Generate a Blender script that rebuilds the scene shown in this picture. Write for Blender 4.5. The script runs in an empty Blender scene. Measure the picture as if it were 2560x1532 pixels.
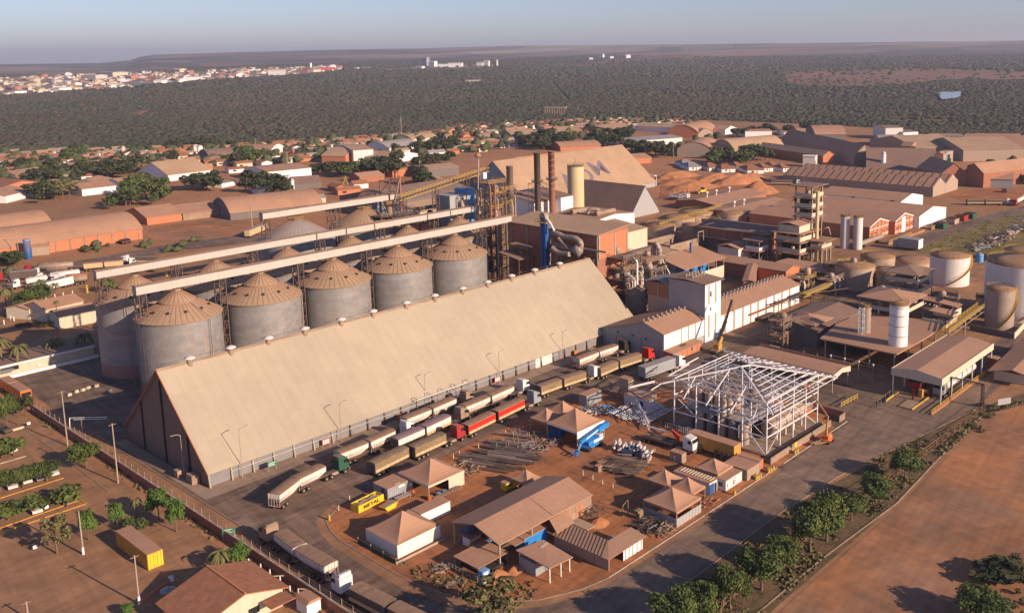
import bpy, math, random
import numpy as np
from mathutils import Vector, Matrix
R_ = math.radians
S = bpy.context.scene
# ---------------- camera ----------------
H = 85.0
F, CX, CY, PITCH, ROLL, HEAD = 2341.54, 1496.3, 526.1, .1673, -.0131, .8510
def _rot():
    cp, sp = math.cos(PITCH), math.sin(PITCH)
    r = np.array([1, 0, 0.]); f = np.array([0, cp, -sp]); u = np.array([0, sp, cp])
    c, s = math.cos(ROLL), math.sin(ROLL)
    m = np.array([c*r+s*u, -s*r+c*u, f])
    ch, sh = math.cos(HEAD), math.sin(HEAD)
    return m @ np.array([[ch, sh, 0], [-sh, ch, 0], [0, 0, 1]]).T
RW = _rot()
cam = bpy.data.cameras.new('camera'); co = bpy.data.objects.new('camera', cam); S.collection.objects.link(co)
rt, up, fw = RW
co.matrix_world = Matrix(((rt[0], up[0], -fw[0], 0), (rt[1], up[1], -fw[1], 0), (rt[2], up[2], -fw[2], H), (0, 0, 0, 1)))
cam.sensor_width = 36; cam.lens = F/2560*36
cam.shift_x = (1280-CX)/2560; cam.shift_y = (CY-766)/2560
cam.clip_start = 1; cam.clip_end = 60000
S.camera = co
# ---------------- world and sun ----------------
SUN_EL, SUN_AZ = 21.5, 277.5          # azimuth counter-clockwise from +X, where the sun stands
W = bpy.data.worlds.new('World'); S.world = W; W.use_nodes = True
nt = W.node_tree; bg = nt.nodes['Background']
sky = nt.nodes.new('ShaderNodeTexSky'); sky.sky_type = 'NISHITA'; sky.sun_disc = False
sky.sun_elevation = R_(SUN_EL); sky.sun_rotation = R_(90-SUN_AZ); sky.altitude = 600
sky.air_density = 1.0; sky.dust_density = 1.0; sky.ozone_density = 2.0
tn = nt.nodes.new('ShaderNodeMix'); tn.data_type = 'RGBA'; tn.blend_type = 'MULTIPLY'; tn.inputs[0].default_value = 1; tn.inputs[7].default_value = (.96, .97, 1.30, 1)
nt.links.new(sky.outputs[0], tn.inputs[6]); nt.links.new(tn.outputs[2], bg.inputs[0]); bg.inputs[1].default_value = .074
sl = bpy.data.lights.new('sun', 'SUN'); so = bpy.data.objects.new('sun', sl); S.collection.objects.link(so)
sl.energy = 5.0; sl.angle = R_(.5); sl.color = (1, .81, .62)
so.rotation_euler = Vector((-math.cos(R_(SUN_AZ))*math.cos(R_(SUN_EL)), -math.sin(R_(SUN_AZ))*math.cos(R_(SUN_EL)), -math.sin(R_(SUN_EL)))).to_track_quat('-Z', 'Y').to_euler()
S.view_settings.view_transform = 'Standard'; S.view_settings.look = 'None'
S.view_settings.exposure = 0.5; S.view_settings.gamma = 1
S.render.engine = 'CYCLES'; S.cycles.max_bounces = 6; S.cycles.volume_bounces = 0
# ---------------- pixel -> ground helpers (survey of the photo) ----------------
REG = dict(a=(0,80,2.884),b=(850,80,2.884),c=(1700,80,2.884),d=(0,450,3.709),e=(640,450,3.709),f=(1180,380,4.638),g=(1680,430,4.638),h=(2060,430,4.638),i=(1200,550,4.429),j=(1560,620,4.946),k=(1900,620,3.4515),l=(0,830,3.711),m=(0,1150,3.875),n=(560,1100,3.4357),o=(840,880,4.364),p=(1100,1130,3.692),q=(1300,830,4.365),r=(1560,830,3.71),s=(1460,1040,4.133),t=(1640,1080,2.6957),u=(1960,880,4.122),v=(0,640,4.7875),V=(0,0,.96875))
def px(k, x, y): a, b, s = REG[k]; return a+x/s, b+y/s
def ray(x, y): return RW.T @ np.array([(x-CX)/F, -(y-CY)/F, 1.])
def g(k, x, y, z=0):
    d = ray(*px(k, x, y)); t = (z-H)/d[2]; return float(d[0]*t), float(d[1]*t)
def onY(Y, k, x, y):
    d = ray(*px(k, x, y)); t = Y/d[1]; return float(d[0]*t), float(H+d[2]*t)
def onX(X, k, x, y):
    d = ray(*px(k, x, y)); t = X/d[0]; return float(d[1]*t), float(H+d[2]*t)
def proj(X, Y, Z):
    v = RW @ np.array([X, Y, Z-H]); return CX+F*v[0]/v[2], CY-F*v[1]/v[2]
# ---------------- terrain height ----------------
_sx = [-900, 0, 250, 325, 350, 381, 624, 763, 850, 1058, 1300, 1710, 2047, 2290, 2560, 3600]
_sy = [168, 161, 158, 151, 142.5, 137, 130.3, 126.8, 124.4, 121, 114.7, 111, 107.7, 105, 101.5, 96]
_az, _te = [], []
for _x, _y in zip(_sx, _sy):
    _d = ray(_x, _y); _az.append(math.atan2(_d[1], _d[0])); _te.append(_d[2]/math.hypot(_d[0], _d[1]))
_o = np.argsort(_az); _az = np.array(_az)[_o]; _te = np.array(_te)[_o]
DR = 9000.
def vnoise(x, y, s=0):
    x = np.asarray(x, float); y = np.asarray(y, float)
    xi = np.floor(x); yi = np.floor(y); fx = x-xi; fy = y-yi; fx = fx*fx*(3-2*fx); fy = fy*fy*(3-2*fy)
    def h(a, b):
        v = np.sin(a*127.1+b*311.7+s*74.7)*43758.5453; return v-np.floor(v)
    return (h(xi, yi)*(1-fx)+h(xi+1, yi)*fx)*(1-fy)+(h(xi, yi+1)*(1-fx)+h(xi+1, yi+1)*fx)*fy
def fbm(x, y, s=0, n=4):
    t = 0; a = .5
    for i in range(n): t = t+a*vnoise(x*2**i, y*2**i, s+i); a *= .5
    return t
def terr(X, Y):
    X = np.asarray(X, float); Y = np.asarray(Y, float)
    d = np.hypot(X, Y); az = np.arctan2(Y, X)
    zt = H + DR*np.interp(az, _az, _te)
    t = np.clip((d-1400)/(DR-1400), 0, None); u = np.minimum(t, 1)
    z = zt*(u**1.25) * np.where(t > 1, np.maximum(1-(t-1)*.8, .2), 1)
    return z + np.clip((d-1500)/3000, 0, 1)*np.clip((DR-d)/3000, 0, 1)*18*(fbm(X/900, Y/900, 3)-.45)
def gt(k, x, y):                      # pixel -> point on the terrain
    d = ray(*px(k, x, y)); L = np.geomspace(300, 20000, 1500); n = math.hypot(d[0], d[1])
    X = d[0]/n*L; Y = d[1]/n*L; Z = H+d[2]/n*L; i = np.argmax(Z < terr(X, Y))
    if i == 0: i = len(L)-1
    return float(X[i]), float(Y[i])
# ---------------- tagging ----------------
COL = S.collection
def tag(o, label=None, cat=None, group=None, kind=None):
    if label: o['label'] = label
    if cat: o['category'] = cat
    if group: o['group'] = group
    if kind: o['kind'] = kind
    return o
def thing(name, label, cat, loc=(0, 0, 0), rz=0, group=None):
    o = bpy.data.objects.new(name, None); COL.objects.link(o); o.empty_display_size = .5
    o.location = loc; o.rotation_euler = (0, 0, rz); return tag(o, label, cat, group)
def link(name, me, parent=None, loc=None, rz=0, sc=None):
    o = bpy.data.objects.new(name, me); COL.objects.link(o)
    if parent: o.parent = parent
    if loc is not None: o.location = loc
    if rz: o.rotation_euler = (0, 0, rz)
    if sc: o.scale = (sc, sc, sc) if not isinstance(sc, tuple) else sc
    return o
# ---------------- mesh builder ----------------
class MB:
    def __init__(s): s.v = []; s.f = []; s.m = []; s.sm = []
    def add(s, vs, fs, mi=0, smooth=False):
        b = len(s.v); s.v += [tuple(p) for p in vs]
        for f in fs: s.f.append(tuple(b+i for i in f)); s.m.append(mi); s.sm.append(smooth)
        return s
    def box(s, x0, x1, y0, y1, z0, z1, mi=0):
        return s.add([(x0,y0,z0),(x1,y0,z0),(x1,y1,z0),(x0,y1,z0),(x0,y0,z1),(x1,y0,z1),(x1,y1,z1),(x0,y1,z1)],
                     [(3,2,1,0),(4,5,6,7),(0,1,5,4),(1,2,6,5),(2,3,7,6),(3,0,4,7)], mi)
    def poly(s, pts, z0, z1, mi=0):   # vertical prism over a ccw footprint
        n = len(pts)
        return s.add([(x, y, z0) for x, y in pts]+[(x, y, z1) for x, y in pts],
                     [tuple(range(n))[::-1], tuple(range(n, 2*n))]+[(i, (i+1) % n, n+(i+1) % n, n+i) for i in range(n)], mi)
    def prof(s, pts, a0, a1, axis='y', mi=0):   # extrude a profile of (u,z) along an axis
        n = len(pts)
        if axis == 'y': V = [(u, a0, z) for u, z in pts]+[(u, a1, z) for u, z in pts]
        else: V = [(a0, u, z) for u, z in pts]+[(a1, u, z) for u, z in pts]
        return s.add(V, [tuple(range(n)), tuple(range(n, 2*n))[::-1]]+[(i, n+i, n+(i+1) % n, (i+1) % n) for i in range(n)], mi)
    def bar(s, a, b, w=.1, h=None, mi=0):
        a = Vector(a); b = Vector(b); d = (b-a)
        if d.length < 1e-4: return s
        d.normalize(); u = Vector((0, 0, 1)) if abs(d.z) < .95 else Vector((1, 0, 0))
        x = d.cross(u).normalized()*w/2; y = x.cross(d).normalized()*(h or w)/2
        return s.add([a-x-y, a+x-y, a+x+y, a-x+y, b-x-y, b+x-y, b+x+y, b-x+y],
                     [(0,1,2,3),(7,6,5,4),(0,4,5,1),(1,5,6,2),(2,6,7,3),(3,7,4,0)], mi)
    def tube(s, pts, r, n=8, mi=0, caps=True):
        pts = [Vector(p) for p in pts]; rs = r if isinstance(r, (list, tuple)) else [r]*len(pts)
        V = []; F_ = []
        for i, p in enumerate(pts):
            d = (pts[min(i+1, len(pts)-1)]-pts[max(i-1, 0)]).normalized()
            u = Vector((0, 0, 1)) if abs(d.z) < .9 else Vector((1, 0, 0))
            x = d.cross(u).normalized(); y = x.cross(d)
            V += [p+(x*math.cos(2*math.pi*k/n)+y*math.sin(2*math.pi*k/n))*rs[i] for k in range(n)]
        for i in range(len(pts)-1):
            for k in range(n):
                a = i*n+k; b = i*n+(k+1) % n; F_.append((a, b, b+n, a+n))
        s.add(V, F_, mi, True)
        if caps: s.add(V[:n], [tuple(range(n))], mi); s.add(V[-n:], [tuple(range(n))[::-1]], mi)
        return s
    def lathe(s, c, prof, n=32, mi=0, smooth=True, a0=0, a1=2*math.pi):   # prof: (r,z)
        V = []; F_ = []; full = abs(a1-a0-2*math.pi) < 1e-6; m = n if full else n+1
        for r, z in prof:
            V += [(c[0]+r*math.cos(a0+(a1-a0)*k/n), c[1]+r*math.sin(a0+(a1-a0)*k/n), c[2]+z) for k in range(m)]
        for i in range(len(prof)-1):
            for k in range(n):
                k2 = (k+1) % m; F_.append((i*m+k, i*m+k2, (i+1)*m+k2, (i+1)*m+k))
        return s.add(V, F_, mi, smooth)
    def cyl(s, c, r, z0, z1, n=16, mi=0):
        s.lathe((c[0], c[1], 0), [(r, z0), (r, z1)], n, mi)
        s.add([(c[0]+r*math.cos(2*math.pi*k/n), c[1]+r*math.sin(2*math.pi*k/n), z1) for k in range(n)], [tuple(range(n))], mi); return s
    def mesh(s, name, mats):
        me = bpy.data.meshes.new(name); me.from_pydata(s.v, [], s.f)
        for m in (mats if isinstance(mats, (list, tuple)) else [mats]): me.materials.append(m)
        me.polygons.foreach_set('material_index', s.m); me.polygons.foreach_set('use_smooth', s.sm); me.update(); return me
    def build(s, name, mats, parent=None, loc=None, rz=0): return link(name, s.mesh(name, mats), parent, loc, rz)
    def tf(s, x, y, rz, z=0):          # move everything already in the builder
        c, q = math.cos(rz), math.sin(rz); s.v = [(x+a*c-b*q, y+a*q+b*c, z+w) for a, b, w in s.v]; return s
def rails(mb, pts, h=1.1, w=.06, step=2., mi=0):
    for a, b in zip(pts, pts[1:]):
        a = Vector(a); b = Vector(b); n = max(1, int((b-a).length/step))
        for q in (h, h*.5): mb.bar(a+Vector((0,0,q)), b+Vector((0,0,q)), w, mi=mi)
        for i in range(n+1):
            p = a.lerp(b, i/n); mb.bar(p, p+Vector((0,0,h)), w, mi=mi)
def lattice(mb, x0, x1, y0, y1, z0, z1, n, w=.15, mi=0):
    for x in (x0, x1):
        for y in (y0, y1): mb.bar((x, y, z0), (x, y, z1), w, mi=mi)
    c = [(x0,y0),(x1,y0),(x1,y1),(x0,y1)]
    for i in range(n):
        za = z0+(z1-z0)*i/n; zb = z0+(z1-z0)*(i+1)/n
        for k in range(4):
            a = c[k]; b = c[(k+1) % 4]; mb.bar((*a, zb), (*b, zb), w*.7, mi=mi); mb.bar((*a, za), (*b, zb), w*.6, mi=mi)
# ---------------- materials ----------------
MATS = {}
DUST = (.36, .205, .125)
def mat(name, col, rough=.85, dust=0., var=.18, scale=.6, corr=None, bump=0., metal=0., col2=None, spec=.2, streak=0., big=.0, attr=None, dcol=None, track=0., panel=None):
    if name in MATS: return MATS[name]
    m = bpy.data.materials.new(name); m.use_nodes = True; N = m.node_tree.nodes; Lk = m.node_tree.links; b = N['Principled BSDF']
    b.inputs['Roughness'].default_value = rough; b.inputs['Metallic'].default_value = metal; b.inputs['Specular IOR Level'].default_value = spec
    geo = N.new('ShaderNodeNewGeometry')
    def noise(sc, det=4, vec=None, rg=.6):
        n = N.new('ShaderNodeTexNoise'); n.inputs['Scale'].default_value = sc; n.inputs['Detail'].default_value = det; n.inputs['Roughness'].default_value = rg
        Lk.new(vec or geo.outputs['Position'], n.inputs['Vector']); return n.outputs['Fac']
    def rng(v, a, bb, c, d):
        n = N.new('ShaderNodeMapRange'); n.inputs[1].default_value = a; n.inputs[2].default_value = bb; n.inputs[3].default_value = c; n.inputs[4].default_value = d
        Lk.new(v, n.inputs[0]); return n.outputs[0]
    def mix(fac, a, c, mode='MIX'):
        n = N.new('ShaderNodeMix'); n.data_type = 'RGBA'; n.blend_type = mode
        for k, v in ((0, fac), (6, a), (7, c)):
            if isinstance(v, (int, float)): n.inputs[k].default_value = v
            elif isinstance(v, tuple): n.inputs[k].default_value = (*v, 1)
            else: Lk.new(v, n.inputs[k])
        return n.outputs[2]
    c = (*col,)
    if attr:
        at = N.new('ShaderNodeAttribute'); at.attribute_name = attr; c = at.outputs['Color']
    if col2: c = mix(rng(noise(scale*.7, 5), .38, .62, 0, 1), c, tuple(col2))
    if var:
        c = mix(1., c, rgbv(N, Lk, rng(noise(scale, 6, rg=.7), .25, .75, 1-var, 1+var)), 'MULTIPLY')
        c = mix(1., c, rgbv(N, Lk, rng(noise(scale*8, 3), .3, .7, 1-var*.5, 1+var*.5)), 'MULTIPLY')
    if big: c = mix(1., c, rgbv(N, Lk, rng(noise(.03, 4), .3, .7, 1-big, 1+big)), 'MULTIPLY')
    if streak:
        mp = N.new('ShaderNodeMapping'); mp.inputs['Scale'].default_value = (1.3, 1.3, .06); Lk.new(geo.outputs['Position'], mp.inputs[0])
        c = mix(rng(noise(1., 4, mp.outputs[0]), .5, .75, 0, streak), c, dcol or DUST)
    if dust:
        sx = N.new('ShaderNodeSeparateXYZ'); Lk.new(geo.outputs['Normal'], sx.inputs[0])
        mth = N.new('ShaderNodeMath'); mth.operation = 'MULTIPLY'
        Lk.new(rng(sx.outputs[2], .15, .7, 0, dust), mth.inputs[0]); Lk.new(rng(noise(.35, 5), .25, .6, .6, 1), mth.inputs[1])
        c = mix(mth.outputs[0], c, dcol or DUST)
    if track:                           # wheel tracks worn into the surface
        for k, (an, sc_) in enumerate(((.12, .45), (1.45, .5), (-.5, .3))):
            mp = N.new('ShaderNodeMapping'); mp.vector_type = 'TEXTURE'; mp.inputs['Rotation'].default_value = (0, 0, an); mp.inputs['Scale'].default_value = (26, 1.1+k*.5, 1); Lk.new(geo.outputs['Position'], mp.inputs[0])
            c = mix(1., c, rgbv(N, Lk, rng(noise(sc_*2, 3, mp.outputs[0]), .34, .62, 1-track, 1+track*.55)), 'MULTIPLY')
    if panel:                           # sheet laps and differing panels: (plan/wall, width, height, strength)
        sx2 = N.new('ShaderNodeSeparateXYZ'); Lk.new(geo.outputs['Position'], sx2.inputs[0]); cb = N.new('ShaderNodeCombineXYZ'); ad = N.new('ShaderNodeMath'); ad.operation = 'ADD'
        if panel[0] == 'wall': Lk.new(sx2.outputs[0], ad.inputs[0]); Lk.new(sx2.outputs[1], ad.inputs[1]); Lk.new(ad.outputs[0], cb.inputs[0]); Lk.new(sx2.outputs[2], cb.inputs[1])
        else: Lk.new(sx2.outputs[0], cb.inputs[0]); Lk.new(sx2.outputs[1], cb.inputs[1])
        br = N.new('ShaderNodeTexBrick'); Lk.new(cb.outputs[0], br.inputs[0]); q = panel[3]
        for k, v in ((1, (1-q,)*3+(1,)), (2, (1+q,)*3+(1,)), (3, (1-q*1.6,)*3+(1,)), (4, 1.), (5, .02), (8, panel[1]), (9, panel[2])): br.inputs[k].default_value = v
        c = mix(1., c, br.outputs[0], 'MULTIPLY')
    bumpin = None
    if corr:                            # sheet ribs / seams: (axis, period m, depth)
        w = N.new('ShaderNodeTexWave'); w.bands_direction = corr[0]; w.inputs['Scale'].default_value = .314159/corr[1]*1.0
        w.inputs['Distortion'].default_value = 0
        Lk.new(geo.outputs['Position'], w.inputs['Vector'])
        c = mix(1., c, rgbv(N, Lk, rng(w.outputs['Fac'], 0, .25, 1-corr[2], 1)), 'MULTIPLY'); bumpin = w.outputs['Fac']
    if isinstance(c, tuple): b.inputs['Base Color'].default_value = (*c, 1)
    else: Lk.new(c, b.inputs['Base Color'])
    if bump:
        bn = N.new('ShaderNodeBump'); bn.inputs['Strength'].default_value = bump; bn.inputs['Distance'].default_value = .3
        Lk.new(noise(scale*3, 6), bn.inputs['Height']); Lk.new(bn.outputs[0], b.inputs['Normal'])
    MATS[name] = m; return m
def rgbv(N, Lk, v):
    n = N.new('ShaderNodeCombineColor')
    for i in range(3): Lk.new(v, n.inputs[i])
    return n.outputs[0]
M = dict(
 terrain=mat('terrain_soil', (.2,.12,.07), .95, attr='Col', var=.22, scale=.05, bump=.0),
 red=mat('red_soil', (.41,.155,.056), .95, col2=(.30,.12,.055), var=.16, scale=.12, big=.12, bump=.3, track=.14),
 lot=mat('packed_dirt', (.38,.16,.068), .95, col2=(.27,.14,.08), var=.14, scale=.06, big=.18, bump=.2, track=.1),
 paving=mat('dusty_paving', (.34,.172,.085), .92, col2=(.28,.145,.075), var=.1, scale=.15, big=.08, track=.12),
 verge=mat('dry_verge', (.17,.10,.05), .95, col2=(.10,.075,.035), var=.3, scale=.5, bump=.4),
 grass=mat('dry_grass', (.22,.145,.055), .95, col2=(.15,.115,.04), var=.3, scale=.2),
 asphalt=mat('dusty_asphalt', (.15,.10,.072), .9, col2=(.22,.135,.088), var=.16, scale=.16, big=.14, track=.22),
 road=mat('dusty_road_surface', (.235,.15,.10), .9, col2=(.19,.125,.088), var=.14, scale=.16, big=.12, track=.16),
 conc=mat('dusty_concrete', (.33,.22,.15), .9, col2=(.28,.19,.13), var=.14, scale=.3, big=.1, track=.1),
 kerb=mat('kerb_stone', (.30,.20,.14), .9, var=.3),
 wline=mat('white_paint', (.48,.38,.30), .85, var=.35), yline=mat('yellow_kerb_paint', (.55,.27,.06), .8),
 shedroof=mat('cream_roof_sheet', (.385,.305,.215), .75, var=.04, scale=.08, big=.09, corr=('X',2.6,.035), panel=('plan',2.6,4.5,.032)),
 shedwall=mat('brown_shed_wall', (.23,.15,.11), .85, var=.1, corr=('Y',.8,.12), streak=.3),
 panel=mat('grey_panel', (.21,.195,.19), .7, var=.15, streak=.5),
 conccol=mat('concrete_column', (.34,.27,.21), .9),
 roof=mat('dusty_brown_roof', (.40,.215,.13), .85, var=.1, big=.07, scale=.15, corr=('Y',1.1,.06), panel=('plan',3,5,.04)),
 roofx=mat('dusty_brown_roof_x', (.38,.21,.13), .85, var=.1, big=.07, scale=.15, corr=('X',1.1,.06)),
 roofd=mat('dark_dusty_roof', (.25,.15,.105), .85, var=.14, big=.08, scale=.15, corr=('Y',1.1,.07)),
 rooft=mat('tan_dusty_roof', (.40,.25,.15), .85, var=.1, big=.08, scale=.12, corr=('X',1.4,.05)),
 roofr=mat('terracotta_roof', (.36,.15,.075), .9, col2=(.28,.12,.065), var=.2, scale=1.2),
 roofg=mat('grey_sheet_roof', (.3,.25,.23), .7, var=.12),
 white=mat('white_wall', (.74,.70,.66), .8, var=.05, streak=.12, dust=.5),
 cream=mat('cream_wall', (.56,.47,.34), .85, var=.08, streak=.25, dust=.5),
 grey=mat('grey_sheet_wall', (.34,.32,.31), .7, var=.08, streak=.2),
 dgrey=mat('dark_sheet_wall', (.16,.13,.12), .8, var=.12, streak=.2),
 brick=mat('orange_brick', (.46,.17,.085), .85, var=.1, streak=.15), brickd=mat('brown_brick', (.33,.135,.08), .9, var=.15, streak=.2),
 tan=mat('tan_sheet_wall', (.36,.26,.19), .85, var=.1, streak=.3),
 galv=mat('galvanised_silo_sheet', (.29,.265,.25), .55, metal=.25, var=.16, scale=.5, streak=.5, corr=('Z',.55,.05), panel=('wall',2.4,1.1,.09)),
 siloroof=mat('silo_roof_dust', (.35,.225,.135), .8, var=.14, scale=.5), silorib=mat('silo_roof_rib', (.28,.155,.10), .8),
 silored=mat('silo_red_band', (.34,.16,.13), .8, var=.15, streak=.4),
 gallery=mat('gallery_sheet', (.46,.40,.345), .8, var=.07, streak=.3, corr=('X',1.2,.04)), galtop=mat('gallery_roof', (.27,.17,.12), .85),
 steel=mat('rusty_dark_steel', (.13,.085,.065), .8, var=.3), steell=mat('dusty_light_steel', (.36,.28,.22), .75, var=.2),
 wsteel=mat('white_frame_steel', (.68,.63,.60), .6, var=.05), yellow=mat('yellow_safety_paint', (.48,.30,.06), .6, dust=.3),
 tankw=mat('white_tank_paint', (.64,.58,.53), .45, var=.06, streak=.25, dust=.0), tankc=mat('cream_tank_paint', (.55,.43,.24), .6, var=.06, streak=.2),
 tankb=mat('dusty_tank_sheet', (.40,.28,.20), .7, var=.12, streak=.4, panel=('wall',3,1.8,.06)), tanktop=mat('rusty_tank_top', (.33,.18,.10), .85, var=.2),
 pipe=mat('dusty_duct', (.33,.25,.20), .6, metal=.2, var=.15, dust=.5),
 blue=mat('blue_paint', (.025,.085,.24), .5, var=.1, dust=.5), lblue=mat('light_blue_paint', (.13,.32,.55), .5, dust=.4), liftblue=mat('lift_blue', (.03,.22,.55), .45),
 red_=mat('red_truck_paint', (.55,.03,.022), .4, dust=.3), dred=mat('dark_red_paint', (.32,.03,.025), .5, dust=.5), green=mat('dark_green_paint', (.03,.09,.06), .5, dust=.6),
 orange=mat('orange_paint', (.62,.16,.03), .5, dust=.35), yelc=mat('yellow_orange_box', (.50,.245,.055), .6, dust=.85), ybr=mat('yellow_bin_paint', (.72,.47,.03), .55, dust=.35),
 wpaint=mat('white_vehicle_paint', (.68,.64,.60), .45, var=.06, dust=.5), glass=mat('dark_glass', (.02,.022,.026), .12, var=0, spec=.6), black=mat('black_rubber', (.03,.025,.022), .8, dust=.4),
 greyp=mat('grey_vehicle_paint', (.28,.28,.28), .4, dust=.3), tarp=mat('brown_tarpaulin', (.27,.16,.10), .9, var=.2, scale=.8, bump=.2), tarpo=mat('olive_tarpaulin', (.23,.155,.085), .9, var=.25, scale=.6, bump=.6),
 tarpd=mat('dark_tarpaulin', (.11,.08,.065), .85, var=.2, dust=.6), tarpp=mat('purple_grey_tarpaulin', (.25,.16,.16), .85, var=.15), hop=mat('dusty_white_hopper', (.72,.62,.53), .75, var=.08, streak=.5, scale=1.5),
 board=mat('cream_side_board', (.55,.37,.2), .8, var=.2), tent=mat('brown_tent_canvas', (.40,.215,.13), .85, var=.07, scale=.2), tentw=mat('white_tent_wall', (.72,.64,.56), .85, var=.08),
 wood=mat('weathered_timber', (.25,.165,.10), .9, var=.3), trunk=mat('tree_bark', (.16,.10,.065), .95, var=.2), polec=mat('concrete_pole', (.34,.26,.19), .9),
 leaf=mat('green_leaf', (.11,.13,.03), .75, var=.35, scale=.35, col2=(.055,.075,.022)), leafb=mat('bright_green_leaf', (.10,.155,.03), .7, var=.3, scale=.5, col2=(.065,.12,.025)),
 leafd=mat('dark_green_leaf', (.042,.052,.02), .8, var=.35, scale=.3, col2=(.065,.062,.026)), leafy=mat('dry_olive_leaf', (.155,.125,.05), .8, var=.3, scale=.4, col2=(.11,.095,.035)),
 palm=mat('palm_frond', (.13,.115,.04), .75, var=.3), forest=mat('forest_canopy', (.07,.07,.03), .95, attr='Col', var=.25, scale=.05), water=mat('pond_water', (.20,.24,.30), .15, var=0, spec=.6),
 dirt=mat('heaped_soil', (.42,.17,.075), .95, col2=(.33,.14,.065), var=.15, scale=.2, bump=.5), signg=mat('green_sign_paint', (.02,.16,.09), .6), wtxt=mat('white_lettering', (.75,.72,.68), .7, var=0), btxt=mat('blue_grey_lettering', (.19,.14,.155), .8, var=.05), dtxt=mat('dark_lettering', (.08,.05,.02), .8, var=0), rtxt=mat('red_sign_paint', (.5,.06,.05), .7, dust=.2),
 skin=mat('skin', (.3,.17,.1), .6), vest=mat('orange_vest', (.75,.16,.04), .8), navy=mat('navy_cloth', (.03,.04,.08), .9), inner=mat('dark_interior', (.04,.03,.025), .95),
)
rnd = random.Random(7)
ORD = ['first','second','third','fourth','fifth','sixth','seventh','eighth','ninth','tenth','eleventh','twelfth','thirteenth','fourteenth','fifteenth','sixteenth','seventeenth','eighteenth','nineteenth','twentieth']
# ================= the land =================
def inpoly(X, Y, P):
    X = np.asarray(X); ins = np.zeros(X.shape, bool); n = len(P)
    for i in range(n):
        x1, y1 = P[i]; x2, y2 = P[(i+1) % n]
        c = ((y1 > Y) != (y2 > Y)) & (X < (x2-x1)*(Y-y1)/(y2-y1+1e-9)+x1); ins ^= c
    return ins
def PG(k, pts, f=gt): return [f(k, x, y) for x, y in pts]
_e = PG('V', [(-260,384),(0,363),(300,358),(600,350),(760,338),(1000,322),(1130,303),(1300,292),(1500,285),(1700,290),(1900,297),(2134,309),(2332,338),(2480,350),(2800,372)], g)
_ea = np.array([math.atan2(y, x) for x, y in _e]); _ed = np.array([math.hypot(x, y) for x, y in _e]); _q = np.argsort(_ea); _ea, _ed = _ea[_q], _ed[_q]
def edge_d(X, Y): return np.interp(np.arctan2(Y, X), _ea, _ed)
CITY = PG('a', [(-200,345),(0,330),(600,305),(1200,292),(1800,270),(2480,245),(2480,283),(2100,318),(1500,352),(1200,380),(700,425),(0,462),(-300,480)])
FIELDS = [(PG('c', [(760,300),(1100,275),(1800,262),(2480,285),(2700,290),(2700,350),(1900,352),(1500,398),(1000,402),(780,380)]), (.23,.115,.07)),
 (PG('a', [(250,296),(1000,262),(1300,262),(1250,300),(300,315)]), (.27,.16,.11)), (PG('a', [(500,246),(1000,225),(1400,206),(1350,222),(700,252)]), (.34,.25,.19)),
 (PG('a', [(1400,228),(2100,214),(2480,200),(2480,225),(1500,262)]), (.24,.15,.11)),
 (PG('b', [(850,142),(1300,118),(1700,94),(2480,92),(2480,108),(1900,112),(1300,150),(1000,162)]), (.36,.28,.20)),
 (PG('b', [(1500,252),(1900,212),(2300,165),(2480,130),(2480,190),(1950,232),(1700,265)]), (.27,.14,.10)),
 (PG('c', [(0,180),(500,130),(1100,88),(1400,96),(1300,112),(700,158),(0,212)]), (.27,.14,.09)), (PG('c', [(0,96),(400,92),(380,118),(0,150)]), (.30,.21,.15)),
 (PG('b', [(330,268),(700,240),(1120,228),(1130,262),(700,276),(300,280)]), (.36,.2,.13)), (PG('b', [(0,196),(400,176),(420,196),(0,215)]), (.27,.17,.12)),
 (PG('a', [(960,605),(1010,570),(1085,565),(1060,590),(985,610)]), (.38,.16,.08)), (PG('c', [(1480,606),(2500,618),(2700,624),(2700,636),(2480,632),(1500,618)]), (.34,.13,.06)),
 (PG('b', [(580,362),(900,356),(1250,352),(1250,362),(900,366)]), (.25,.12,.08)), (PG('c', [(1570,94),(2480,68),(2480,84),(1700,112)]), (.24,.17,.10)),
 (PG('c', [(2000,118),(2480,118),(2480,135),(2050,135)]), (.24,.16,.12)), (PG('c', [(1450,628),(2000,632),(2000,655),(1500,650)]), (.22,.14,.07)),
 (PG('a', [(0,822),(620,806),(640,820),(400,850),(0,860)], g), (.14,.13,.05))]
CUT = PG('b', [(1522,368),(1536,362),(1662,492),(1640,502)])
PONDP = PG('c', [(1840,436),(1890,424),(2040,426),(2040,474),(1890,492)])
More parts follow.
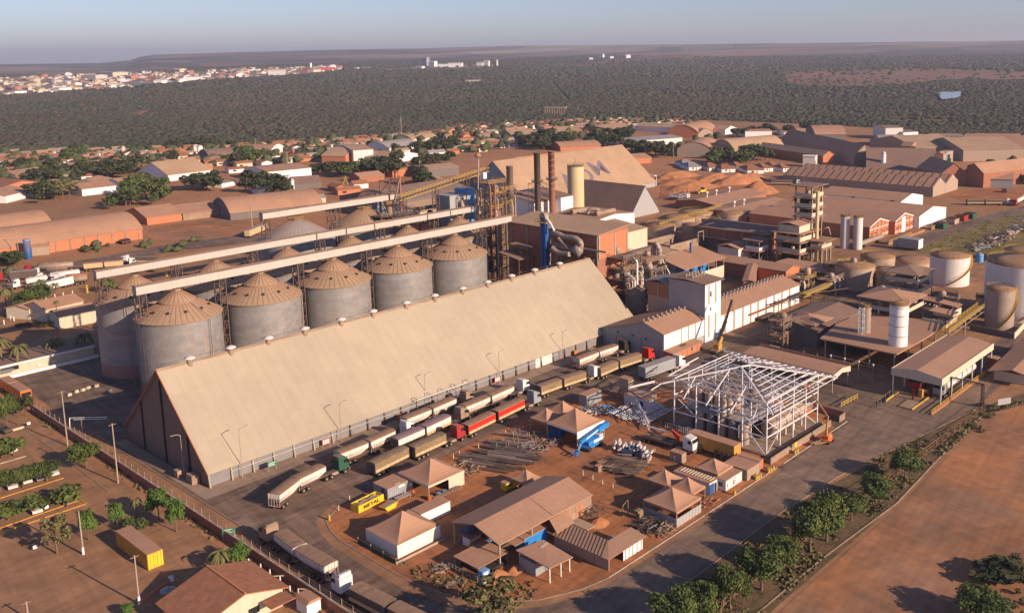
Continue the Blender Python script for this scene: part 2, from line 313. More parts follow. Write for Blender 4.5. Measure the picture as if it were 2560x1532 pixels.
def landcol(X, Y):
    d = np.hypot(X, Y); n1 = fbm(X/160, Y/160, 11); n2 = fbm(X/1500, Y/1500, 5); n3 = fbm(X/900, Y/420, 8)
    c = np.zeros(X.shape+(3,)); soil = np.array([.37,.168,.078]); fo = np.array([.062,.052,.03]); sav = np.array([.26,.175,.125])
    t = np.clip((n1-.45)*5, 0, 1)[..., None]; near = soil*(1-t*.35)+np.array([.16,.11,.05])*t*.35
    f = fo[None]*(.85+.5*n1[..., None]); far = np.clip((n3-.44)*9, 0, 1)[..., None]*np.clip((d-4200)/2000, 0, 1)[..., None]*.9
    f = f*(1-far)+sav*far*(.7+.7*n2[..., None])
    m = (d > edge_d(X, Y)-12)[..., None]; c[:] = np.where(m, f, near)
    city = inpoly(X, Y, CITY)[..., None]; c = np.where(city, np.array([.26,.15,.10])*(.6+.8*n1[..., None]), c)
    for P_, col in FIELDS:
        k = inpoly(X, Y, P_)[..., None]; tt = np.clip((n3[..., None]-.40)*4, 0, 1)
        c = np.where(k, np.array(col)*(.8+.4*n1[..., None])*(.55+.45*tt), c)
    c = np.where(inpoly(X, Y, CUT)[..., None], np.array([.03,.03,.02]), c)
    return c
def grid_mesh(name, m, az, dd):
    A, D = np.meshgrid(az, dd); X = D*np.cos(A); Y = D*np.sin(A); Z = terr(X, Y)
    na, nd = len(az), len(dd); V = np.stack([X, Y, Z], -1).reshape(-1, 3)
    i = np.arange(nd-1)[:, None]*na+np.arange(na-1)[None]; Fc = np.stack([i, i+na, i+na+1, i+1], -1).reshape(-1, 4)
    me = bpy.data.meshes.new(name); me.vertices.add(len(V)); me.vertices.foreach_set('co', V.ravel())
    me.loops.add(Fc.size); me.loops.foreach_set('vertex_index', Fc.ravel().astype(np.int32)); me.polygons.add(len(Fc))
    me.polygons.foreach_set('loop_start', np.arange(0, Fc.size, 4, dtype=np.int32)); me.update(calc_edges=True)
    C4 = np.ones((len(V), 4)); C4[:, :3] = landcol(X, Y).reshape(-1, 3)
    at = me.color_attributes.new('Col', 'FLOAT_COLOR', 'POINT'); at.data.foreach_set('color', C4.ravel())
    me.materials.append(m); me.polygons.foreach_set('use_smooth', [True]*len(Fc)); return me
azm = np.concatenate([np.radians(np.linspace(-150, -8, 30)), np.radians(np.linspace(-7.9, 85, 520)), np.radians(np.linspace(86, 210, 30))])
ddm = np.concatenate([[.5, 20, 40], np.linspace(60, 700, 60), np.geomspace(712, 16000, 330)])
tag(link('ground', grid_mesh('ground', M['terrain'], azm, ddm)), kind='structure')
# ---- sheets on the ground ----
def sheet(name, pts, m, z):
    if sum(a[0]*b[1]-b[0]*a[1] for a, b in zip(pts, pts[1:]+pts[:1])) < 0: pts = pts[::-1]
    from mathutils.geometry import tessellate_polygon
    V = [Vector((x, y, z)) for x, y in pts]; T = []
    for a, b, c in tessellate_polygon([V]):
        T.append((a, b, c) if (V[b]-V[a]).cross(V[c]-V[a]).z > 0 else (a, c, b))
    me = bpy.data.meshes.new(name); me.from_pydata([tuple(v) for v in V], [], T); me.materials.append(m)
    return tag(link(name, me), kind='structure')
sheet('plant_ground', [(76.5,60),(470,60),(470,300),(340,420),(210,400),(76.5,300)], M['paving'], .02)
sheet('asphalt_road', [(76.5,20),(76.5,281),(128,281),(128,172),(232,172),(232,150),(300,150),(300,128),(214,128),(214,92.5),(260,86),(470,98),(470,78),(218,73),(164.5,81.2),(144,82.3),(112,81.9),(96,60),(92,20)], M['asphalt'], .035)
sheet('side_road', [(96,60),(112,82.1),(144,82.5),(164.5,81.3),(218,73.1),(262,79),(262,86),(214.5,92.2),(107,91.2),(99.5,91.2),(93,93.5),(87,99),(84,106),(77,106),(77,60)], M['road'], .042)
sheet('red_yard', [(87.8,145.2),(93,148.6),(103,149.4),(125,150.4),(143,150.8),(157,149.5),(160,151),(170,149.5),(192,128),(196,103),(187,93.2),(160.4,92.6),(107,92.6),(101.5,93.8),(95,97),(90,102),(86.8,108.5),(85.3,116),(85.2,124),(85.4,137),(86.3,141.5)], M['red'], .05)
_k = [(93,148.6),(87.8,145.2),(86.3,141.5),(85.4,137),(85.2,124),(85.3,116),(86.8,108.5),(90,102),(95,97),(101.5,93.8),(107,92.6),(131,92.5),(160.4,92.6)]; _w = [(92.2,149.9),(86.4,146.6),(84.6,142),(83.4,137),(83.1,124),(83.2,115.6),(84.9,107.6),(88.5,100.5),(93.9,95.4),(100.9,92.3),(107,91.4),(131,91.3),(160.4,91.4)]
me = bpy.data.meshes.new('pavement'); me.from_pydata([(x, y, .055) for x, y in _k+_w], [], [(i, i+13, i+14, i+1) for i in range(12)]); me.materials.append(M['paving']); tag(link('pavement', me), kind='structure')
sheet('concrete_apron', [(77.5,170.6),(207,170.6),(207,176),(80,176),(80,214),(77.5,214)], M['conc'], .06)
sheet('dry_verge', [(74.6,60),(74.6,18),(-20,18),(-20,60)], M['lot'], .03)
me = bpy.data.meshes.new('verge'); _a = [(80,50),(99.9,67.4),(134,67.4),(161,67.2),(202,69.5),(216,69.8),(240,60.5)]; _b = [(80,30),(100,64.5),(112,81.8),(144,82.2),(164.5,81.1),(218.6,72.6),(240,66)]
_b = [(80,30),(94,60),(112,81.8),(144,82.2),(190,77.1),(218.6,72.6),(240,66)]; _a = [(80,50),(96,67.4),(118,67.4),(150,67.3),(190,69),(216,69.8),(240,60.5)]
_a, _b = [(96.4,66.2)]+_a[1:], [(94,58)]+[(103,70)]+_b[2:]
me.from_pydata([(x, y, .045) for x, y in _a+_b], [], [(i, i+1, i+8, i+7) for i in range(6)]); me.materials.append(M['verge']); tag(link('verge', me), kind='structure')
sheet('dirt_lot', [(80,66.5),(162,66.4),(216,69.0),(250,57),(250,8),(200,2),(80,-10)], M['lot'], .06)
sheet('pavement', [(73.4,60),(76.4,60),(76.4,250),(73.4,250)], M['paving'], .05)
sheet('parking_lot', [(0,20),(70.5,20),(70.5,262),(0,262)], M['paving'], .04)
sheet('yard_paving', [(281,150),(300,150),(300,165),(330,172),(330,128),(281,128)], M['asphalt'], .05)
sheet('grass_field', PG('h', [(1010,905),(1150,870),(1500,690),(1960,520),(2400,440),(2700,430),(2700,1000),(2000,990),(1250,985)], g), M['grass'], .045)
sheet('yard_road', PG('d', [(0,880),(500,790),(900,720),(1500,610),(2300,500),(2700,470),(2700,560),(2200,590),(1500,680),(900,800),(300,900),(0,980)], g), M['asphalt'], .04)
sheet('soil_yard', PG('d', [(1330,545),(1400,440),(2000,350),(2374,390),(2700,420),(2700,500),(2200,500),(1640,600)], g), M['lot'], .05)
sheet('side_road', PG('h', [(700,905),(1240,690),(1700,560),(2319,385),(2500,350),(2500,440),(2319,480),(1900,580),(1500,720),(1150,850),(950,930)], g), M['asphalt'], .05)
sheet('red_field', PG('h', [(1400,280),(1590,215),(2000,195),(2319,215),(2600,230),(2600,300),(2200,330),(1980,395),(1640,330)], g), M['red'], .05)
sheet('excavated_ground', PG('g', [(-120,60),(0,20),(500,60),(1000,110),(1200,250),(900,300),(560,400),(0,380),(-150,300)], g), M['red'], .05)
# ---- kerbs and painted lines (real steps) ----
def path_strip(name, pts, w, z0, z1, m, kind='structure', **k):
    mb = MB()
    for a, b in zip(pts, pts[1:]):
        mb.bar((*a, (z0+z1)/2), (*b, (z0+z1)/2), w, z1-z0)
    return tag(mb.build(name, m), kind=kind, **k)
path_strip('kerb', [(93,148.6),(87.8,145.2),(86.3,141.5),(85.4,137),(85.2,124),(85.3,116),(86.8,108.5),(90,102),(95,97),(101.5,93.8),(107,92.6)], .25, 0, .14, M['kerb'])
path_strip('kerb', [(107,92.6),(131,92.5),(160.4,92.6)], .2, 0, .14, M['wline']); path_strip('kerb', [(163,92.6),(192,92.7)], .2, 0, .14, M['wline'])
path_strip('kerb', [(76.6,70),(76.6,248)], .25, 0, .14, M['kerb'])
path_strip('kerb', [(112,81.8),(144,82.2),(164.5,81.1),(218.6,72.6)], .2, 0, .12, M['kerb'])
path_strip('kerb', [(100,68.8),(134,68.7),(161.3,67.3),(202,69.8),(216,70)], .25, 0, .15, M['kerb'])
for k, (a, b, c, d) in enumerate([((0,370),(615,175),0,0),((0,705),(830,425),0,0)]): path_strip('yellow_kerb', [g('m', *a), g('m', *b)], .3, 0, .16, M['yline'])
path_strip('parking_kerb', [g('m',0,660), g('m',780,385)], .25, 0, .16, M['yline']); path_strip('parking_kerb', [g('m',780,385), g('m',830,425)], .25, 0, .16, M['yline'])
path_strip('parking_kerb', [g('l',0,1222), g('l',240,1152)], .3, 0, .15, M['wline'])
path_strip('parking_kerb', [g('l',205,885), g('l',540,1120), g('l',1010,1484)], .25, 0, .15, M['kerb'])
# ---- pond ----
_z = float(np.max(terr(*np.array(PONDP).T)))+1
sheet('pond_water', PG('c', [(1856,442),(1900,431),(1960,434),(2028,428),(2022,462),(1990,476),(1888,486)], lambda k, x, y: g(k, x, y, _z)), M['water'], _z)
# ================= forest (uncountable) =================
def ico(sub):
    import bmesh
    bm = bmesh.new(); bmesh.ops.create_icosphere(bm, subdivisions=sub, radius=1)
    bm.verts.ensure_lookup_table(); V = np.array([v.co[:] for v in bm.verts]); Fc = np.array([[v.index for v in f.verts] for f in bm.faces]); bm.free()
    keep = V[Fc].mean(1)[:, 2] > -.45; return V, Fc[keep]
def blob_field(name, pts, rad, col, m, hz=.42, seed=1, label=None, cat=None, sub=2):
    V0, F0 = ico(sub); rs = np.random.RandomState(seed); T = []
    for k in range(8):
        n = 1+.28*(fbm(V0[:, 0]*1.7+k*7, V0[:, 1]*1.7+V0[:, 2]*1.3, k)-.45)*2+.16*rs.randn(len(V0)); T.append(V0*n[:, None])
    n = len(pts); ti = rs.randint(0, 8, n); a = rs.rand(n)*6.28; V = np.stack(T)[ti]
    c, s = np.cos(a)[:, None], np.sin(a)[:, None]; X = V[..., 0]*c-V[..., 1]*s; Y = V[..., 0]*s+V[..., 1]*c; Z = V[..., 2]
    hh = rad*hz*(.75+.5*rs.rand(n))
    P_ = np.stack([pts[:, :1]+X*rad[:, None], pts[:, 1:2]+Y*rad[:, None], pts[:, 2:3]+hh[:, None]*.9+Z*hh[:, None]], -1).reshape(-1, 3)
    nv = len(V0); Fc = (F0[None]+np.arange(n)[:, None, None]*nv).reshape(-1, 3)
    me = bpy.data.meshes.new(name); me.vertices.add(len(P_)); me.vertices.foreach_set('co', P_.ravel())
    me.loops.add(Fc.size); me.loops.foreach_set('vertex_index', Fc.ravel().astype(np.int32)); me.polygons.add(len(Fc))
    me.polygons.foreach_set('loop_start', np.arange(0, Fc.size, 3, dtype=np.int32)); me.update(calc_edges=True)
    C4 = np.ones((n, nv, 4)); C4[..., :3] = col[:, None]*(.92+.16*rs.rand(n, nv, 1)); at = me.color_attributes.new('Col', 'FLOAT_COLOR', 'POINT'); at.data.foreach_set('color', C4.ravel())
    me.materials.append(m); return tag(link(name, me), label, cat, kind='stuff')
def forest():
    rs = np.random.RandomState(5); out = []
    for d0, d1, sp in ((680,1100,4.0),(1100,1700,5.4),(1700,2600,8),(2600,4600,13)):
        n = int(.5*(d1*d1-d0*d0)*R_(70)/(sp*sp*.62)); d = np.sqrt(rs.rand(n)*(d1*d1-d0*d0)+d0*d0); a = R_(9)+rs.rand(n)*R_(70)
        X, Y = d*np.cos(a), d*np.sin(a); ok = d > edge_d(X, Y)
        ok &= ~inpoly(X, Y, CITY) & ~inpoly(X, Y, CUT) & ~inpoly(X, Y, PONDP)
        for P_, _ in FIELDS: ok &= ~(inpoly(X, Y, P_) & (rs.rand(n) > .05))
        dens = fbm(X/260, Y/260, 21); ok &= rs.rand(n) < np.clip((dens-.22)*4, .25, 1)
        X, Y = X[ok], Y[ok]; u = fbm(X/120, Y/120, 31)+.25*rs.randn(len(X)); r = sp*(.36+.34*rs.rand(len(X)))
        gr = np.clip((u-.32)*3, 0, 1)[:, None]; col = np.array([.078,.06,.04])*gr+np.array([.048,.053,.028])*(1-gr); col = col*(.85+.3*rs.rand(len(X), 1))
        out.append((np.stack([X, Y, terr(X, Y)-.5], 1), r, col))
    for nm_, sl_, sb, lb in (('forest', out[:2], 2, 'dry brown-green woodland right behind the town'), ('far_forest', out[2:], 1, 'hazy dry woodland stretching away to the far plateau')):
        P_, r, c = (np.concatenate([o[k] for o in sl_]) for k in range(3)); blob_field(nm_, P_, r, c, M['forest'], seed=3, label=lb, cat='forest', sub=sb)
forest()
# ================= building kit =================
def gable(name, label, cat, c, L, Wd, ang, ze, zr=None, wall=None, roof=None, rp=0., ze2=None, oh=.4, arch=False, open_=False, group=None, th=.18, z0=0, base=None, bh=0, walls=True, post=None, dark_ends=None, posts_n=None):
    """Ridge along local x; the eave at -y is ze, the eave at +y is ze2. Returns the thing's root."""
    wall = wall or M['tan']; roof = roof or M['roof']; zr = ze if zr is None else zr; ze2 = ze if ze2 is None else ze2
    t = thing(name, label, cat, (c[0], c[1], z0), R_(ang), group); h, w = L/2, Wd/2
    if arch:
        n = 12; pr = [(-w+Wd*k/n, ze+(zr-ze)*(1-(2*k/n-1)**2)) for k in range(n+1)]
    else: pr = [(-w, ze), (rp, zr), (w, ze2)]
    if open_:
        n = posts_n or max(2, int(L/7)+1)
        for i in range(n):
            x = -h+.3+(L-.6)*i/(n-1)
            for y, z in ((-w+.3, ze), (w-.3, ze2)): MB().box(x-.13, x+.13, y-.13, y+.13, 0, z).build('post', post or M['conccol'], t)
    else:
        mb = MB(); mb.prof([(-w, 0)]+pr+[(w, 0)], -h, h, 'x'); mb.build('wall', wall, t)
        if base: MB().box(-h-.05, h+.05, -w-.05, w+.05, 0, bh).build('wall_base', base, t)
    s1 = (zr-ze)/(rp+w+1e-9) if not arch else (pr[1][1]-pr[0][1])/(Wd/12); s2 = (zr-ze2)/(w-rp+1e-9) if not arch else s1
    pr2 = [(-w-oh, ze-oh*s1)]+pr[1:-1]+[(w+oh, ze2-oh*s2)]
    mb = MB(); up_ = [(u, z+th+.02) for u, z in pr2]; dn = [(u, z+.02) for u, z in pr2[::-1]]; mb.prof(up_+dn, -h-oh, h+oh, 'x')
    mb.build('roof', roof, t); return t
def fbox(X0, X1, Y0, Y1, ax='x'):
    c = ((X0+X1)/2, (Y0+Y1)/2)
    return (c, X1-X0, Y1-Y0, 0) if ax == 'x' else (c, Y1-Y0, X1-X0, 90)   # ang 90: local x = +Y, local -y = +X
def wbase(k, a, b, depth, z=0):     # building whose visible front base runs a -> b (pixels), going back from the camera
    p = np.array(g(k, *a, z)); q = np.array(g(k, *b, z)); d = q-p; L = np.hypot(*d); u = d/L; n = np.array([-u[1], u[0]])
    if n @ ((p+q)/2) < 0: n = -n
    c = (p+q)/2+n*depth/2; ang = math.degrees(math.atan2(u[1], u[0]))
    return tuple(map(float, c)), float(L), ang
def wb(name, label, k, a, b, depth, ze, zr, wall, roof, ridge='x', z=0, cat='warehouse', **kw):
    c, L, ang = wbase(k, a, b, depth, z)
    if ridge == 'x': return gable(name, label, cat, c, L, depth, ang, ze, zr, wall, roof, **kw)
    return gable(name, label, cat, c, depth, L, ang+90, ze, zr, wall, roof, **kw)
def prt(t, name, m, fn, parent=None):
    mb = MB(); fn(mb); return mb.build(name, m, parent or t)
def wins(t, items, m=None, name='window'):      # thin boxes in the local frame of a thing: (x0,x1,y0,y1,z0,z1)
    for it in items: MB().box(*it).build(name, m or M['glass'], t)
# ================= the long cream shed =================
X0, X1, YE, YR, YB = 80.3, 216.6, 175.3, 194.2, 213.1
t = thing('grain_shed', 'huge long A-frame shed with plain cream roof sloping nearly to the ground', 'grain shed', (X0, YE, 0))
prt(t, 'wall', M['shedwall'], lambda m: m.prof([(0,0),(0,3.3),(18.9,20.1),(37.8,3.3),(37.8,0)], .25, X1-X0-.1, 'x'))
prt(t, 'roof', M['shedroof'], lambda m: m.prof([(-.6,2.95),(-.6,3.2),(18.9,20.55),(38.4,3.2),(38.4,2.95),(18.9,20.25)], -.2, X1-X0+.3, 'x'))
prt(t, 'ridge_cap', M['conc'], lambda m: m.prof([(18.4,20.3),(18.9,20.72),(19.4,20.3)], -.2, X1-X0+.3, 'x'))
for i in range(26):
    x = i*4.72+.15
    if X0+x < 200: prt(t, 'buttress', M['conccol'] if i < 7 else M['steel'], lambda m: m.prof([(-.75,0),(-.02,0),(-.02,2.75),(-.3,2.75)], x-.16, x+.16, 'x'))
for i in range(25):
    x = i*4.72+.35; prt(t, 'wall_panel', M['panel'], lambda m: m.box(x, x+4.3, -.1, -.012, .25, 2.7))
for x in (7.5, 18.3, 28.8): prt(t, 'gable_rib', M['inner'], lambda m: m.box(-.03, .24, x, x+.35, 0, 3+17*(x/18.9 if x < 18.9 else (37.8-x)/18.9)))
prt(t, 'edge_trim', M['brickd'], lambda m: m.bar((-.25,-.6,3.05), (-.25,18.9,20.4), .2, .35).bar((-.25,18.9,20.4), (-.25,38.4,3.05), .2, .35))
vm = MB().lathe((0,0,0), [(.55,-1.1),(.55,.9),(.5,.9)], 12).mesh('vent_body', M['conc']); vh = MB().lathe((0,0,0), [(.01,1.0),(1.15,1.0),(1.15,1.15),(.45,1.5),(.01,1.55)], 14).mesh('vent_cap', M['white'])
for i, x in enumerate([87.1,96.4,105.5,114.9,124.9,134.2,144.5,153.9,163.6,172.9,182.2,191.7,202.4]):
    v = link('ridge_vent', vm, t, (x-X0, 18.9-.5, 20.4)); link('vent_cap', vh, v)
prt(t, 'ridge_wire', M['steel'], lambda m: [m.bar((x, 19.6, 20.2), (x, 19.6, 21.3), .06) for x in range(3, 134, 9)]+[m.bar((3,19.6,21.2), (129,19.6,21.2), .05)])
prt(t, 'door_panel', M['tankw'], lambda m: m.box(92.5, 99.5, -.2, -.11, 0, 2.6))
prt(t, 'side_porch', M['conc'], lambda m: m.box(-1.6, 0, 3.5, 6.0, 0, 1.9)); prt(t, 'side_porch', M['conc'], lambda m: m.box(-2.2, 0, 8.5, 10.2, 0, 1.7)); prt(t, 'side_hatch', M['inner'], lambda m: m.box(-.06, 0, 7.0, 8.2, 0, 2.2))
for i, x in enumerate((45.5, 107)): tag(MB().box(X0+x, X0+x+1.2, YE-1.3, YE-.9, .4, 1.5).box(X0+x+.5, X0+x+.7, YE-1.15, YE-1.05, 0, .4).build('hydrant_box', M['orange']), f"small orange-red hose cabinet against the long shed wall, {['nearer the parked hopper trucks', 'farther along near the grey door panel'][i]}", 'hose cabinet', 'hose cabinets')
for i, (k, x, y) in enumerate((('o',1765,350),('n',840,20))):
    X, Y = g(k, x, y) if i == 0 else (X0+26.3, YE-1.0); t2 = thing('warning_sign', ['tall red and white warning board on legs by the far part of the shed wall', 'red and white warning board on the near shed wall'][i], 'sign', (X, YE-1.1, 0))
    prt(t2, 'frame', M['steell'], lambda m: m.bar((-.9,0,0), (-.9,0,2.1), .1).bar((.9,0,0), (.9,0,2.1), .1)); prt(t2, 'board', M['rtxt'], lambda m: m.box(-.95, .95, -.08, -.02, .7, 2.0))
    prt(t2, 'stripes', M['wtxt'], lambda m: [m.box(-.75+k*.55, -.4+k*.55, -.1, -.082, .85, 1.85) for k in range(3)])
X, Y = 80.3+12.3, 172.3
t2 = thing('direction_sign', 'small green direction sign on two posts by the near corner of the long shed', 'sign', (X, Y, 0)); prt(t2, 'frame', M['steell'], lambda m: m.bar((-.9,0,0), (-.9,0,2.2), .08).bar((.9,0,0), (.9,0,2.2), .08)); prt(t2, 'board', M['signg'], lambda m: m.box(-1, 1, -.06, 0, 1.1, 2.2)); prt(t2, 'lettering', M['wtxt'], lambda m: m.box(-.8,.8,-.075,-.062,1.85,1.95).box(-.8,.5,-.075,-.062,1.55,1.65).box(-.8,.7,-.075,-.062,1.28,1.37))
# pipe bridge frame along the wall
t = thing('pipe_rack', 'white lattice pipe rack standing along the middle of the long shed wall', 'pipe rack', (131, YE, 0))
prt(t, 'beam', M['wsteel'], lambda m: m.bar((0,-2.1,3.9), (16,-2.1,3.9), .12).bar((0,-.9,3.3), (16,-.9,3.3), .12).bar((-46,-.9,2.2), (50,-.9,2.2), .07))
for i in range(5): prt(t, 'frame', M['steell'], lambda m: m.bar((i*4,-2.1,0), (i*4,-2.1,4.2), .14).bar((i*4,-2.1,4.2), (i*4+.2,-.3,4.0), .12).bar((i*4,-2.1,4), (i*4+3.6,-2.1,.8), .05))
# ================= white works hall beside the shed =================
t = gable('works_hall', 'white hall with shaded gable doors and ridge vents at the end of the long shed', 'hall', ((200.9+220.5)/2, (152.6+175)/2), 19.6, 22.4, 0, 7.2, 9.4, M['grey'], M['roofx'], rp=-4.4, ze2=5.0, base=None)
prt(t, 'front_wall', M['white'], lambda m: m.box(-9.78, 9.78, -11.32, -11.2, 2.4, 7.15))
for x in (-1.9, 1.6, 5.0): prt(t, 'pilaster', M['tan'], lambda m: m.box(x, x+.45, -11.4, -11.33, 2.6, 7.0))
RV = MB().tube([(0,0,-.8), (0,0,.3)], .17, 6).lathe((0,0,.3), [(.34,0),(.34,.22),(.02,.34)], 7).mesh('roof_vent', M['steell'])
for i in range(18): link('roof_vent', RV, t, (-9.3+i*1.05, -5.1 if i % 2 else -3.7, 9.6))
for y0, w_, h_ in ((-8.9,3.2,4.6),(-2.9,2.9,4.4),(3.0,2.9,3.8)):
    prt(t, 'loading_door', M['grey'], lambda m: m.box(-9.98, -9.85, y0, y0+w_, 0, h_).box(-10.1,-9.98,y0-.25,y0,0,h_+.25).box(-10.1,-9.98,y0+w_,y0+w_+.25,0,h_+.25).box(-10.1,-9.98,y0,y0+w_,h_,h_+.25))
prt(t, 'door', M['inner'], lambda m: m.box(-9.9, -9.82, -5.2, -4.3, 0, 2.1)); prt(t, 'light_ring', M['steel'], lambda m: [m.box(-10.05,-9.85,y,y+.5,4.6,5.1) for y in (-.4,5.2,-5.2)])
tx = gable('brick_annex', 'low orange brick lean-to in front of the white works hall', 'annex', ((200.7+214.6)/2, 150.85), 13.9, 3.2, 0, 2.3, 2.55, M['brick'], M['roofx'], rp=1.55, ze2=2.55)
prt(tx, 'pilaster', M['conc'], lambda m: [m.box(-6.95+i*2.3, -6.7+i*2.3, -1.68, -1.61, 0, 2.2) for i in range(7)]); prt(tx, 'vent_hole', M['inner'], lambda m: m.box(1.8,2.3,-1.7,-1.62,1.2,1.9)); prt(tx, 'roof_fan', M['steel'], lambda m: m.lathe((-.5,0,2.75), [(.6,0),(.6,.25)], 12).lathe((.9,0,2.75), [(.5,0),(.5,.25)], 12))
# tower
t = thing('elevator_tower', 'tall white-faced processing tower with flat dusty roof between the two white halls', 'tower', (220.6, 152.4, 0))
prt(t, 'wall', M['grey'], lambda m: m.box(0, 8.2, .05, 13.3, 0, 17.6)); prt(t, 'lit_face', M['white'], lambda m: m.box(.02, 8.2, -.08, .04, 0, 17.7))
for x in (1.6, 5.1): prt(t, 'window_strip', M['tan'], lambda m: m.box(x, x+.8, -.13, -.09, 1.2, 8.0).box(x, x+.8, -.13, -.09, 11.2, 17.2))
prt(t, 'window', M['glass'], lambda m: m.box(2.6,3.3,-.13,-.09,13.4,15.0)); prt(t, 'window', M['glass'], lambda m: m.box(2.6,3.2,-.13,-.09,9.2,10.2))
prt(t, 'roof', M['roofd'], lambda m: m.prof([(-.9,17.65),(-.9,17.85),(6.6,18.5),(14,18.0),(14,17.8),(6.6,18.3)], -.9, 9.1, 'x'))
for i in range(5):
    for y in (5.2, 7.6): link('roof_vent', RV, t, (1.2+i*1.5, y, 18.9))
prt(t, 'roof_rail', M['steell'], lambda m: m.bar((.8,5.2,18.75),(7.8,5.2,18.75),.1)); prt(t, 'roof_rail', M['steell'], lambda m: m.bar((.8,7.6,18.7),(7.8,7.6,18.7),.1))
t = thing('brick_stair_block', 'brown clad block with a tilted roof adjoining the left side of the white tower', 'building', (220.6, 165.8, 0))
prt(t, 'wall', M['tan'], lambda m: m.box(0, 8, 0, 7.8, 0, 11.3)); prt(t, 'brick_storey', M['brickd'], lambda m: m.box(-.01, 8, 0, 7.8, 11.3, 15.6)); prt(t, 'pier', M['conccol'], lambda m: m.box(-.08,-.02,3.7,4.2,0,15.6))
prt(t, 'roof', M['roofg'], lambda m: m.prof([(-.6,15.9),(-.6,16.1),(3.5,16.9),(9.4,15.6),(9.4,15.4),(3.5,16.7)], -1.2, 9, 'x'))
# long white hall
t = gable('long_white_hall', 'long white hall with brown roof and a double row of ridge vents behind the crane', 'hall', ((229+277.5)/2, 152.9+6.8), 48.3, 13.6, 0, 6.3, 8.3, M['white'], M['roofx'])
prt(t, 'pilaster', M['tan'], lambda m: [m.box(x, x+.75, -6.93, -6.82, .1, 6.1) for x in (-21.5,-16.5,-11.5,-7,-2.6,2.2,7.2,12.2,17.2)])
for i in range(46): link('roof_vent', RV, t, (-23+i*1.02, -1. if i % 2 else .6, 8.6))
prt(t, 'canopy', M['roofr'], lambda m: m.box(-8, 14, -8.2, -6.9, 3.0, 3.15))
tag(MB().box(249.5,257.5,150.6,152.2,.3,1.1).box(249.3,257.7,150.4,152.4,1.1,1.25).build('loading_bench', M['steel']), 'low dark loading platform at the foot of the long white hall', 'platform')
# ================= silos =================
SR, HE, HA = 10.3, 19.7, 26.0
def silo_mesh():
    d = {}
    mb = MB(); mb.lathe((0,0,0), [(SR,3.6),(SR,HE)], 48); d['shell'] = mb.mesh('silo_shell', M['galv'])
    mb = MB(); mb.lathe((0,0,0), [(SR+.02,0),(SR+.02,3.6)], 48); d['base_band'] = mb.mesh('silo_base_band', M['silored'])
    mb = MB(); mb.lathe((0,0,0), [(SR+.35,HE-.12),(SR+.4,HE+.05),(4.6,HE+(HA-HE)*.56),(4.5,HE+(HA-HE)*.60),(.9,HA-.05),(.9,HA+.35),(.01,HA+.4)], 48, 0, False); d['roof'] = mb.mesh('silo_roof', M['siloroof'])
    mb = MB()
    for k in range(44):
        a = 2*math.pi*k/44; c, s = math.cos(a), math.sin(a)
        mb.bar(((SR+.35)*c,(SR+.35)*s,HE+.1), (4.6*c,4.6*s,HE+(HA-HE)*.56+.05), .1, .12)
        if k % 2 == 0: mb.bar((4.5*c,4.5*s,HE+(HA-HE)*.6+.05), (1*c,1*s,HA), .09, .1)
    mb.lathe((0,0,0), [(4.75,HE+(HA-HE)*.545),(4.75,HE+(HA-HE)*.6)], 36)
    d['roof_ribs'] = mb.mesh('silo_roof_ribs', M['silorib'])
    mb = MB()
    for k in range(11):
        a = 2*math.pi*(k+.3)/11; r = 7.4; z = HE+(HA-HE)*(1-r/SR)*1.0+.1
        mb.box(-.3,.3,-.3,.3,0,.5); n = 8; mb.v[-8:] = [(r*math.cos(a)+x*math.cos(a)-y*math.sin(a), r*math.sin(a)+x*math.sin(a)+y*math.cos(a), z+zz) for x, y, zz in mb.v[-8:]]
    d['roof_vents'] = mb.mesh('silo_vents', M['inner'])
    mb = MB(); mb.bar((-.9,-SR-.35,3), (-.9,-SR-.35,HE), .1).bar((-.3,-SR-.35,3), (-.3,-SR-.35,HE), .1); rails(mb, [(-.6,-SR,HE),(-.6,-5,HE+3.1)], .9, .06)
    d['ladder'] = mb.mesh('silo_ladder', M['steell'])
    return d
SM = silo_mesh()
def silo(x, y, label, rz):
    t = thing('grain_silo', label, 'silo', (x, y, 0), rz, 'corrugated grain silos beside the long shed')
    for k, me in SM.items(): link(k, me, t)
for i in range(5): silo(104.75+23.2*i, 236.7, f"grey corrugated silo, {['nearest', 'second nearest', 'middle', 'fourth', 'farthest'][i]} in the front row behind the long shed", .35+i*.9)
for i in range(6): silo(104.75+23.2*i, 261.8, f"grey corrugated silo under the second gallery, {ORD[i]} from the left in the back row", -.6+i*.7)
for i in range(2):
    t = thing('wide_silo', f"wide flat-coned silo beyond the galleries, {['left, with greyish roof', 'right, with a platform at its peak'][i]}", 'silo', (172+28.1*i, 290.7, 0)); r = 12.7
    prt(t, 'shell', M['galv'], lambda m: m.lathe((0,0,0), [(r,0),(r,22.7)], 48)); prt(t, 'roof', [M['roofg'], M['siloroof']][i], lambda m: m.lathe((0,0,0), [(r+.3,22.6),(r+.3,22.8),(1,29.7),(.01,29.8)], 48, 0, False))
    prt(t, 'roof_ribs', M['silorib'], lambda m: [m.bar((r*math.cos(a), r*math.sin(a), 22.95), (math.cos(a), math.sin(a), 29.75), .1, .12) for a in [2*math.pi*k/40 for k in range(40)]])
    prt(t, 'platform', M['yellow'], lambda m: rails(m, [(2,-2,28.9),(-2,-2,28.9),(-2,2,28.9),(2,2,28.9),(2,-2,28.9)], 1.1, .1))
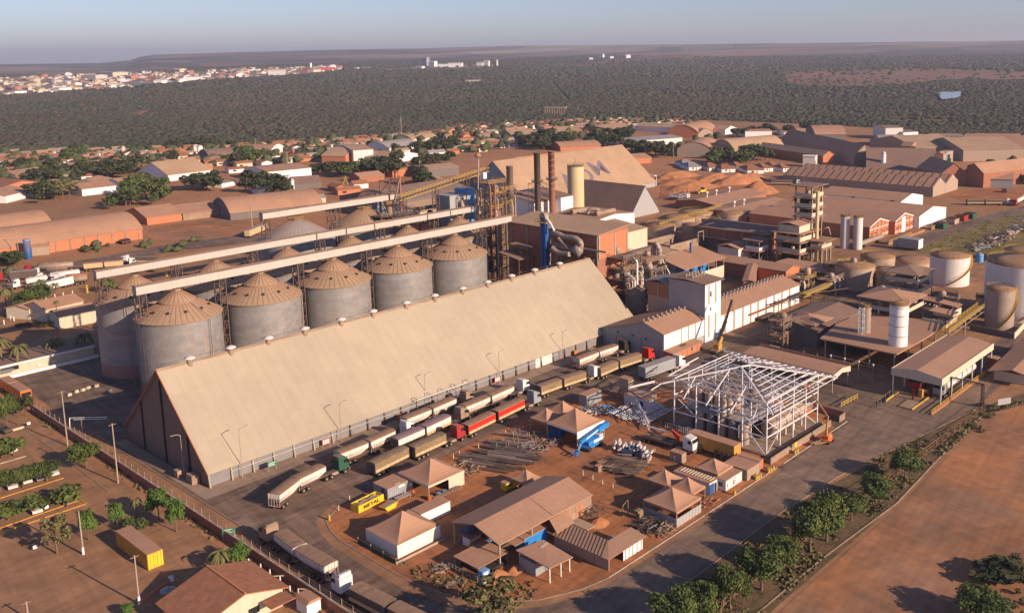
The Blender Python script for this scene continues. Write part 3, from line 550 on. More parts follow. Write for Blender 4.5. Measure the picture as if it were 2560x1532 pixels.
# ================= conveyor galleries over the silos =================
def gallery(label, xa, xb, y, zb, h, w=2.4, towers=(), seams=()):
    t = thing('conveyor_gallery', label, 'conveyor gallery', ((xa+xb)/2, y, 0), 0, 'enclosed conveyor galleries'); L = (xb-xa)/2
    prt(t, 'side_wall', M['gallery'], lambda m: m.box(-L, L, -w/2, w/2, zb, zb+h)); prt(t, 'roof', M['galtop'], lambda m: m.prof([(-w/2-.15,zb+h),(0,zb+h+.35),(w/2+.15,zb+h)], -L-.1, L+.1, 'x'))
    for s_ in seams: prt(t, 'joint', M['steel'], lambda m: m.box(s_-(xa+xb)/2-.25, s_-(xa+xb)/2+.25, -w/2-.04, w/2+.04, zb-.05, zb+h+.1))
    for x in towers:
        x -= (xa+xb)/2; prt(t, 'support_tower', M['steel'], lambda m: lattice(m, x-.9, x+.9, -1.4, 1.4, 0, zb, 7, .22))
    return t
gallery('nearest enclosed conveyor gallery over the front row of silos', 94.2, 222.5, 236.7, 26.9, 2.1, towers=[95.5]+[116.3+23.2*i for i in range(5)])
gallery('middle enclosed conveyor gallery over the back row of silos', 94.5, 227, 261.8, 27.3, 1.9, towers=[95.8]+[116.3+23.2*i for i in range(5)], seams=(161,172,183,205.5,216))
gallery('farthest and shortest enclosed conveyor gallery over the two wide silos', 159, 214.2, 290.7, 31.0, 2.0, towers=(160.5,186,188,213))
# ================= core of the plant =================
def pipe(t, name, pts, r, m=None, n=10):
    q = [Vector(p) for p in pts]; out = [q[0]]
    for a, b, c in zip(q, q[1:], q[2:]):      # round the bends
        la = (a-b).length; lc = (c-b).length; k = min(1.5*r+.3, la*.45, lc*.45)
        for s_ in (0, .25, .5, .75, 1): p0 = b+(a-b)*k/la; p1 = b+(c-b)*k/lc; out.append(p0.lerp(b, s_).lerp(b.lerp(p1, s_), s_))
    out.append(q[-1]); mb = MB().tube(out, r, n); return mb.build(name, m or M['pipe'], t)
t = gable('dryer_building', 'long tall building with shade-darkened brick flank and wide dusty roof where the nearest gallery ends', 'building', (229.5, 216), 42, 15, 90, 28.4, 28.45, M['brickd'], M['rooft'], rp=-7.3, ze2=27, oh=.9)
prt(t, 'sunlit_brick_end', M['brick'], lambda m: m.box(-21.15, -21.02, -7.3, 7.4, 19, 26.8)); prt(t, 'pier', M['conccol'], lambda m: [m.box(-20.9+i*8, -20.3+i*8, 7.52, 7.8, 0, 26.6) for i in range(6)])  # sun and shade coloured in: dark brick flank, brighter brick end
prt(t, 'end_pier', M['conccol'], lambda m: [m.box(-21.3, -21.16, y, y+.6, 19, 26.8) for y in (6.9, -1, -7.4)])
# (local x = +Y, local y = -X)
t = thing('canopy_platform', 'steel-legged platform with a small lean-to roof before the shade-darkened brick flank', 'platform', (214.5, 226, 0))
prt(t, 'roof', M['roofd'], lambda m: m.prof([(-5,17),(-5,17.2),(5,18.6),(5,18.4)], -3, 5, 'x')); prt(t, 'lattice', M['steel'], lambda m: lattice(m, -2.6, 4.6, -4.6, 4.6, 0, 17, 4, .25)); prt(t, 'floor', M['steel'], lambda m: m.box(-2.8,4.8,-4.8,4.8,8.4,8.6)); prt(t, 'roof', M['roofd'], lambda m: m.prof([(-4,20.2),(-4,20.4),(4,21),(4,20.8)], 1, 6, 'x'))
t = thing('bucket_elevator', 'tall dark blue bucket elevator with a rounded grey head before the brick flank', 'bucket elevator', (216.5, 208, 0))
_y, _z = onX(216.5, 'f', 835, 700); t.location.y = _y
prt(t, 'casing', M['blue'], lambda m: m.box(-.8,.8,-1.2,-.15,0,31.5).box(-.8,.8,.15,1.2,0,31.5)); prt(t, 'head', M['pipe'], lambda m: m.prof([(-1.3,31.5)]+[(1.3*math.cos(a), 32+1.3*math.sin(a)) for a in [math.pi-k*math.pi/8 for k in range(9)]]+[(1.3,31.5)], -.9, .9, 'x'))
prt(t, 'platform', M['yellow'], lambda m: (m.box(-1.8,1.8,-2.4,2.4,30,30.15), rails(m, [(-1.8,-2.4,30.1),(1.8,-2.4,30.1),(1.8,2.4,30.1),(-1.8,2.4,30.1),(-1.8,-2.4,30.1)], 1.1, .07))); pipe(t, 'chute', [(0,-1.2,31.5),(0,-3.2,29.5),(0,-4.5,27.6)], .35, M['wsteel'])
t = thing('air_duct', 'fat looping dusty air ducts in front of the shade-darkened brick flank', 'air duct', (218, 205, 0))
def dp(pts, X=218.5): return [(X-218, onX(X, 'f', *p)[0]-205, onX(X, 'f', *p)[1]) for p in pts]
pipe(t, 'duct_run', dp([(880,1300),(885,1160),(880,1010),(930,935),(1000,950),(1060,985),(1200,1000),(1265,1050),(1262,1110),(1210,1150),(1100,1115),(940,1075)]), .95, n=12)
pipe(t, 'duct_run', dp([(1000,1000),(1060,1060),(1110,1110)], 217.3), .5); pipe(t, 'duct_run', dp([(930,1110),(1000,1175),(1130,1185)], 216.2), .85, n=12); pipe(t, 'duct_run', dp([(975,1260),(985,1200),(1060,1180)], 217), .5)
prt(t, 'hopper_cone', M['pipe'], lambda m: m.lathe((.5, onX(218.5,'f',1230,1130)[0]-205, onX(218.5,'f',1230,1130)[1]-2.4), [(.5,0),(1.8,1.6),(1.8,3.2),(.6,4.4)], 14))
pipe(t, 'duct_run', dp([(1290,1120),(1560,1165)], 219.5), .35)
# process tower of pipes and platforms at the end of the galleries
def ptower(name, label, x, y, w, d, z1, nf, seed, pipes=5, yel=True, z0=0, mats=None, cladding=None):
    r = random.Random(seed); t = thing(name, label, 'tower' if 'tower' in name else 'platform', (x, y, z0))
    prt(t, 'frame', M['steel'], lambda m: lattice(m, -w/2, w/2, -d/2, d/2, 0, z1, nf, .28))
    for i in range(1, nf+1):
        z = z1*i/nf; o = r.uniform(.2, 1.4)
        prt(t, 'floor', M['steel'] if i % 2 else M['tanktop'], lambda m: m.box(-w/2-o, w/2+.3, -d/2-o*.6, d/2, z-.1, z+.1))
        prt(t, 'railing', M['yellow'] if yel else M['steell'], lambda m: rails(m, [(-w/2-o,d/2,z+.1),(-w/2-o,-d/2-o*.6,z+.1),(w/2+.3,-d/2-o*.6,z+.1),(w/2+.3,d/2,z+.1)], 1.1, .12, 2.5))
        if r.random() < .8:
            q = (r.uniform(-w*.3, w*.3), r.uniform(-d*.3, d*.3)); h = r.uniform(1.2, z1/nf*.8); prt(t, 'vessel', r.choice([M['pipe'], M['tankb'], M['steel'], M['conc']]), lambda m: m.lathe((*q, z+.1), [(.7,0),(1.1,.4),(1.1,h),(.6,h+.5),(.02,h+.55)], 10))
    for i in range(pipes):
        a = (r.uniform(-w*.6, w*.6), -d/2-r.uniform(.1, .7)); zt = r.uniform(z1*.5, z1); pipe(t, 'pipe', [(a[0], a[1], r.uniform(0, 3)), (a[0], a[1], zt), (a[0]+r.uniform(-2, 2), 0, zt+1)], r.uniform(.16, .4), r.choice([M['brickd'], M['wsteel'], M['pipe'], M['steell'], M['steel']]), 8)
    return t
ptower('process_tower', 'tall rusty pipe tower with yellow railings where the galleries meet', 233.5, 258, 8, 7, 38, 8, 3, 9)
ptower('process_tower', 'shorter platform tower with slanting cylinders right of the tall rusty pipe tower', 243, 262, 7, 7, 34, 6, 4, 8)
t = thing('spout_mast', 'slim mast of joined spouts with a hooded top over the inclined conveyor', 'mast', (227.8, 258, 0)); prt(t, 'leg', M['steell'], lambda m: m.bar((-.8,0,30),(0,0,48.3),.3)); prt(t, 'leg', M['conc'], lambda m: m.bar((.9,0,30),(.1,0,48.3),.3)); prt(t, 'hood', M['tanktop'], lambda m: m.lathe((0,0,47.6), [(.5,0),(1.2,.4),(1.2,.9),(.3,1.7)], 10)); prt(t, 'frame', M['steel'], lambda m: lattice(m,-1.5,1.5,-1.2,1.2,0,36,6,.2)); prt(t, 'motor_box', M['white'], lambda m: m.box(1.6,3.2,-.8,.8,39.5,41.8))
t = thing('inclined_conveyor', 'yellowish open lattice conveyor climbing to the top of the pipe tower', 'conveyor', (204, 275, 0))
a, b = Vector((0,0,33)), Vector((38,-6,40.2)); prt(t, 'truss', M['yellow'], lambda m: [m.bar(a+Vector((0,o,h)), b+Vector((0,o,h)), .18) for o in (-1,1) for h in (0,1.6)]+[m.bar(a.lerp(b,i/26)+Vector((0,-1,0)), a.lerp(b,(i+1)/26)+Vector((0,-1,1.6)), .1) for i in range(26)]+[m.bar(a.lerp(b,i/26)+Vector((0,-1,1.6)), a.lerp(b,i/26)+Vector((0,1,1.6)), .1) for i in range(27)]); prt(t, 'belt', M['steel'], lambda m: m.bar(a+Vector((0,0,.4)), b+Vector((0,0,.4)), 1.6, .2))
for f_ in (.05,.4,.75): p = a.lerp(b, f_); prt(t, 'support', M['steel'], lambda m: lattice(m, p.x-.8, p.x+.8, p.y-1, p.y+1, 0, p.z, 7, .2))
t = thing('transfer_tower', 'dark transfer tower with a small gabled cabin at the end of the shortest gallery', 'tower', (212.5, 292, 0)); prt(t, 'frame', M['steel'], lambda m: lattice(m,-2,3,-3,3,0,38,8,.3)); prt(t, 'chute', M['tanktop'], lambda m: m.lathe((-3,-3,27),[(.4,0),(1.7,3),(1.7,4)],8)); prt(t, 'pipe', M['conc'], lambda m: m.bar((0,-3,30),(3,-3,39),.4)); prt(t, 'pipe', M['brickd'], lambda m: m.bar((3,-3,26),(3,-3,40),.5))
gable('gabled_cabin', 'small grey gabled cabin above the end of the shortest gallery', 'cabin', (214, 305), 9, 7, 90, 30, 33, M['greyp'], M['roof'])
t = thing('clad_block', 'blue-grey clad block beside the pipe tower under the conveyor', 'building', (222, 268, 0)); prt(t, 'wall', M['grey'], lambda m: m.box(0,9,0,8,0,33)); prt(t, 'wing', M['lblue'], lambda m: m.box(9.1,14,.5,8,0,34.5)); prt(t, 'machine', M['pipe'], lambda m: m.lathe((5,-.8,24),[(.3,0),(1.2,2),(1.2,6),(.4,7)],10))
for i, (x, y, w) in enumerate(((206,282,14),(226,284,16),(240,276,14))): ptower('steel_gantry', f"low dark steel frame of beams, {['left', 'middle', 'right'][i]} of three behind the galleries", x, y, w, 6, 27, 5, 11+i, 3, False)
# stacks
def stack(label, x, y, r, z1, m, coil=False, frame=None, z0=0):
    t = thing('chimney_stack', label, 'chimney', (x, y, z0)); prt(t, 'shell', m, lambda q: q.lathe((0,0,0), [(r,0),(r,z1-.3),(r+.12,z1-.3),(r+.12,z1),(r-.2,z1),(r-.2,z1-1)], 18))
    prt(t, 'ring_platform', M['steel'], lambda q: (q.lathe((0,0,z1*.62), [(r,0),(r+1.3,0),(r+1.3,.15),(r,.15)], 14), rails(q, [((r+1.3)*math.cos(k*math.pi/4), (r+1.3)*math.sin(k*math.pi/4), z1*.62) for k in range(9)], 1.1, .08, 3)))
    if coil: prt(t, 'coil_strake', M['steell'], lambda q: q.tube([((r+.15)*math.cos(k*.45), (r+.15)*math.sin(k*.45), z1*.45+k*z1*.0055) for k in range(100)], .13, 5))
    if frame: prt(t, 'lattice', M['steel'], lambda q: lattice(q, -frame, frame, -frame, frame, 0, z1*.6, 7, .2))
stack('dark grey exhaust stack in a lattice frame before the big storage shed', 320.2, 320, 1.55, 37.5, M['steel'], frame=3.2)
stack('rust brown exhaust stack wrapped in a spiral strake', 330.2, 320, 1.6, 37.4, M['brickd'], coil=True)
stack('short silver exhaust stack beside the pipe tower', 283, 300, 1.5, 36.2, M['pipe'])
t = thing('cream_tower', 'tall plain cream concrete water tower with railing on top', 'water tower', (352, 324, 0)); prt(t, 'shell', M['tankc'], lambda m: m.cyl((0,0), 4.25, 0, 27.6, 36)); prt(t, 'rim', M['roofd'], lambda m: m.lathe((0,0,27.6), [(4.3,-.3),(4.4,0),(4.1,.1),(.1,.35)], 36)); prt(t, 'railing', M['steel'], lambda m: (rails(m, [(4.2*math.cos(k*.5236), 4.2*math.sin(k*.5236), 27.7) for k in range(13)], 1.1, .07, 4), m.bar((0,0,27.8),(0,0,31.5),.12), m.bar((-1,0,27.8),(-1,0,30),.08))); prt(t, 'ladder', M['steel'], lambda m: m.bar((-4.4,-.5,0),(-4.4,-.5,28.5),.12).bar((-4.4,.4,0),(-4.4,.4,28.5),.12).box(-4.9,-4.2,-.8,.8,13,13.2))
# white and brown roofed blocks around it
gable('process_block', 'white-walled block with dark flat roof, leftmost below the exhaust stacks', 'building', (330, 352), 9, 22, 0, 14, 14.6, M['white'], M['roofd'])
gable('process_block', 'white-walled block with dark sloping roof just left of the cream tower', 'building', (329.5, 333.5), 16, 19, 0, 12.2, 14.5, M['white'], M['roofd'], rp=9.4, ze2=14.4)
gable('process_block', 'block with a long dark roof tucked behind the cream tower', 'building', (341, 337), 9, 34, 0, 13.4, 15.8, M['white'], M['roofd'], rp=5)
t = gable('filter_block', 'low white block with brown roof and two round-ended roof hoods left of the dark shed', 'building', (318, 282), 26, 28, 90, 11.6, 13, M['white'], M['roof'])
for x0, y0, L_ in ((4, 5, 11), (-8, 1, 13)): prt(t, 'roof_hood', M['conc'], lambda m: m.tube([(x0, y0-L_/2, 13.4), (x0, y0+L_/2, 13.4)], 1.15, 10))
pipe(t, 'elbow_duct', [(-3,7,10),(-3,7,15),(-7,4,15),(-8,3,11)], .9, n=12)
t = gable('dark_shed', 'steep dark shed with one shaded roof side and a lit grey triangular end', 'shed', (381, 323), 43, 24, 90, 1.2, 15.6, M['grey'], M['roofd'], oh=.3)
t = gable('storage_shed', 'giant tan A-frame storage shed with faded roof letters beyond the stacks', 'storage shed', (413, 391), 113, 56, 0, 3.2, 25, M['grey'], M['rooft'], oh=.6)
prt(t, 'ridge_cap', M['roof'], lambda m: m.prof([(-.8,24.95),(0,25.55),(.8,24.95)], -40, 30, 'x')); prt(t, 'end_frame', M['white'], lambda m: m.box(56.6,59,-27,-16,6.5,6.9).box(58.7,59,-27,-26.7,0,6.5).box(56.6,58.5,-24,-20,0,4))
def text_mesh(s, size, ext=.01, bold=0):
    cu = bpy.data.curves.new('txt', 'FONT'); cu.body = s; cu.size = size; cu.extrude = ext; cu.align_x = 'CENTER'; cu.align_y = 'CENTER'; cu.offset = bold
    o = bpy.data.objects.new('txt', cu); COL.objects.link(o); bpy.context.view_layer.update()
    me = bpy.data.meshes.new_from_object(o.evaluated_get(bpy.context.evaluated_depsgraph_get())); bpy.data.objects.remove(o); bpy.data.curves.remove(cu); return me
def text_on(parent, s, size, loc, rot, m, name='lettering', bold=0, sx=1):
    me = text_mesh(s, size, .01, bold); me.materials.clear(); me.materials.append(m); o = link(name, me, parent, loc); o.rotation_euler = rot; o.scale = (sx, 1, 1); return o
sl_ = math.atan2(21.8, 28)
for ch, xx, yy in (('A', -14, -19.3), ('D', 1.5, -17.2), ('M', 18, -14.2)): text_on(t, ch, 17, (xx, yy, 3.2+(yy+28)*21.8/28+.32), (sl_, 0, 0), M['btxt'], bold=.18, sx=1.15)
gable('flat_shed', 'long low dark shed roof behind the pipe tower reaching to the big storage shed', 'shed', (330, 425), 80, 40, 4, 9, 13, M['dgrey'], M['roofd'])
gable('flat_shed', 'tan low warehouse roof with pale wall left of the stacks', 'warehouse', (300, 372), 44, 26, 0, 10, 13, M['cream'], M['rooft'])
gable('flat_shed', 'small brown roofed shed in front of the tan low warehouse', 'shed', (283, 345), 26, 16, 0, 7, 9, M['brickd'], M['roof'])
# ---- blocks between dryer and white halls ----
gable('sheet_block', 'pale sheet-clad cube with wide dusty roof behind the white tower', 'building', (268, 210), 18, 14, 0, 11.6, 12.2, M['cream'], M['rooft'], rp=3, oh=.3)
gable('sheet_block', 'pale sheet-clad block with dusty roof beyond the dryer building', 'building', (299, 250), 14, 18, 0, 11.6, 13.4, M['cream'], M['rooft'], rp=9, ze2=13.4, oh=.3)
t = gable('machine_shelter', 'open-fronted shelter with broad brown roof over bright blue machines', 'shelter', (273, 197.5), 25, 18, 0, 9.4, 12.2, M['cream'], M['roof'], rp=3, ze2=10, open_=True, posts_n=6)
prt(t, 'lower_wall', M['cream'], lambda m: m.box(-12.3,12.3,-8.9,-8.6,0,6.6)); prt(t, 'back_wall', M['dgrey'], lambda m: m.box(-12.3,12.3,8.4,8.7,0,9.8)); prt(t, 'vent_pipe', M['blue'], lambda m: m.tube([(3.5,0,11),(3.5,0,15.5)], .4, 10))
for i in range(3): prt(t, 'machine', M['liftblue'], lambda m: m.tube([(-7+i*5.5,-6,7.5),(-7+i*5.5,-2,8.3)], 1.25, 12).box(-8.3+i*5.5,-5.7+i*5.5,-5.5,-1.5,5.2,7.6))
t = gable('courtyard_wing', 'long low wing with brown roof and orange end behind the long white hall', 'building', (300.5, 184), 31, 10, 90, 5.2, 6.6, M['brick'], M['roof'])
gable('courtyard_wing', 'narrow roof strip closing the left side of the courtyard behind the long white hall', 'building', (287, 178), 30, 3.2, 28, 5.6, 5.9, M['brickd'], M['roof'])
gable('low_canopy', 'wide low flat canopy between the courtyard and the round tanks', 'canopy', (315, 171), 22, 12, 90, 3.6, 3.9, M['tan'], M['roof'], open_=True)
# small silos and pipework right of the long shed
for i, (x, y, r, h, h2) in enumerate(((229, 184, 4.4, 8.3, 10.4), (236, 196, 3.5, 13, 15.2), (222, 216, 4.2, 9, 11.5))):
    t = thing('small_silo', ['small squat silo between the cream shed end and the brown stair block', 'small ribbed silo with sunlit cone among the pipework', 'small shaded silo under the nearest gallery end'][i], 'silo', (x, y, 0)); prt(t, 'shell', M['tankb'] if i != 1 else M['galv'], lambda m: m.lathe((0,0,0), [(r,0),(r,h)], 28)); prt(t, 'roof', M['siloroof'] if i != 1 else M['conc'], lambda m: m.lathe((0,0,0), [(r+.2,h),(.8,h2),(.8,h2+.4),(.01,h2+.45)], 28, 0, False))
ptower('pipe_platform', 'tangle of pipes and stairs on a steel frame behind the cream shed end', 232, 193, 9, 8, 19, 5, 21, 8, False)
ptower('pipe_platform', 'pipe platform with elbow ducts between the dryer end and the sheet-clad cube', 244, 193, 10, 9, 16, 4, 22, 8, False)
ptower('pipe_platform', 'narrow ladder tower standing just behind the end of the cream shed', 228, 178.5, 2.2, 2.2, 17, 5, 23, 1, False)
ptower('pipe_platform', 'low pipe platform in front of the dryer building brick end', 226, 200, 8, 6, 22, 5, 24, 6, False)
for i, (x, y, z) in enumerate(((251, 195, 20), (243, 203, 22))):
    t = thing('duct_hood', ['arched duct hood and slanting pipe above the pipe platforms', 'bent white vent pipe over the dryer end'][i], 'duct', (x, y, 0)); pipe(t, 'riser', [(0,0,0),(0,0,z-2),(0,-1.2,z),(0,-2.6,z-2),(0,-2.6,z-7)], .6 if i else .9, M['steell'], 12); pipe(t, 'brace_pipe', [(0,-2.6,z-4),(2.5,-6,z-12)], .2, M['wsteel'])
# ---- round process tanks with yellow walkways ----
def rtank(label, x, y, r, h, m, top=None, z0=0, stair=False, group=None, rail=True, name='storage_tank', dome=.8, band=False, seed=0, railm=None):
    t = thing(name, label, 'tank', (x, y, z0), 0, group); prt(t, 'shell', m, lambda q: q.lathe((0,0,0), [(r,0),(r,h)], 40))
    prt(t, 'roof', top or M['tanktop'], lambda q: q.lathe((0,0,h), [(r+.08,-.15),(r+.08,0),(r*.5,dome*.7),(.01,dome)], 40))
    if rail: prt(t, 'railing', railm or M['yellow'], lambda q: rails(q, [(r*.97*math.cos(k*.5236/2), r*.97*math.sin(k*.5236/2), h+.05) for k in range(25)], 1.0, .07, 9))
    if stair:
        def st(q):
            pts = [((r+.5)*math.cos(a), (r+.5)*math.sin(a), z) for a, z in [(R_(195+k*7.5), .5+(h-.5)*k/16) for k in range(17)]]
            for a, b in zip(pts, pts[1:]): q.bar(a, b, .9, .12); q.bar((a[0]*1.03, a[1]*1.03, a[2]+1), (b[0]*1.03, b[1]*1.03, b[2]+1), .09); q.bar((a[0]*1.03, a[1]*1.03, a[2]), (a[0]*1.03, a[1]*1.03, a[2]+1), .06)
        prt(t, 'spiral_stair', M['yellow'], st)
    if band:
        for b in (.25, .5, .75, .95): prt(t, 'band', M['steell'], lambda q: q.lathe((0,0,h*b), [(r+.03,-.08),(r+.12,-.08),(r+.12,.08),(r+.03,.08)], 32))
    return t
for i, (x, y, r, h) in enumerate(((343,262,7.5,5),(365,268,8.5,5.2),(385,272,9,4.6),(393,255,8,5),(362,248,3.6,6.2),(351,249,5.5,5.5))):
    rtank(['brown round tank with yellow walkway, leftmost near the dark shed', 'brown round tank in the middle of the yellow-railed cluster', 'farthest brown round tank of the yellow-railed cluster', 'low tan round tank beside the twin low sheds', 'small cream round tank at the front of the yellow-railed cluster', 'dark shaded round tank left of the small cream tank'][i], x, y, r, h, M['tankb'] if i != 4 else M['tankw'], rail=True, seed=i)
t = thing('walkway', 'yellow walkway crossing the cluster of brown round tanks', 'walkway', (340, 255, 6)); prt(t, 'deck', M['yellow'], lambda m: (m.bar((0,6,0),(62,12,0),1,.2), rails(m, [(0,5.4,.1),(62,11.4,.1)], 1.1, .1, 3))); prt(t, 'cross_deck', M['yellow'], lambda m: (m.bar((28,8,0),(30,-8,0),1,.2), rails(m, [(27.4,8,.1),(29.4,-8,.1)], 1.1, .1, 3)))
t = thing('containment_basin', 'open concrete basin with low walls beside the courtyard', 'basin', (322, 232, 0)); prt(t, 'wall', M['conc'], lambda m: m.box(-12,12,-.2,.2,0,4.5).box(-12,12,14,14.4,0,4.5).box(-12,-11.6,.2,14,0,4.5).box(11.6,12,.2,14,0,4.5)); prt(t, 'pipe_frame', M['steell'], lambda m: m.bar((4,-3,4),(4,-3,8),.3).bar((4,-3,8),(8,-3,8),.3).bar((8,-3,8),(8,-3,4),.3))
gable('twin_low_shed', 'low brown roofed shed with ridge vents left of the multi-storey structure', 'shed', (416, 260), 52, 30, 0, 4, 5.8, M['brickd'], M['roof'])
gable('twin_low_shed', 'second low brown roofed shed behind, with small chimneys', 'shed', (436, 290), 52, 26, 0, 4, 5.8, M['brickd'], M['roof'])
for i, (x, y) in enumerate(((402,260),(411,260),(421,290),(430,290),(443,290))):
    t = thing('roof_cowl', f"small white roof cowl, {ORD[i]} from the left on the twin low sheds", 'roof vent', (x, y, 5.6)); prt(t, 'pipe', M['white'], lambda m: m.lathe((0,0,0), [(.5,0),(.5,2.4),(.9,2.4),(.9,3.1),(.3,3.5)], 10))
# ---- multi storey open structure ----
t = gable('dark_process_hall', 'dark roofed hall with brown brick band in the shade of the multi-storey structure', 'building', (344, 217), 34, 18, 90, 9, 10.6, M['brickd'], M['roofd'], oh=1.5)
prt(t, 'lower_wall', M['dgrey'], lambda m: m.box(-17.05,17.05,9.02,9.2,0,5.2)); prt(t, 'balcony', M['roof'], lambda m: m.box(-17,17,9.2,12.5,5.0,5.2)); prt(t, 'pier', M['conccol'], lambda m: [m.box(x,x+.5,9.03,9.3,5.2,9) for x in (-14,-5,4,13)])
t = thing('control_block', 'white block with tilted roof in the shade before the dark process hall', 'building', (319, 204, 0)); prt(t, 'wall', M['tankw'], lambda m: m.box(0,9,0,10,0,5)); prt(t, 'roof', M['roof'], lambda m: m.prof([(-.5,5),(-.5,5.2),(5,6.4),(10.5,5.2),(10.5,5),(5,6.1)], -.6, 9.6, 'x'))
t = thing('platform_structure', 'small two-storey open platform with white parapet, left of the multi-storey structure', 'platform', (326, 198, 0)); prt(t, 'frame', M['steell'], lambda m: lattice(m,-2.5,4,-1,5,0,8.4,2,.3)); prt(t, 'floor', M['roof'], lambda m: m.box(-4.5,5,-2.5,6,4.2,4.4)); prt(t, 'parapet', M['white'], lambda m: m.box(-2.9,4.3,-1.3,-1.1,4.5,6).box(-2.9,-2.7,-1.1,5.2,4.5,6)); prt(t, 'roof', M['roofd'], lambda m: m.box(-4,5,-2.5,6.5,8.4,8.6))
t = thing('process_structure', 'multi-storey open concrete structure with stacked floors, white parapets and dark top roof', 'process building', (328, 181, 0))
def storey(z, x0, x1, y0, y1, par=1.5, oh=1.3, cols=True, hh=4):
    prt(t, 'floor', M['roof'], lambda m: m.box(x0-oh, x1+oh, y0-oh, y1+oh, z-.2, z)); prt(t, 'parapet', M['cream'], lambda m: m.box(x0,x1,y0-.2,y0,z+.3,z+.3+par).box(x0-.2,x0,y0,y1,z+.3,z+.3+par))
    if cols:
        for x in (x0+.3, (x0+x1)/2, x1-.3):
            for y in (y0+.3, y1-.3): prt(t, 'column', M['conccol'], lambda m: m.box(x-.3,x+.3,y-.3,y+.3,z-hh,z-.2))
    rr = random.Random(int(z*7))
    for k in range(3): X_, Y_ = rr.uniform(x0+1.5, x1-1.5), rr.uniform(y0+1.2, y1-1.5); prt(t, 'vessel', rr.choice([M['pipe'], M['tankb'], M['steel']]), lambda m: m.lathe((X_,Y_,z), [(.9,0),(.9,2.2),(.3,2.8)], 10))
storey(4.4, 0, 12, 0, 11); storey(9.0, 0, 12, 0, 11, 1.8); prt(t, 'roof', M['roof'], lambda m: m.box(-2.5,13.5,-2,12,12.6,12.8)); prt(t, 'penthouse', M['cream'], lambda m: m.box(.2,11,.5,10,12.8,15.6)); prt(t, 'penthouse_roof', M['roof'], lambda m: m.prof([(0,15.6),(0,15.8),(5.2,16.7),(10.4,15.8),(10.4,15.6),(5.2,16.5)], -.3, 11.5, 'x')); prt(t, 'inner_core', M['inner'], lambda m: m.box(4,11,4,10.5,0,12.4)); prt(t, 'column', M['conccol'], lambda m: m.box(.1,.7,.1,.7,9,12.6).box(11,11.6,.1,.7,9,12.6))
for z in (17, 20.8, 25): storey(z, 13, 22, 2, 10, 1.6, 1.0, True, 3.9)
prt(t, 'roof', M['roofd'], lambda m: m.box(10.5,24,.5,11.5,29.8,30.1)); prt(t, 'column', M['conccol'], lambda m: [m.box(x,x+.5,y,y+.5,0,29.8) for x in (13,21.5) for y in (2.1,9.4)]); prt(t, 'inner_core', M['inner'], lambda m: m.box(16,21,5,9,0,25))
storey(6.2, 6, 14, -6.5, -1.5, 1.4, 1.0, True, 6.2); prt(t, 'canopy', M['tanktop'], lambda m: m.box(5,16,-8,0,9.2,9.4)); prt(t, 'column', M['conccol'], lambda m: [m.box(x,x+.35,-6.4,-6.05,6.2,9.2) for x in (6.2,13.4)])
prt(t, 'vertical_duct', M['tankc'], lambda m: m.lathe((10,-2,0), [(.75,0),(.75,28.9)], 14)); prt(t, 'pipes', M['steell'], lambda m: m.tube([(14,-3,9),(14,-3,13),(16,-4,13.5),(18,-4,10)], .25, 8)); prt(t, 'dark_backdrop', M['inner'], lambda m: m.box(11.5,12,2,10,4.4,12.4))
for i, (x, y) in enumerate(((370,176.5),(369,182))): rtank(['slim white vertical tank in the sun beside the orange warehouse', 'slim shaded vertical tank paired with the white one beside the orange warehouse'][i], x, y, 1.95, 14, M['tankw'], rail=True, dome=.3)
t = thing('horizontal_tank', 'long dark horizontal tube tank at the foot of the orange warehouse', 'tank', (383, 176, 0)); prt(t, 'shell', M['pipe'], lambda m: m.tube([(-12,0,2.2),(10,0,2.2)], 1.1, 14)); prt(t, 'saddle', M['steel'], lambda m: m.box(-8,-7.4,-.8,.8,0,1.4).box(5,5.6,-.8,.8,0,1.4))
# ---- orange warehouse row ----
for i, (xa, xb, ya, yb_, w) in enumerate(((389.3,409.5,180.2,243,'brick'),(409.5,430,177.2,243,'brick'),(430,463.4,174.2,243,'white'),(466,495,199,246,'white'))):
    ls = ['orange brick warehouse bay with white trim, nearest of the row beside the slim tanks', 'second orange brick warehouse bay with a tall pale door', 'warehouse bay with blank white end wall beside the orange bays', 'far warehouse bay set back behind the blank white one']
    t = gable('warehouse_bay', ls[i], 'warehouse', ((xa+xb)/2, (ya+yb_)/2), yb_-ya, xb-xa-.06, 90, 6.0, 8.7, M[w], M['roof'], oh=.05)
    L2 = (yb_-ya)/2; w2 = (xb-xa)/2
    if i < 2:
        prt(t, 'white_trim', M['white'], lambda m: [m.box(-L2-.1, -L2-.02, -w2+.1, w2-.1, z, z+.3) for z in (.9, 4.6)]+[m.prof([(-w2,5.9),(-w2,6.3),(0,9),(w2,6.3),(w2,5.9),(0,8.5)], -L2-.25, -L2-.08, 'x')])
        prt(t, 'pier', M['steel'], lambda m: [m.box(-L2-.12,-L2-.03,y,y+.3,0,6.5+1.8*(1-abs(y)/w2)) for y in (-w2*.6,-w2*.2,w2*.2,w2*.6)])
        prt(t, 'louvre', M['inner'], lambda m: [m.box(-L2-.1,-L2-.03,y,y+1.6,2.4,3.0) for y in (-w2*.9,-w2*.45,w2*.3,w2*.7)])
    if i == 1: prt(t, 'door', M['wsteel'], lambda m: m.box(-L2-.2,-L2-.1,-1.2,3.2,0,7.2))
    for k in range(2): prt(t, 'roof_vent', M['steel'], lambda m: m.box(-8+k*22,-6+k*22,-w2+1.5,-w2+2,6.4,7.2))
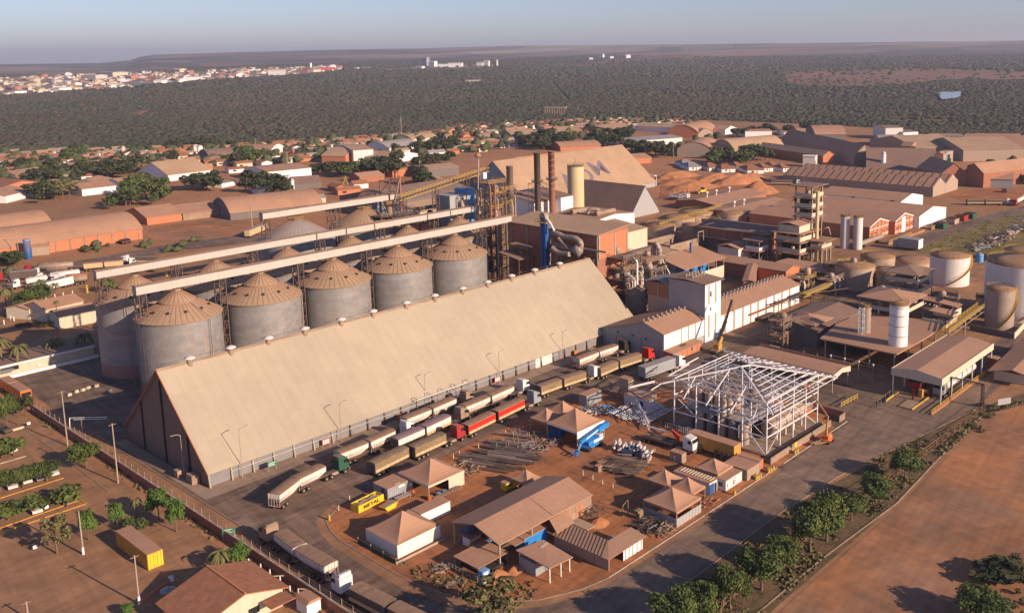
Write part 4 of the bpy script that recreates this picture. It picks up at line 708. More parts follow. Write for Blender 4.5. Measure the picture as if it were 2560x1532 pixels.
t = thing('loading_dock', 'long loading dock with yellow edge in front of the orange bays', 'loading dock', (400, 173, 0)); prt(t, 'slab', M['paving'], lambda m: m.box(-14,26,-3.5,1.0,0,1.1)); prt(t, 'edge', M['yellow'], lambda m: rails(m, [(-14,-3.5,1.1),(10,-3.5,1.1)], .9, .15, 2))
t = thing('loading_dock', 'second dock with yellow edge below the blank white end wall', 'loading dock', (447, 170, 0)); prt(t, 'slab', M['conc'], lambda m: m.box(-16,22,-1.5,3.5,0,1.0)); prt(t, 'edge', M['yellow'], lambda m: rails(m, [(-16,-1.5,1),(22,-1.5,1)], .9, .15, 2))
# ================= steel frame building site =================
FX0, FX1, FY0, FY1, FZ = 164.3, 186.5, 97.5, 121.8, 11.6
t = thing('frame_building', 'bare white steel building frame with hipped rafters around dark process tanks', 'steel frame', (FX0, FY0, 0))
W_, D_ = FX1-FX0, FY1-FY0; xs = [W_*i/4 for i in range(5)]; ys = [D_*i/4 for i in range(5)]
AP0, AP1 = (9.6, 12.6, 14.4), (12.2, 11.6, 14.3)
for x in xs:
    for y in ys:
        if x in (xs[0], xs[-1]) or y in (ys[0], ys[-1]): prt(t, 'column', M['wsteel'], lambda m: m.box(x-.13, x+.13, y-.13, y+.13, 0, FZ))
for x, y in ((9.8,12.4),(12.6,11.7),(5,7),(16,8)): prt(t, 'inner_column', M['wsteel'], lambda m: m.box(x-.12,x+.12,y-.12,y+.12,0,13.6 if x > 9 and x < 13 else 9))
for z in (3.9, 7.7, FZ):
    for a, b in (((0,0),(W_,0)), ((0,0),(0,D_)), ((W_,0),(W_,D_)), ((0,D_),(W_,D_))): prt(t, 'girt', M['wsteel'], lambda m: m.bar((*a, z), (*b, z), .16, .2))
for z in (5.8, 9.6): prt(t, 'girt', M['wsteel'], lambda m: m.bar((0,0,z), (W_,0,z), .12))
cn = [(-2.3,-2.8), (W_+4,-2.8), (W_+4,D_+4), (-2.0,D_+1.8)]
for i, c in enumerate(cn): a = AP0 if i in (0,3) else AP1; prt(t, 'hip_rafter', M['wsteel'], lambda m: m.bar((c[0],c[1],10.6), a, .26, .3))
prt(t, 'ridge_beam', M['wsteel'], lambda m: m.bar(AP0, AP1, .26, .3))
ez = 10.6
for i, x in enumerate((2.5,7.5,12,16.5,21)):
    f_ = 1-abs(x-10.9)/13.5; prt(t, 'rafter', M['wsteel'], lambda m: m.bar((x,-2.8,ez), (10.9+(x-10.9)*(1-f_), 12*f_-2.8*(1-f_)-0, ez+3.6*f_), .18, .22))
    prt(t, 'rafter', M['wsteel'], lambda m: m.bar((x,D_+3.8,ez), (10.9+(x-10.9)*(1-f_), D_+3.8-15.5*f_, ez+3.6*f_), .18, .22))
for i, y in enumerate((2.6,8.2,14.5,20.5)):
    f_ = 1-abs(y-12)/15.5; prt(t, 'rafter', M['wsteel'], lambda m: m.bar((-3.6,y-1.4,ez-1.6), (-2.3+12*f_, y, ez+3.6*f_), .18, .22)); prt(t, 'rafter', M['wsteel'], lambda m: m.bar((W_+4,y,ez), (W_+4-14*f_, y, ez+3.6*f_), .18, .22))
for i in range(9):      # purlins on the two finished slopes
    f_ = i/9; prt(t, 'purlin', M['wsteel'], lambda m: m.bar((-2.3+12*f_+.5, -2.8+14.4*f_, ez+.25+3.6*f_), (W_+4-14*f_, -2.8+14.4*f_, ez+.25+3.6*f_), .13))
    prt(t, 'purlin', M['wsteel'], lambda m: m.bar((W_+4-14*f_, -2.8+14.4*f_, ez+.25+3.6*f_), (W_+4-14*f_, D_+4-15*f_, ez+.25+3.6*f_), .13)) if i % 2 == 0 else None
for i in range(15): prt(t, 'short_purlin', M['wsteel'], lambda m: (lambda y: m.bar((W_+3.4-12*max(0,1-abs(y-12)/15)*0, y, ez+.5), (W_-3.5, y, ez+2.3*max(.1,1-abs(y-12)/18)), .15))(-1.5+i*1.9))
for i in range(7):      # lattice trusses under the rafters
    x = 2.2+i*2.9; zt = 10.4; prt(t, 'roof_truss', M['wsteel'], lambda m: [m.bar((x,1.5,zt),(x,D_-1,zt),.14), m.bar((x,1.5,zt-1.1),(x,D_-1,zt-1.1),.12)]+[m.bar((x,1.5+k*1.52,zt-(k%2)*1.1),(x,3.02+k*1.52,zt-((k+1)%2)*1.1),.08) for k in range(14)])
for i in range(9): prt(t, 'purlin', M['wsteel'], lambda m: (lambda f_: m.bar((-1.5+13*f_, D_+1.8-11*f_, ez+.25+3.4*f_), (W_+1-11*f_, D_+1.8-11*f_, ez+.25+3.4*f_), .1))(i/9)) if i % 2 else None
for a, b in (((0,0,0),(5.5,0,3.9)), ((5.5,0,3.9),(0,0,7.7)), ((W_,0,0),(W_-5.5,0,3.9)), ((0,0,7.7),(0,6,3.9)), ((0,18.2,3.9),(0,D_,7.7)), ((0,6,7.7),(0,0,3.9)), ((5.5,0,3.9),(11,0,7.7)), ((16.6,0,3.9),(11,0,7.7))): prt(t, 'brace', M['wsteel'], lambda m: m.bar(a, b, .11))
prt(t, 'front_truss', M['wsteel'], lambda m: m.bar((-2.3,D_+3.8,ez+.1), (-6.8,D_+7.5,9.7), .3, .4).bar((-2.0,D_+2,ez), (-5,D_+2.8,ez-1), .2))
for i, (a, b) in enumerate((((4,D_+4.5,10.2),(13,D_+5.2,10.4)), ((10,D_+5.5,10.4),(18,D_+6,10.6)))): prt(t, 'loose_beam', M['wsteel'], lambda m: m.bar(a, b, .22))
prt(t, 'stair', M['wsteel'], lambda m: [m.bar((-.6,4.2-k,3.9),(-.6,.6-k,.2),.1) for k in (0,.8)]+[m.bar((-.6,4.2-3.6*j/10,3.9-3.7*j/10),(-.6,3.4-3.6*j/10,3.9-3.7*j/10),.1) for j in range(11)])
t = thing('process_floor', 'dark concrete deck and vessels standing inside the white steel frame', 'process plant', (FX0, FY0, 0))
prt(t, 'deck', M['greyp'], lambda m: m.box(1.2,W_-7,5,D_-2,5.0,5.25)); prt(t, 'lower_wall', M['dgrey'], lambda m: m.box(2.5,W_-7.5,9,D_-2.5,0,5.0)); prt(t, 'plinth', M['conc'], lambda m: m.box(-1,W_+1,-1.1,D_+1,.02,.35))
rr = random.Random(5)
for i in range(16):
    x, y = rr.uniform(2.5, W_-8.5), rr.uniform(6.5, D_-4); r = rr.uniform(.6, 1.5); h = rr.uniform(1.5, 4.2); prt(t, 'vessel', rr.choice([M['tankb'], M['pipe'], M['dgrey'], M['steel'], M['dgrey']]), lambda m: m.lathe((x,y,5.2), [(r,0),(r,h),(r*.4,h+.5),(.02,h+.55)], 14))
for i in range(6):
    y = 6.5+i*2.9; prt(t, 'tall_vessel', M['dgrey'] if i % 2 else M['pipe'], lambda m: m.lathe((1.7,y,.3), [(1.1,0),(1.1,4.5),(.4,5)], 14))
for i in range(9):
    a = (rr.uniform(1, 14), rr.uniform(4, 20)); b = (a[0]+rr.uniform(-4, 6), a[1]+rr.uniform(-5, 5)); z = rr.uniform(6, 9); prt(t, 'pipe', rr.choice([M['steell'], M['wsteel'], M['pipe']]), lambda m: m.tube([(a[0],a[1],z),(b[0],a[1],z),(b[0],b[1],z)], .18, 8))
prt(t, 'railing', M['wsteel'], lambda m: rails(m, [(-1.5,20,0),(-1.5,D_+2,0),(-1.5,12,0)], 1.6, .1, .6)); prt(t, 'railing', M['wsteel'], lambda m: rails(m, [(1.2,5,5.2),(W_-7,5,5.2)], 1.1, .08, 1.5))
t = thing('pressure_tank', 'large cream horizontal tank lying on legs inside the near side of the steel frame', 'tank', (177.5, 100.8, 0)); prt(t, 'shell', M['tankb'], lambda m: m.tube([(-7.2,0,3.3),(-6.8,0,3.3),(6.8,0,3.3),(7.2,0,3.3)], [1.2,2.0,2.0,1.2], 24)); prt(t, 'band', M['steell'], lambda m: [m.tube([(x,0,3.3),(x+.15,0,3.3)], 2.06, 24) for x in (-5,-3.3,.3,2,4.5)]); prt(t, 'leg', M['wsteel'], lambda m: [m.box(x,x+.3,s_,s_+.25,0,1.9) for x in (-5.6,-1.8,1.8,5.3) for s_ in (-1.4,1.2)])
t = thing('low_wall', 'low pale boundary wall along the road before the steel frame', 'wall', (160.8, 94.4, 0))
prt(t, 'section', M['conc'], lambda m: m.prof([(0,0),(0,1.5),(26.5,1.5),(26.5,0)], -.1, .1, 'y')); prt(t, 'section', M['conc'], lambda m: m.box(29.6,32.4,-.6,-.4,0,1.6)); prt(t, 'end_wall', M['brickd'], lambda m: m.box(32.3,32.5,-.3,7.6,0,1.8).box(27,32.5,7.6,7.8,0,1.8)); prt(t, 'coping', M['white'], lambda m: m.box(24,32,8.3,8.5,1.9,2.05))
# deck timber and white lattice pile left of the frame
t = thing('stacked_trusses', 'white roof trusses laid flat on the ground left of the steel frame', 'steel trusses', (163, 126, 0)); rr = random.Random(8)
for i in range(9):
    y = 1.2+i*1.25; prt(t, 'truss', M['wsteel'], lambda m: (lambda x0, x1, z: [m.bar((x0,y,z),(x1,y+.3,z),.14), m.bar((x0,y+.7,z),(x1,y+1,z),.14)]+[m.bar((x0+(x1-x0)*k/9,y+(k%2)*.7,z),(x0+(x1-x0)*(k+1)/9,y+((k+1)%2)*.7,z),.08) for k in range(9)])(-4+rr.uniform(0,1.5), 8+rr.uniform(0,2), .5+rr.uniform(0,.6)))
t = thing('white_railing', 'white picket railing panels leaning in a row left of the steel frame', 'railing', (159, 125, 0)); prt(t, 'panel', M['wsteel'], lambda m: rails(m, [(0,0,0),(4,5,.2),(9,11,.2)], 2.2, .12, .6))
# ================= mobile crane, lifts =================
t = thing('mobile_crane', 'yellow mobile crane with dark raised telescopic boom behind the steel frame', 'crane', (*g('j', 1165, 1290), 0))
bx, by = t.location.x, t.location.y; tz = onY(by, 'j', 1335, 640)
prt(t, 'boom', M['black'], lambda m: m.bar((.2,0,3.5), ((tz[0]-bx)*.55,0,2+(tz[1]-2)*.55), .75, .8).bar(((tz[0]-bx)*.5,0,2+(tz[1]-2)*.5), (tz[0]-bx,0,tz[1]), .5, .55)); prt(t, 'boom_base', M['yelc'], lambda m: m.bar((-.3,0,2.2), ((tz[0]-bx)*.2,0,2+(tz[1]-2)*.2), 1.1, 1.1)); prt(t, 'cab', M['yelc'], lambda m: m.box(-1.2,.6,-.9,.9,1.2,2.7)); prt(t, 'chassis', M['tarpo'], lambda m: m.box(-2.6,2.6,-1.2,1.2,.6,1.2)); prt(t, 'hook_cable', M['black'], lambda m: m.bar((tz[0]-bx,0,tz[1]), (tz[0]-bx+.6,0,tz[1]-4), .08))
WH = MB().tube([(0,-.2,0),(0,.2,0)], .5, 12).mesh('wheel', M['black'])
for x in (-1.9,-.7,.7,1.9):
    for y in (-1.2,1.2): link('wheel', WH, t, (x, y, .5))
t = thing('boom_lift', 'orange boom lift with raised arm beside the boundary wall', 'boom lift', (*g('u', 440, 925), 0), 0)
X, Y = t.location.x, t.location.y; q = onY(Y, 'u', 345, 350)
prt(t, 'chassis', M['orange'], lambda m: m.box(-1.4,1.2,-1.0,1.0,.5,.9)); prt(t, 'turret', M['orange'], lambda m: m.box(-.9,1.0,-.8,.8,.95,1.7).lathe((.3,0,1.2),[(1,0),(1,.5),(.02,.6)],14)); prt(t, 'arm', M['yelc'], lambda m: m.bar((0,0,1.4),(.1,.2,3.0),.35).bar((.1,.2,2.6),(1.0,.4,5.6),.3)); prt(t, 'boom', M['tarp'], lambda m: m.bar((1.0,.4,5.5),(-.5,4.5,11.4),.28)); prt(t, 'basket', M['orange'], lambda m: rails(m,[(-1.2,4.2,11),(0.2,4.2,11),(.2,5.4,11),(-1.2,5.4,11),(-1.2,4.2,11)],1,.08,1)); prt(t, 'outrigger', M['tarp'], lambda m: m.bar((-1.2,-.6,.6),(-4.6,.6,.9),.25).bar((-1.2,.6,.6),(-4.4,1.6,.7),.25))
for x in (-1,1):
    for y in (-1.05,1.05): link('wheel', WH, t, (x, y, .45), 0, .85)
t = thing('boom_lift', 'bright blue folded boom lift parked before the pyramid tents', 'boom lift', (142.5, 128.9, 0), R_(4))
prt(t, 'chassis', M['liftblue'], lambda m: m.box(-1.5,3.6,-1.1,1.1,.6,1.1)); prt(t, 'turret', M['liftblue'], lambda m: m.box(-.9,4.3,-1.0,.9,1.2,2.1)); prt(t, 'engine_cover', M['wpaint'], lambda m: m.box(.8,4.2,-1.08,-1.02,1.3,2.0).box(3.0,4.4,-.9,.95,2.1,2.4)); prt(t, 'boom', M['liftblue'], lambda m: m.bar((-2.6,0,2.4),(6.4,.2,3.6),.55,.65).bar((4,.2,2.9),(7.6,.2,3.3),.75,1.0)); prt(t, 'jib', M['lblue'], lambda m: m.bar((-2.4,0,2.4),(-4.3,-.4,.5),.35,.4)); prt(t, 'basket', M['liftblue'], lambda m: rails(m,[(-5.4,-1,.3),(-4,-1,.3),(-4,.4,.3),(-5.4,.4,.3),(-5.4,-1,.3)],.9,.1,.8)); prt(t, 'lettering', M['wtxt'], lambda m: m.bar((-.8,-.3,2.72),(3.4,-.2,3.28),.04,.22))
for x in (-1,3.1):
    for y in (-1.15,1.15): link('wheel', WH, t, (x, y, .6), 0, 1.2)
# ================= carport, canopy, weighbridge =================
t = gable('low_vault_roof', 'low brown shelter roof with cream fascia behind the steel frame', 'shelter', (210.6, 117), 26.6, 9, 90, 4.7, 5.3, M['cream'], M['roof'], open_=True, oh=.1)
prt(t, 'fascia', M['cream'], lambda m: m.prof([(-4.6,3.5),(-4.6,4.95),(0,5.6),(4.6,4.95),(4.6,3.5),(0,4.4)], -13.6, -13.42, 'x')); prt(t, 'parapet', M['roof'], lambda m: m.box(-13.4,13.4,-4.62,-4.5,4.6,5.6).box(-13.4,13.4,4.5,4.62,4.6,5.2))
t = gable('truck_canopy', 'long open canopy with brown gable roof and cream fascia over two tankers', 'canopy', ((215.4+251)/2, 86.2), 35.6, 12.6, 0, 6.4, 7.3, None, M['roofx'], open_=True, posts_n=6, oh=-.15, post=M['wsteel'])
prt(t, 'fascia', M['cream'], lambda m: m.box(-17.9,17.9,-6.4,-6.25,5.0,6.75)); prt(t, 'fascia', M['cream'], lambda m: m.box(-17.9,17.9,6.25,6.4,5.0,6.75)); prt(t, 'end_fascia', M['cream'], lambda m: m.prof([(-6.4,5.0),(-6.4,6.75),(0,7.7),(6.4,6.75),(6.4,5.0)], -18.05, -17.9, 'x'))
prt(t, 'railing', M['yellow'], lambda m: rails(m, [(-25.2,-6.9,.1),(17,-6.9,.1)], 1.1, .13, 2)); prt(t, 'kerb', M['brick'], lambda m: m.box(-25.2,17,-7.1,-6.7,.02,.35))
prt(t, 'weigh_plate', M['conc'], lambda m: m.box(-25,-19.5,-2.0,1.2,.03,.3)); prt(t, 'plate_edge', M['yellow'], lambda m: m.box(-25.1,-15,-2.25,-2.0,.03,.4).box(-25.1,-25,-2,1.2,.03,.35)); prt(t, 'guard_rail', M['yellow'], lambda m: rails(m, [(-24.5,4.6,.1),(-16.5,5.0,.1)], .6, .2, 2))
prt(t, 'pump_post', M['dred'], lambda m: m.box(-18.4,-18.1,.3,.6,0,3)); prt(t, 'ticket_box', M['yelc'], lambda m: m.box(-15.8,-14.8,-.8,.2,0,2))
t = thing('portal_frame', 'dark height-limit portal frame across the road beside the canopy', 'portal frame', (220.4, 75.5, 0)); prt(t, 'post', M['steel'], lambda m: lattice(m,-.3,.3,-3.9,-3.3,0,5.8,6,.12)); prt(t, 'post', M['steel'], lambda m: m.box(-.15,.15,3.9,4.2,0,5.8)); prt(t, 'beam', M['steel'], lambda m: m.bar((0,-3.9,5.8),(0,4.2,5.8),.3).bar((0,-3.9,5.3),(0,4.2,5.3),.12))
t = thing('booth', 'small orange brick booth with flat roof beside the canopy', 'booth', (251.6, 79.9, 0)); prt(t, 'wall', M['brick'], lambda m: m.box(-1.2,1.2,-1.2,1.2,0,2.6)); prt(t, 'roof', M['roof'], lambda m: m.box(-1.4,1.4,-1.4,1.4,2.6,2.8))
t = thing('tiled_roof_house', 'brown tiled low roof at the far right edge beside the brick booth', 'house', (253, 72, 0), R_(3)); prt(t, 'wall', M['cream'], lambda m: m.box(-11,18,-5,5.0,0,2.6)); prt(t, 'roof', M['roof'], lambda m: m.prof([(-6,2.6),(-6,2.8),(0,4.2),(6,2.8),(6,2.6),(0,4.0)], -13, 19, 'x')); prt(t, 'tile_edge', M['conc'], lambda m: [m.box(-13.3,-12.9,-5.6+k*.55,-5.3+k*.55,2.65+min(k,20-k)*.13,2.9+min(k,20-k)*.13) for k in range(21)])
t = thing('blank_sign', 'blank white board on posts in the shade at the far right', 'sign', (222, 67.4, 0), R_(-30)); prt(t, 'board', M['grey'], lambda m: m.box(-1.9,1.9,-.05,.05,1.4,2.9)); prt(t, 'post', M['steel'], lambda m: m.box(-1.5,-1.4,-.05,.05,0,1.4).box(1.4,1.5,-.05,.05,0,1.4))
for i, (a, b) in enumerate((((585,575),(755,480)),((700,1380),(835,1300)))):
    if i == 0: p, q_ = g('u', *a), g('u', *b); t = thing('yellow_barrier', 'yellow two-rail barrier at the yard entrance right of the steel frame', 'barrier', (*p, 0)); prt(t, 'railing', M['yellow'], lambda m: rails(m, [(0,0,0),(q_[0]-p[0],q_[1]-p[1],0)], 1.2, .16, 1.6))
# ================= round tanks on the right =================
def tpx(xl, xr, yb, yt, k='k', z0=0):     # nearest base point pixel -> centre, radius, height
    xm = (xl+xr)/2; bx_, by_ = g(k, xm, yb, z0); d = math.hypot(bx_, by_); s = REG[k][2]; r = 1.0
    D = math.sqrt(d*d+(H-z0)**2)
    for _ in range(8): r = (xr-xl)/s/2*math.sqrt((d+r)**2+(H-z0)**2)/F*math.cos(math.asin(min(.9, r/(d+r))))
    dr = ray(*px(k, xm, yt)); zt = H+dr[2]*d/math.hypot(dr[0], dr[1]); u = (bx_/d, by_/d)
    return bx_+u[0]*r, by_+u[1]*r, r, zt-z0
for lab, a, m, kw in (
 ('wide dusty brown storage tank left of the pyramid-roofed platforms', (655,975,372,182), 'tankb', {}),
 ('second dusty storage tank half hidden behind the upper pyramid roof', (978,1290,378,228), 'tankb', {}),
 ('farther round tank with pinkish walls behind the two dusty ones', (872,1150,205,98), 'tankb', {}),
 ('white storage tank with diagonal yellow stair, left of the blue vessel', (1475,1780,338,92), 'tankw', dict(stair=True)),
 ('biggest white storage tank at the right edge with a spiral stair', (1965,2500,650,170), 'tankw', dict(stair=True)),
 ('shiny metal tank standing in front of the biggest white tank', (1950,2165,712,375), 'pipe', dict(stair=True)),
 ('low round tank with crowded top between the platforms and the yellow bridge', (1482,1690,480,425), 'tankb', {}),
 ('round tank cut by the right edge behind the biggest white tank', (2128,2420,150,48), 'tankb', {}),
 ('low dark-topped round tank between the far tanks and the white one', (1160,1475,200,135), 'tankb', dict(rail=False))):
    x, y, r, h = tpx(*a); rtank(lab, x, y, r, max(h, 2), M[m], **kw)
x, y, r, h = tpx(1860,1935,560,430); rtank('slender cream tank beside the upper end of the yellow bridge', x, y, r, h, M['tankc'])
x, y, r, h = tpx(1866,1922,125,62); rtank('light blue upright vessel near the white tank', x, y, r, h, M['lblue'], top=M['lblue'], rail=False)
x, y, r, h = tpx(1113,1262,855,502,z0=5.8); rtank('tall white cylindrical tank with yellow top railing on the brown deck', x, y, r, h, M['white'], z0=5.8, band=True, rail=True)
x, y, r, h = tpx(860,948,738,522,z0=5.8); rtank('shorter grey cylindrical tank beside the white one on the brown deck', x, y, r, h, M['pipe'], z0=5.8, band=True)
t = thing('tank_ladder_platforms', 'twin ladder cages clipped to the left of the grey tank', 'ladder', (x-r-1, y, 5.8)); prt(t, 'cage', M['wsteel'], lambda m: (lattice(m,-.6,.6,-.6,.6,0,7.5,4,.12)))
# deck building
dk = [(228.8,119.4),(229.0,97.2),(247.4,96.9),(266.5,97.4),(263.4,109.0),(256,122),(244.9,122.5)]
t = thing('deck_building', 'broad brown roof deck on dark open columns carrying the white and grey tanks', 'building', (229, 97, 0)); L_ = [(x-229, y-97) for x, y in dk][::-1]
L_ = L_ if sum(a[0]*b[1]-b[0]*a[1] for a, b in zip(L_, L_[1:]+L_[:1])) > 0 else L_[::-1]
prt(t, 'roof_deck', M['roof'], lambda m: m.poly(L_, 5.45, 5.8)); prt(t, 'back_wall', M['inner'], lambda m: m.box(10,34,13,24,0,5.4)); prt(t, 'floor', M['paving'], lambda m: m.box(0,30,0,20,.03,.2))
for x, y in ((.5,1),(.5,8),(.5,15),(.5,21),(9,.8),(18,.8),(28,.9),(36,.8)): prt(t, 'column', M['steell'], lambda m: m.box(x-.15,x+.15,y-.15,y+.15,0,5.45))
for z in (1.4,2.3): prt(t, 'pipe_rail', M['steell'], lambda m: m.bar((-2,2,z),(-2,18,z),.12))
t = thing('yard_pipes', 'bare pipe frames with floodlights in the shaded yard before the deck building', 'pipe frame', (221, 108, 0)); prt(t, 'frame', M['steell'], lambda m: [m.bar((0,y,0),(0,y,4.2),.12) for y in (-8,-4,0,4,8,12)]+[m.bar((0,-8,z),(0,12,z),.1) for z in (1.2,2)]); prt(t, 'floodlight', M['white'], lambda m: [m.box(-.2,.2,y-.2,y+.2,4.2,4.6) for y in (-8,-4,0,4)])
# dark sheds left of the deck
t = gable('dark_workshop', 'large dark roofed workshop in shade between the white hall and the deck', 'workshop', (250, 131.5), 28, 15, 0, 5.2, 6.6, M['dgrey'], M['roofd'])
def hip(name, label, cat, x0, x1, y0, y1, z, zr, wall, roof, zw0=0, open_=True, par=False, rl=.35, parts=None, base=0, zw=None):
    t = thing(name, label, cat, ((x0+x1)/2, (y0+y1)/2, 0)); w, d = (x1-x0)/2, (y1-y0)/2; a = max(0, w-d)*rl*2; o = .7
    prt(t, 'roof', roof, lambda m: m.add([(-w-o,-d-o,z),(w+o,-d-o,z),(w+o,d+o,z),(-w-o,d+o,z),(-a,0,zr),(a,0,zr),(-w-o,-d-o,z-.2),(w+o,-d-o,z-.2),(w+o,d+o,z-.2),(-w-o,d+o,z-.2)], [(0,1,5,4),(1,2,5),(2,3,4,5),(3,0,4),(6,7,1,0),(7,8,2,1),(8,9,3,2),(9,6,0,3),(9,8,7,6)] if a > .01 else [(0,1,4),(1,2,4),(2,3,4),(3,0,4),(6,7,1,0),(7,8,2,1),(8,9,3,2),(9,6,0,3),(9,8,7,6)]))
    if open_:
        for x in (-w+.2, w-.2):
            for y in (-d+.2, d-.2): prt(t, 'post', M['steell'], lambda m: m.box(x-.12,x+.12,y-.12,y+.12,base,z-.2))
    else: prt(t, 'wall', wall, lambda m: m.box(-w,w,-d,d,base,z-.2))
    return t
t = hip('pyramid_platform', 'upper pyramid-roofed platform with white parapets among the round tanks', 'platform', 296, 309, 119.5, 131, 10.8, 12.6, None, M['roofd'])
for z in (4.6, 8.0): prt(t, 'floor', M['roof'], lambda m: m.box(-6,6,-5.5,5.5,z-.2,z)); prt(t, 'parapet', M['cream'], lambda m: m.box(-6.2,6.2,-5.9,-5.7,z,z+1.3).box(-6.4,-6.2,-5.7,5.7,z,z+1.3)); prt(t, 'machinery', M['steell'], lambda m: [m.lathe((x,y,z),[(.6,0),(.6,1.5),(.1,1.8)],8) for x,y in ((-3,-3),(0,-2),(3,-3),(2,2),(-3,2))])
t = hip('pyramid_platform', 'lower pyramid-roofed platform in front of the dusty tanks', 'platform', 265.5, 279.5, 110.5, 125.5, 9.4, 11.4, None, M['roof'])
prt(t, 'floor', M['roof'], lambda m: m.box(-7,7,-7,7,5.9,6.1)); prt(t, 'parapet', M['cream'], lambda m: m.box(-7,7,-7.4,-7.2,6,7.2).box(-7.3,-7.1,-7.2,7.2,6,7.2)); prt(t, 'machinery', M['steell'], lambda m: [m.lathe((x,y,6),[(.7,0),(.7,1.9),(.1,2.4)],8) for x,y in ((-4,-4),(0,-3),(3,-4),(5,1),(-4,2))])
hip('pyramid_platform', 'small low hipped roof at the edge of the shaded workshop', 'platform', 237, 247, 125.5, 134.5, 6.6, 8.0, None, M['roof'])
for i, (x, y, w, d, z) in enumerate(((268,101,9,7,7.2),(284,112,8,8,6.0),(279,103,7,6,7.0))):
    t = thing('equipment_terrace', f"low machinery terrace with slanting roof strips, {['left', 'rear', 'right'][i]} of three beside the brown deck", 'platform', (x, y, 0)); prt(t, 'wall', M['cream'], lambda m: m.box(-w/2,w/2,-d/2,-d/2+.25,4.5,z-.6).box(-w/2,-w/2+.25,-d/2,d/2,4.5,z-.6)); prt(t, 'floor', M['roofd'], lambda m: m.box(-w/2,w/2,-d/2,d/2,4.3,4.5)); prt(t, 'roof', M['roof'], lambda m: m.add([(0,-d/2,z),(w/2+1,-d/2,z),(w/2+1,d/2,z+.5),(0,d/2,z+.5),(0,-d/2,z+.15),(w/2+1,-d/2,z+.15),(w/2+1,d/2,z+.65),(0,d/2,z+.65)], [(3,2,1,0),(4,5,6,7),(0,1,5,4),(1,2,6,5),(2,3,7,6),(3,0,4,7)]))
    prt(t, 'machinery', M['steell'], lambda m: [m.tube([(-w/2+1,-d/2+k*1.4+.8,5.2+k*.1),(w/2-1,-d/2+k*1.4+1.0,5.5)], .22, 8) for k in range(int(d/1.5))])
# yellow bridge
p, q_ = Vector((*g('k',1600,725,6.2), 6.2)), Vector((*g('k',1905,505,9.6), 9.6)); t = thing('yellow_bridge', 'yellow-railed inclined walkway bridge rising to the metal tank', 'walkway', p)
d_ = q_-p; n_ = Vector((-d_.y, d_.x, 0)).normalized()
prt(t, 'deck', M['yellow'], lambda m: m.bar((0,0,0), d_, 2.0, .2)); prt(t, 'railing', M['yellow'], lambda m: (rails(m, [n_, d_+n_], 1.1, .12, 2), rails(m, [-n_, d_-n_], 1.1, .12, 2))); prt(t, 'truss', M['steell'], lambda m: [m.bar(d_*(k/14)-n_, d_*((k+1)/14)-n_-Vector((0,0,1.3 if k % 2 == 0 else -0)), .1) for k in range(14)]+[m.bar(-n_-Vector((0,0,1.3)), d_-n_-Vector((0,0,1.3)), .12)])
prt(t, 'support', M['steell'], lambda m: m.bar(d_*.55-Vector((0,0,1)), d_*.55-Vector((0,0,p.z+d_.z*.55)), .3).bar(d_*.55+n_*1.5-Vector((0,0,1)), d_*.55-Vector((0,0,4)), .25))
p, q_ = Vector((*g('k',375,398,5.5), 5.5)), Vector((*g('k',600,305,5.5), 5.5)); t = thing('pipe_bridge', 'yellow covered pipe bridge between the long white hall and the round tanks', 'pipe bridge', p); d_ = q_-p; prt(t, 'deck', M['yellow'], lambda m: m.bar((0,0,0), d_, 2.4, .3).bar((0,0,-1.2), d_+Vector((0,0,-1.2)), .2)); prt(t, 'truss', M['steel'], lambda m: [m.bar(d_*(k/12)-Vector((0,0,.1)), d_*((k+1)/12)-Vector((0,0,1.2)), .12) for k in range(12)]); prt(t, 'support', M['steel'], lambda m: m.bar(d_*.3, d_*.3-Vector((0,0,5.5)), .3).bar(d_*.8, d_*.8-Vector((0,0,5.5)), .3))
t = thing('pipe_rack', 'dark tangled pipe rack running from the long white hall towards the deck', 'pipe rack', (262, 149, 0)); prt(t, 'pipes', M['steel'], lambda m: [m.tube([(-6,3-k*.5,4+k*.2),(8,2-k*.6,4+k*.2),(26,-6-k*.6,4+k*.2)], .16, 6) for k in range(6)]); prt(t, 'frame', M['steel'], lambda m: [m.bar((x,2-x*.3,0),(x,2-x*.3,5),.2) for x in range(-6,26,5)]+[m.bar((x,3.5-x*.3,4),(x,-1-x*.3,4),.2) for x in range(-6,26,5)])
t = thing('containment_wall', 'dark containment wall around the metal tank with a lit end', 'wall', (282, 97, 0)); prt(t, 'section', M['dgrey'], lambda m: m.bar((0,0,.9),(-1.6,-13.5,.9),.3,1.8)); prt(t, 'section', M['cream'], lambda m: m.bar((-1.6,-13.5,.9),(11.8,-12.2,.9),.3,1.8))
ptower('scaffold_tower', 'scaffold tower with platforms standing in front of the shaded workshop', 230.5, 133, 4.5, 4.5, 8.3, 4, 31, 2, False)
t = thing('door_frame', 'white steel door frame at the foot of the scaffold tower', 'frame', (222.5, 131.5, 0)); prt(t, 'frame', M['wsteel'], lambda m: m.bar((0,0,0),(0,0,2.9),.25).bar((0,-3,0),(0,-3,2.9),.25).bar((0,0,2.9),(0,-3,2.9),.25))
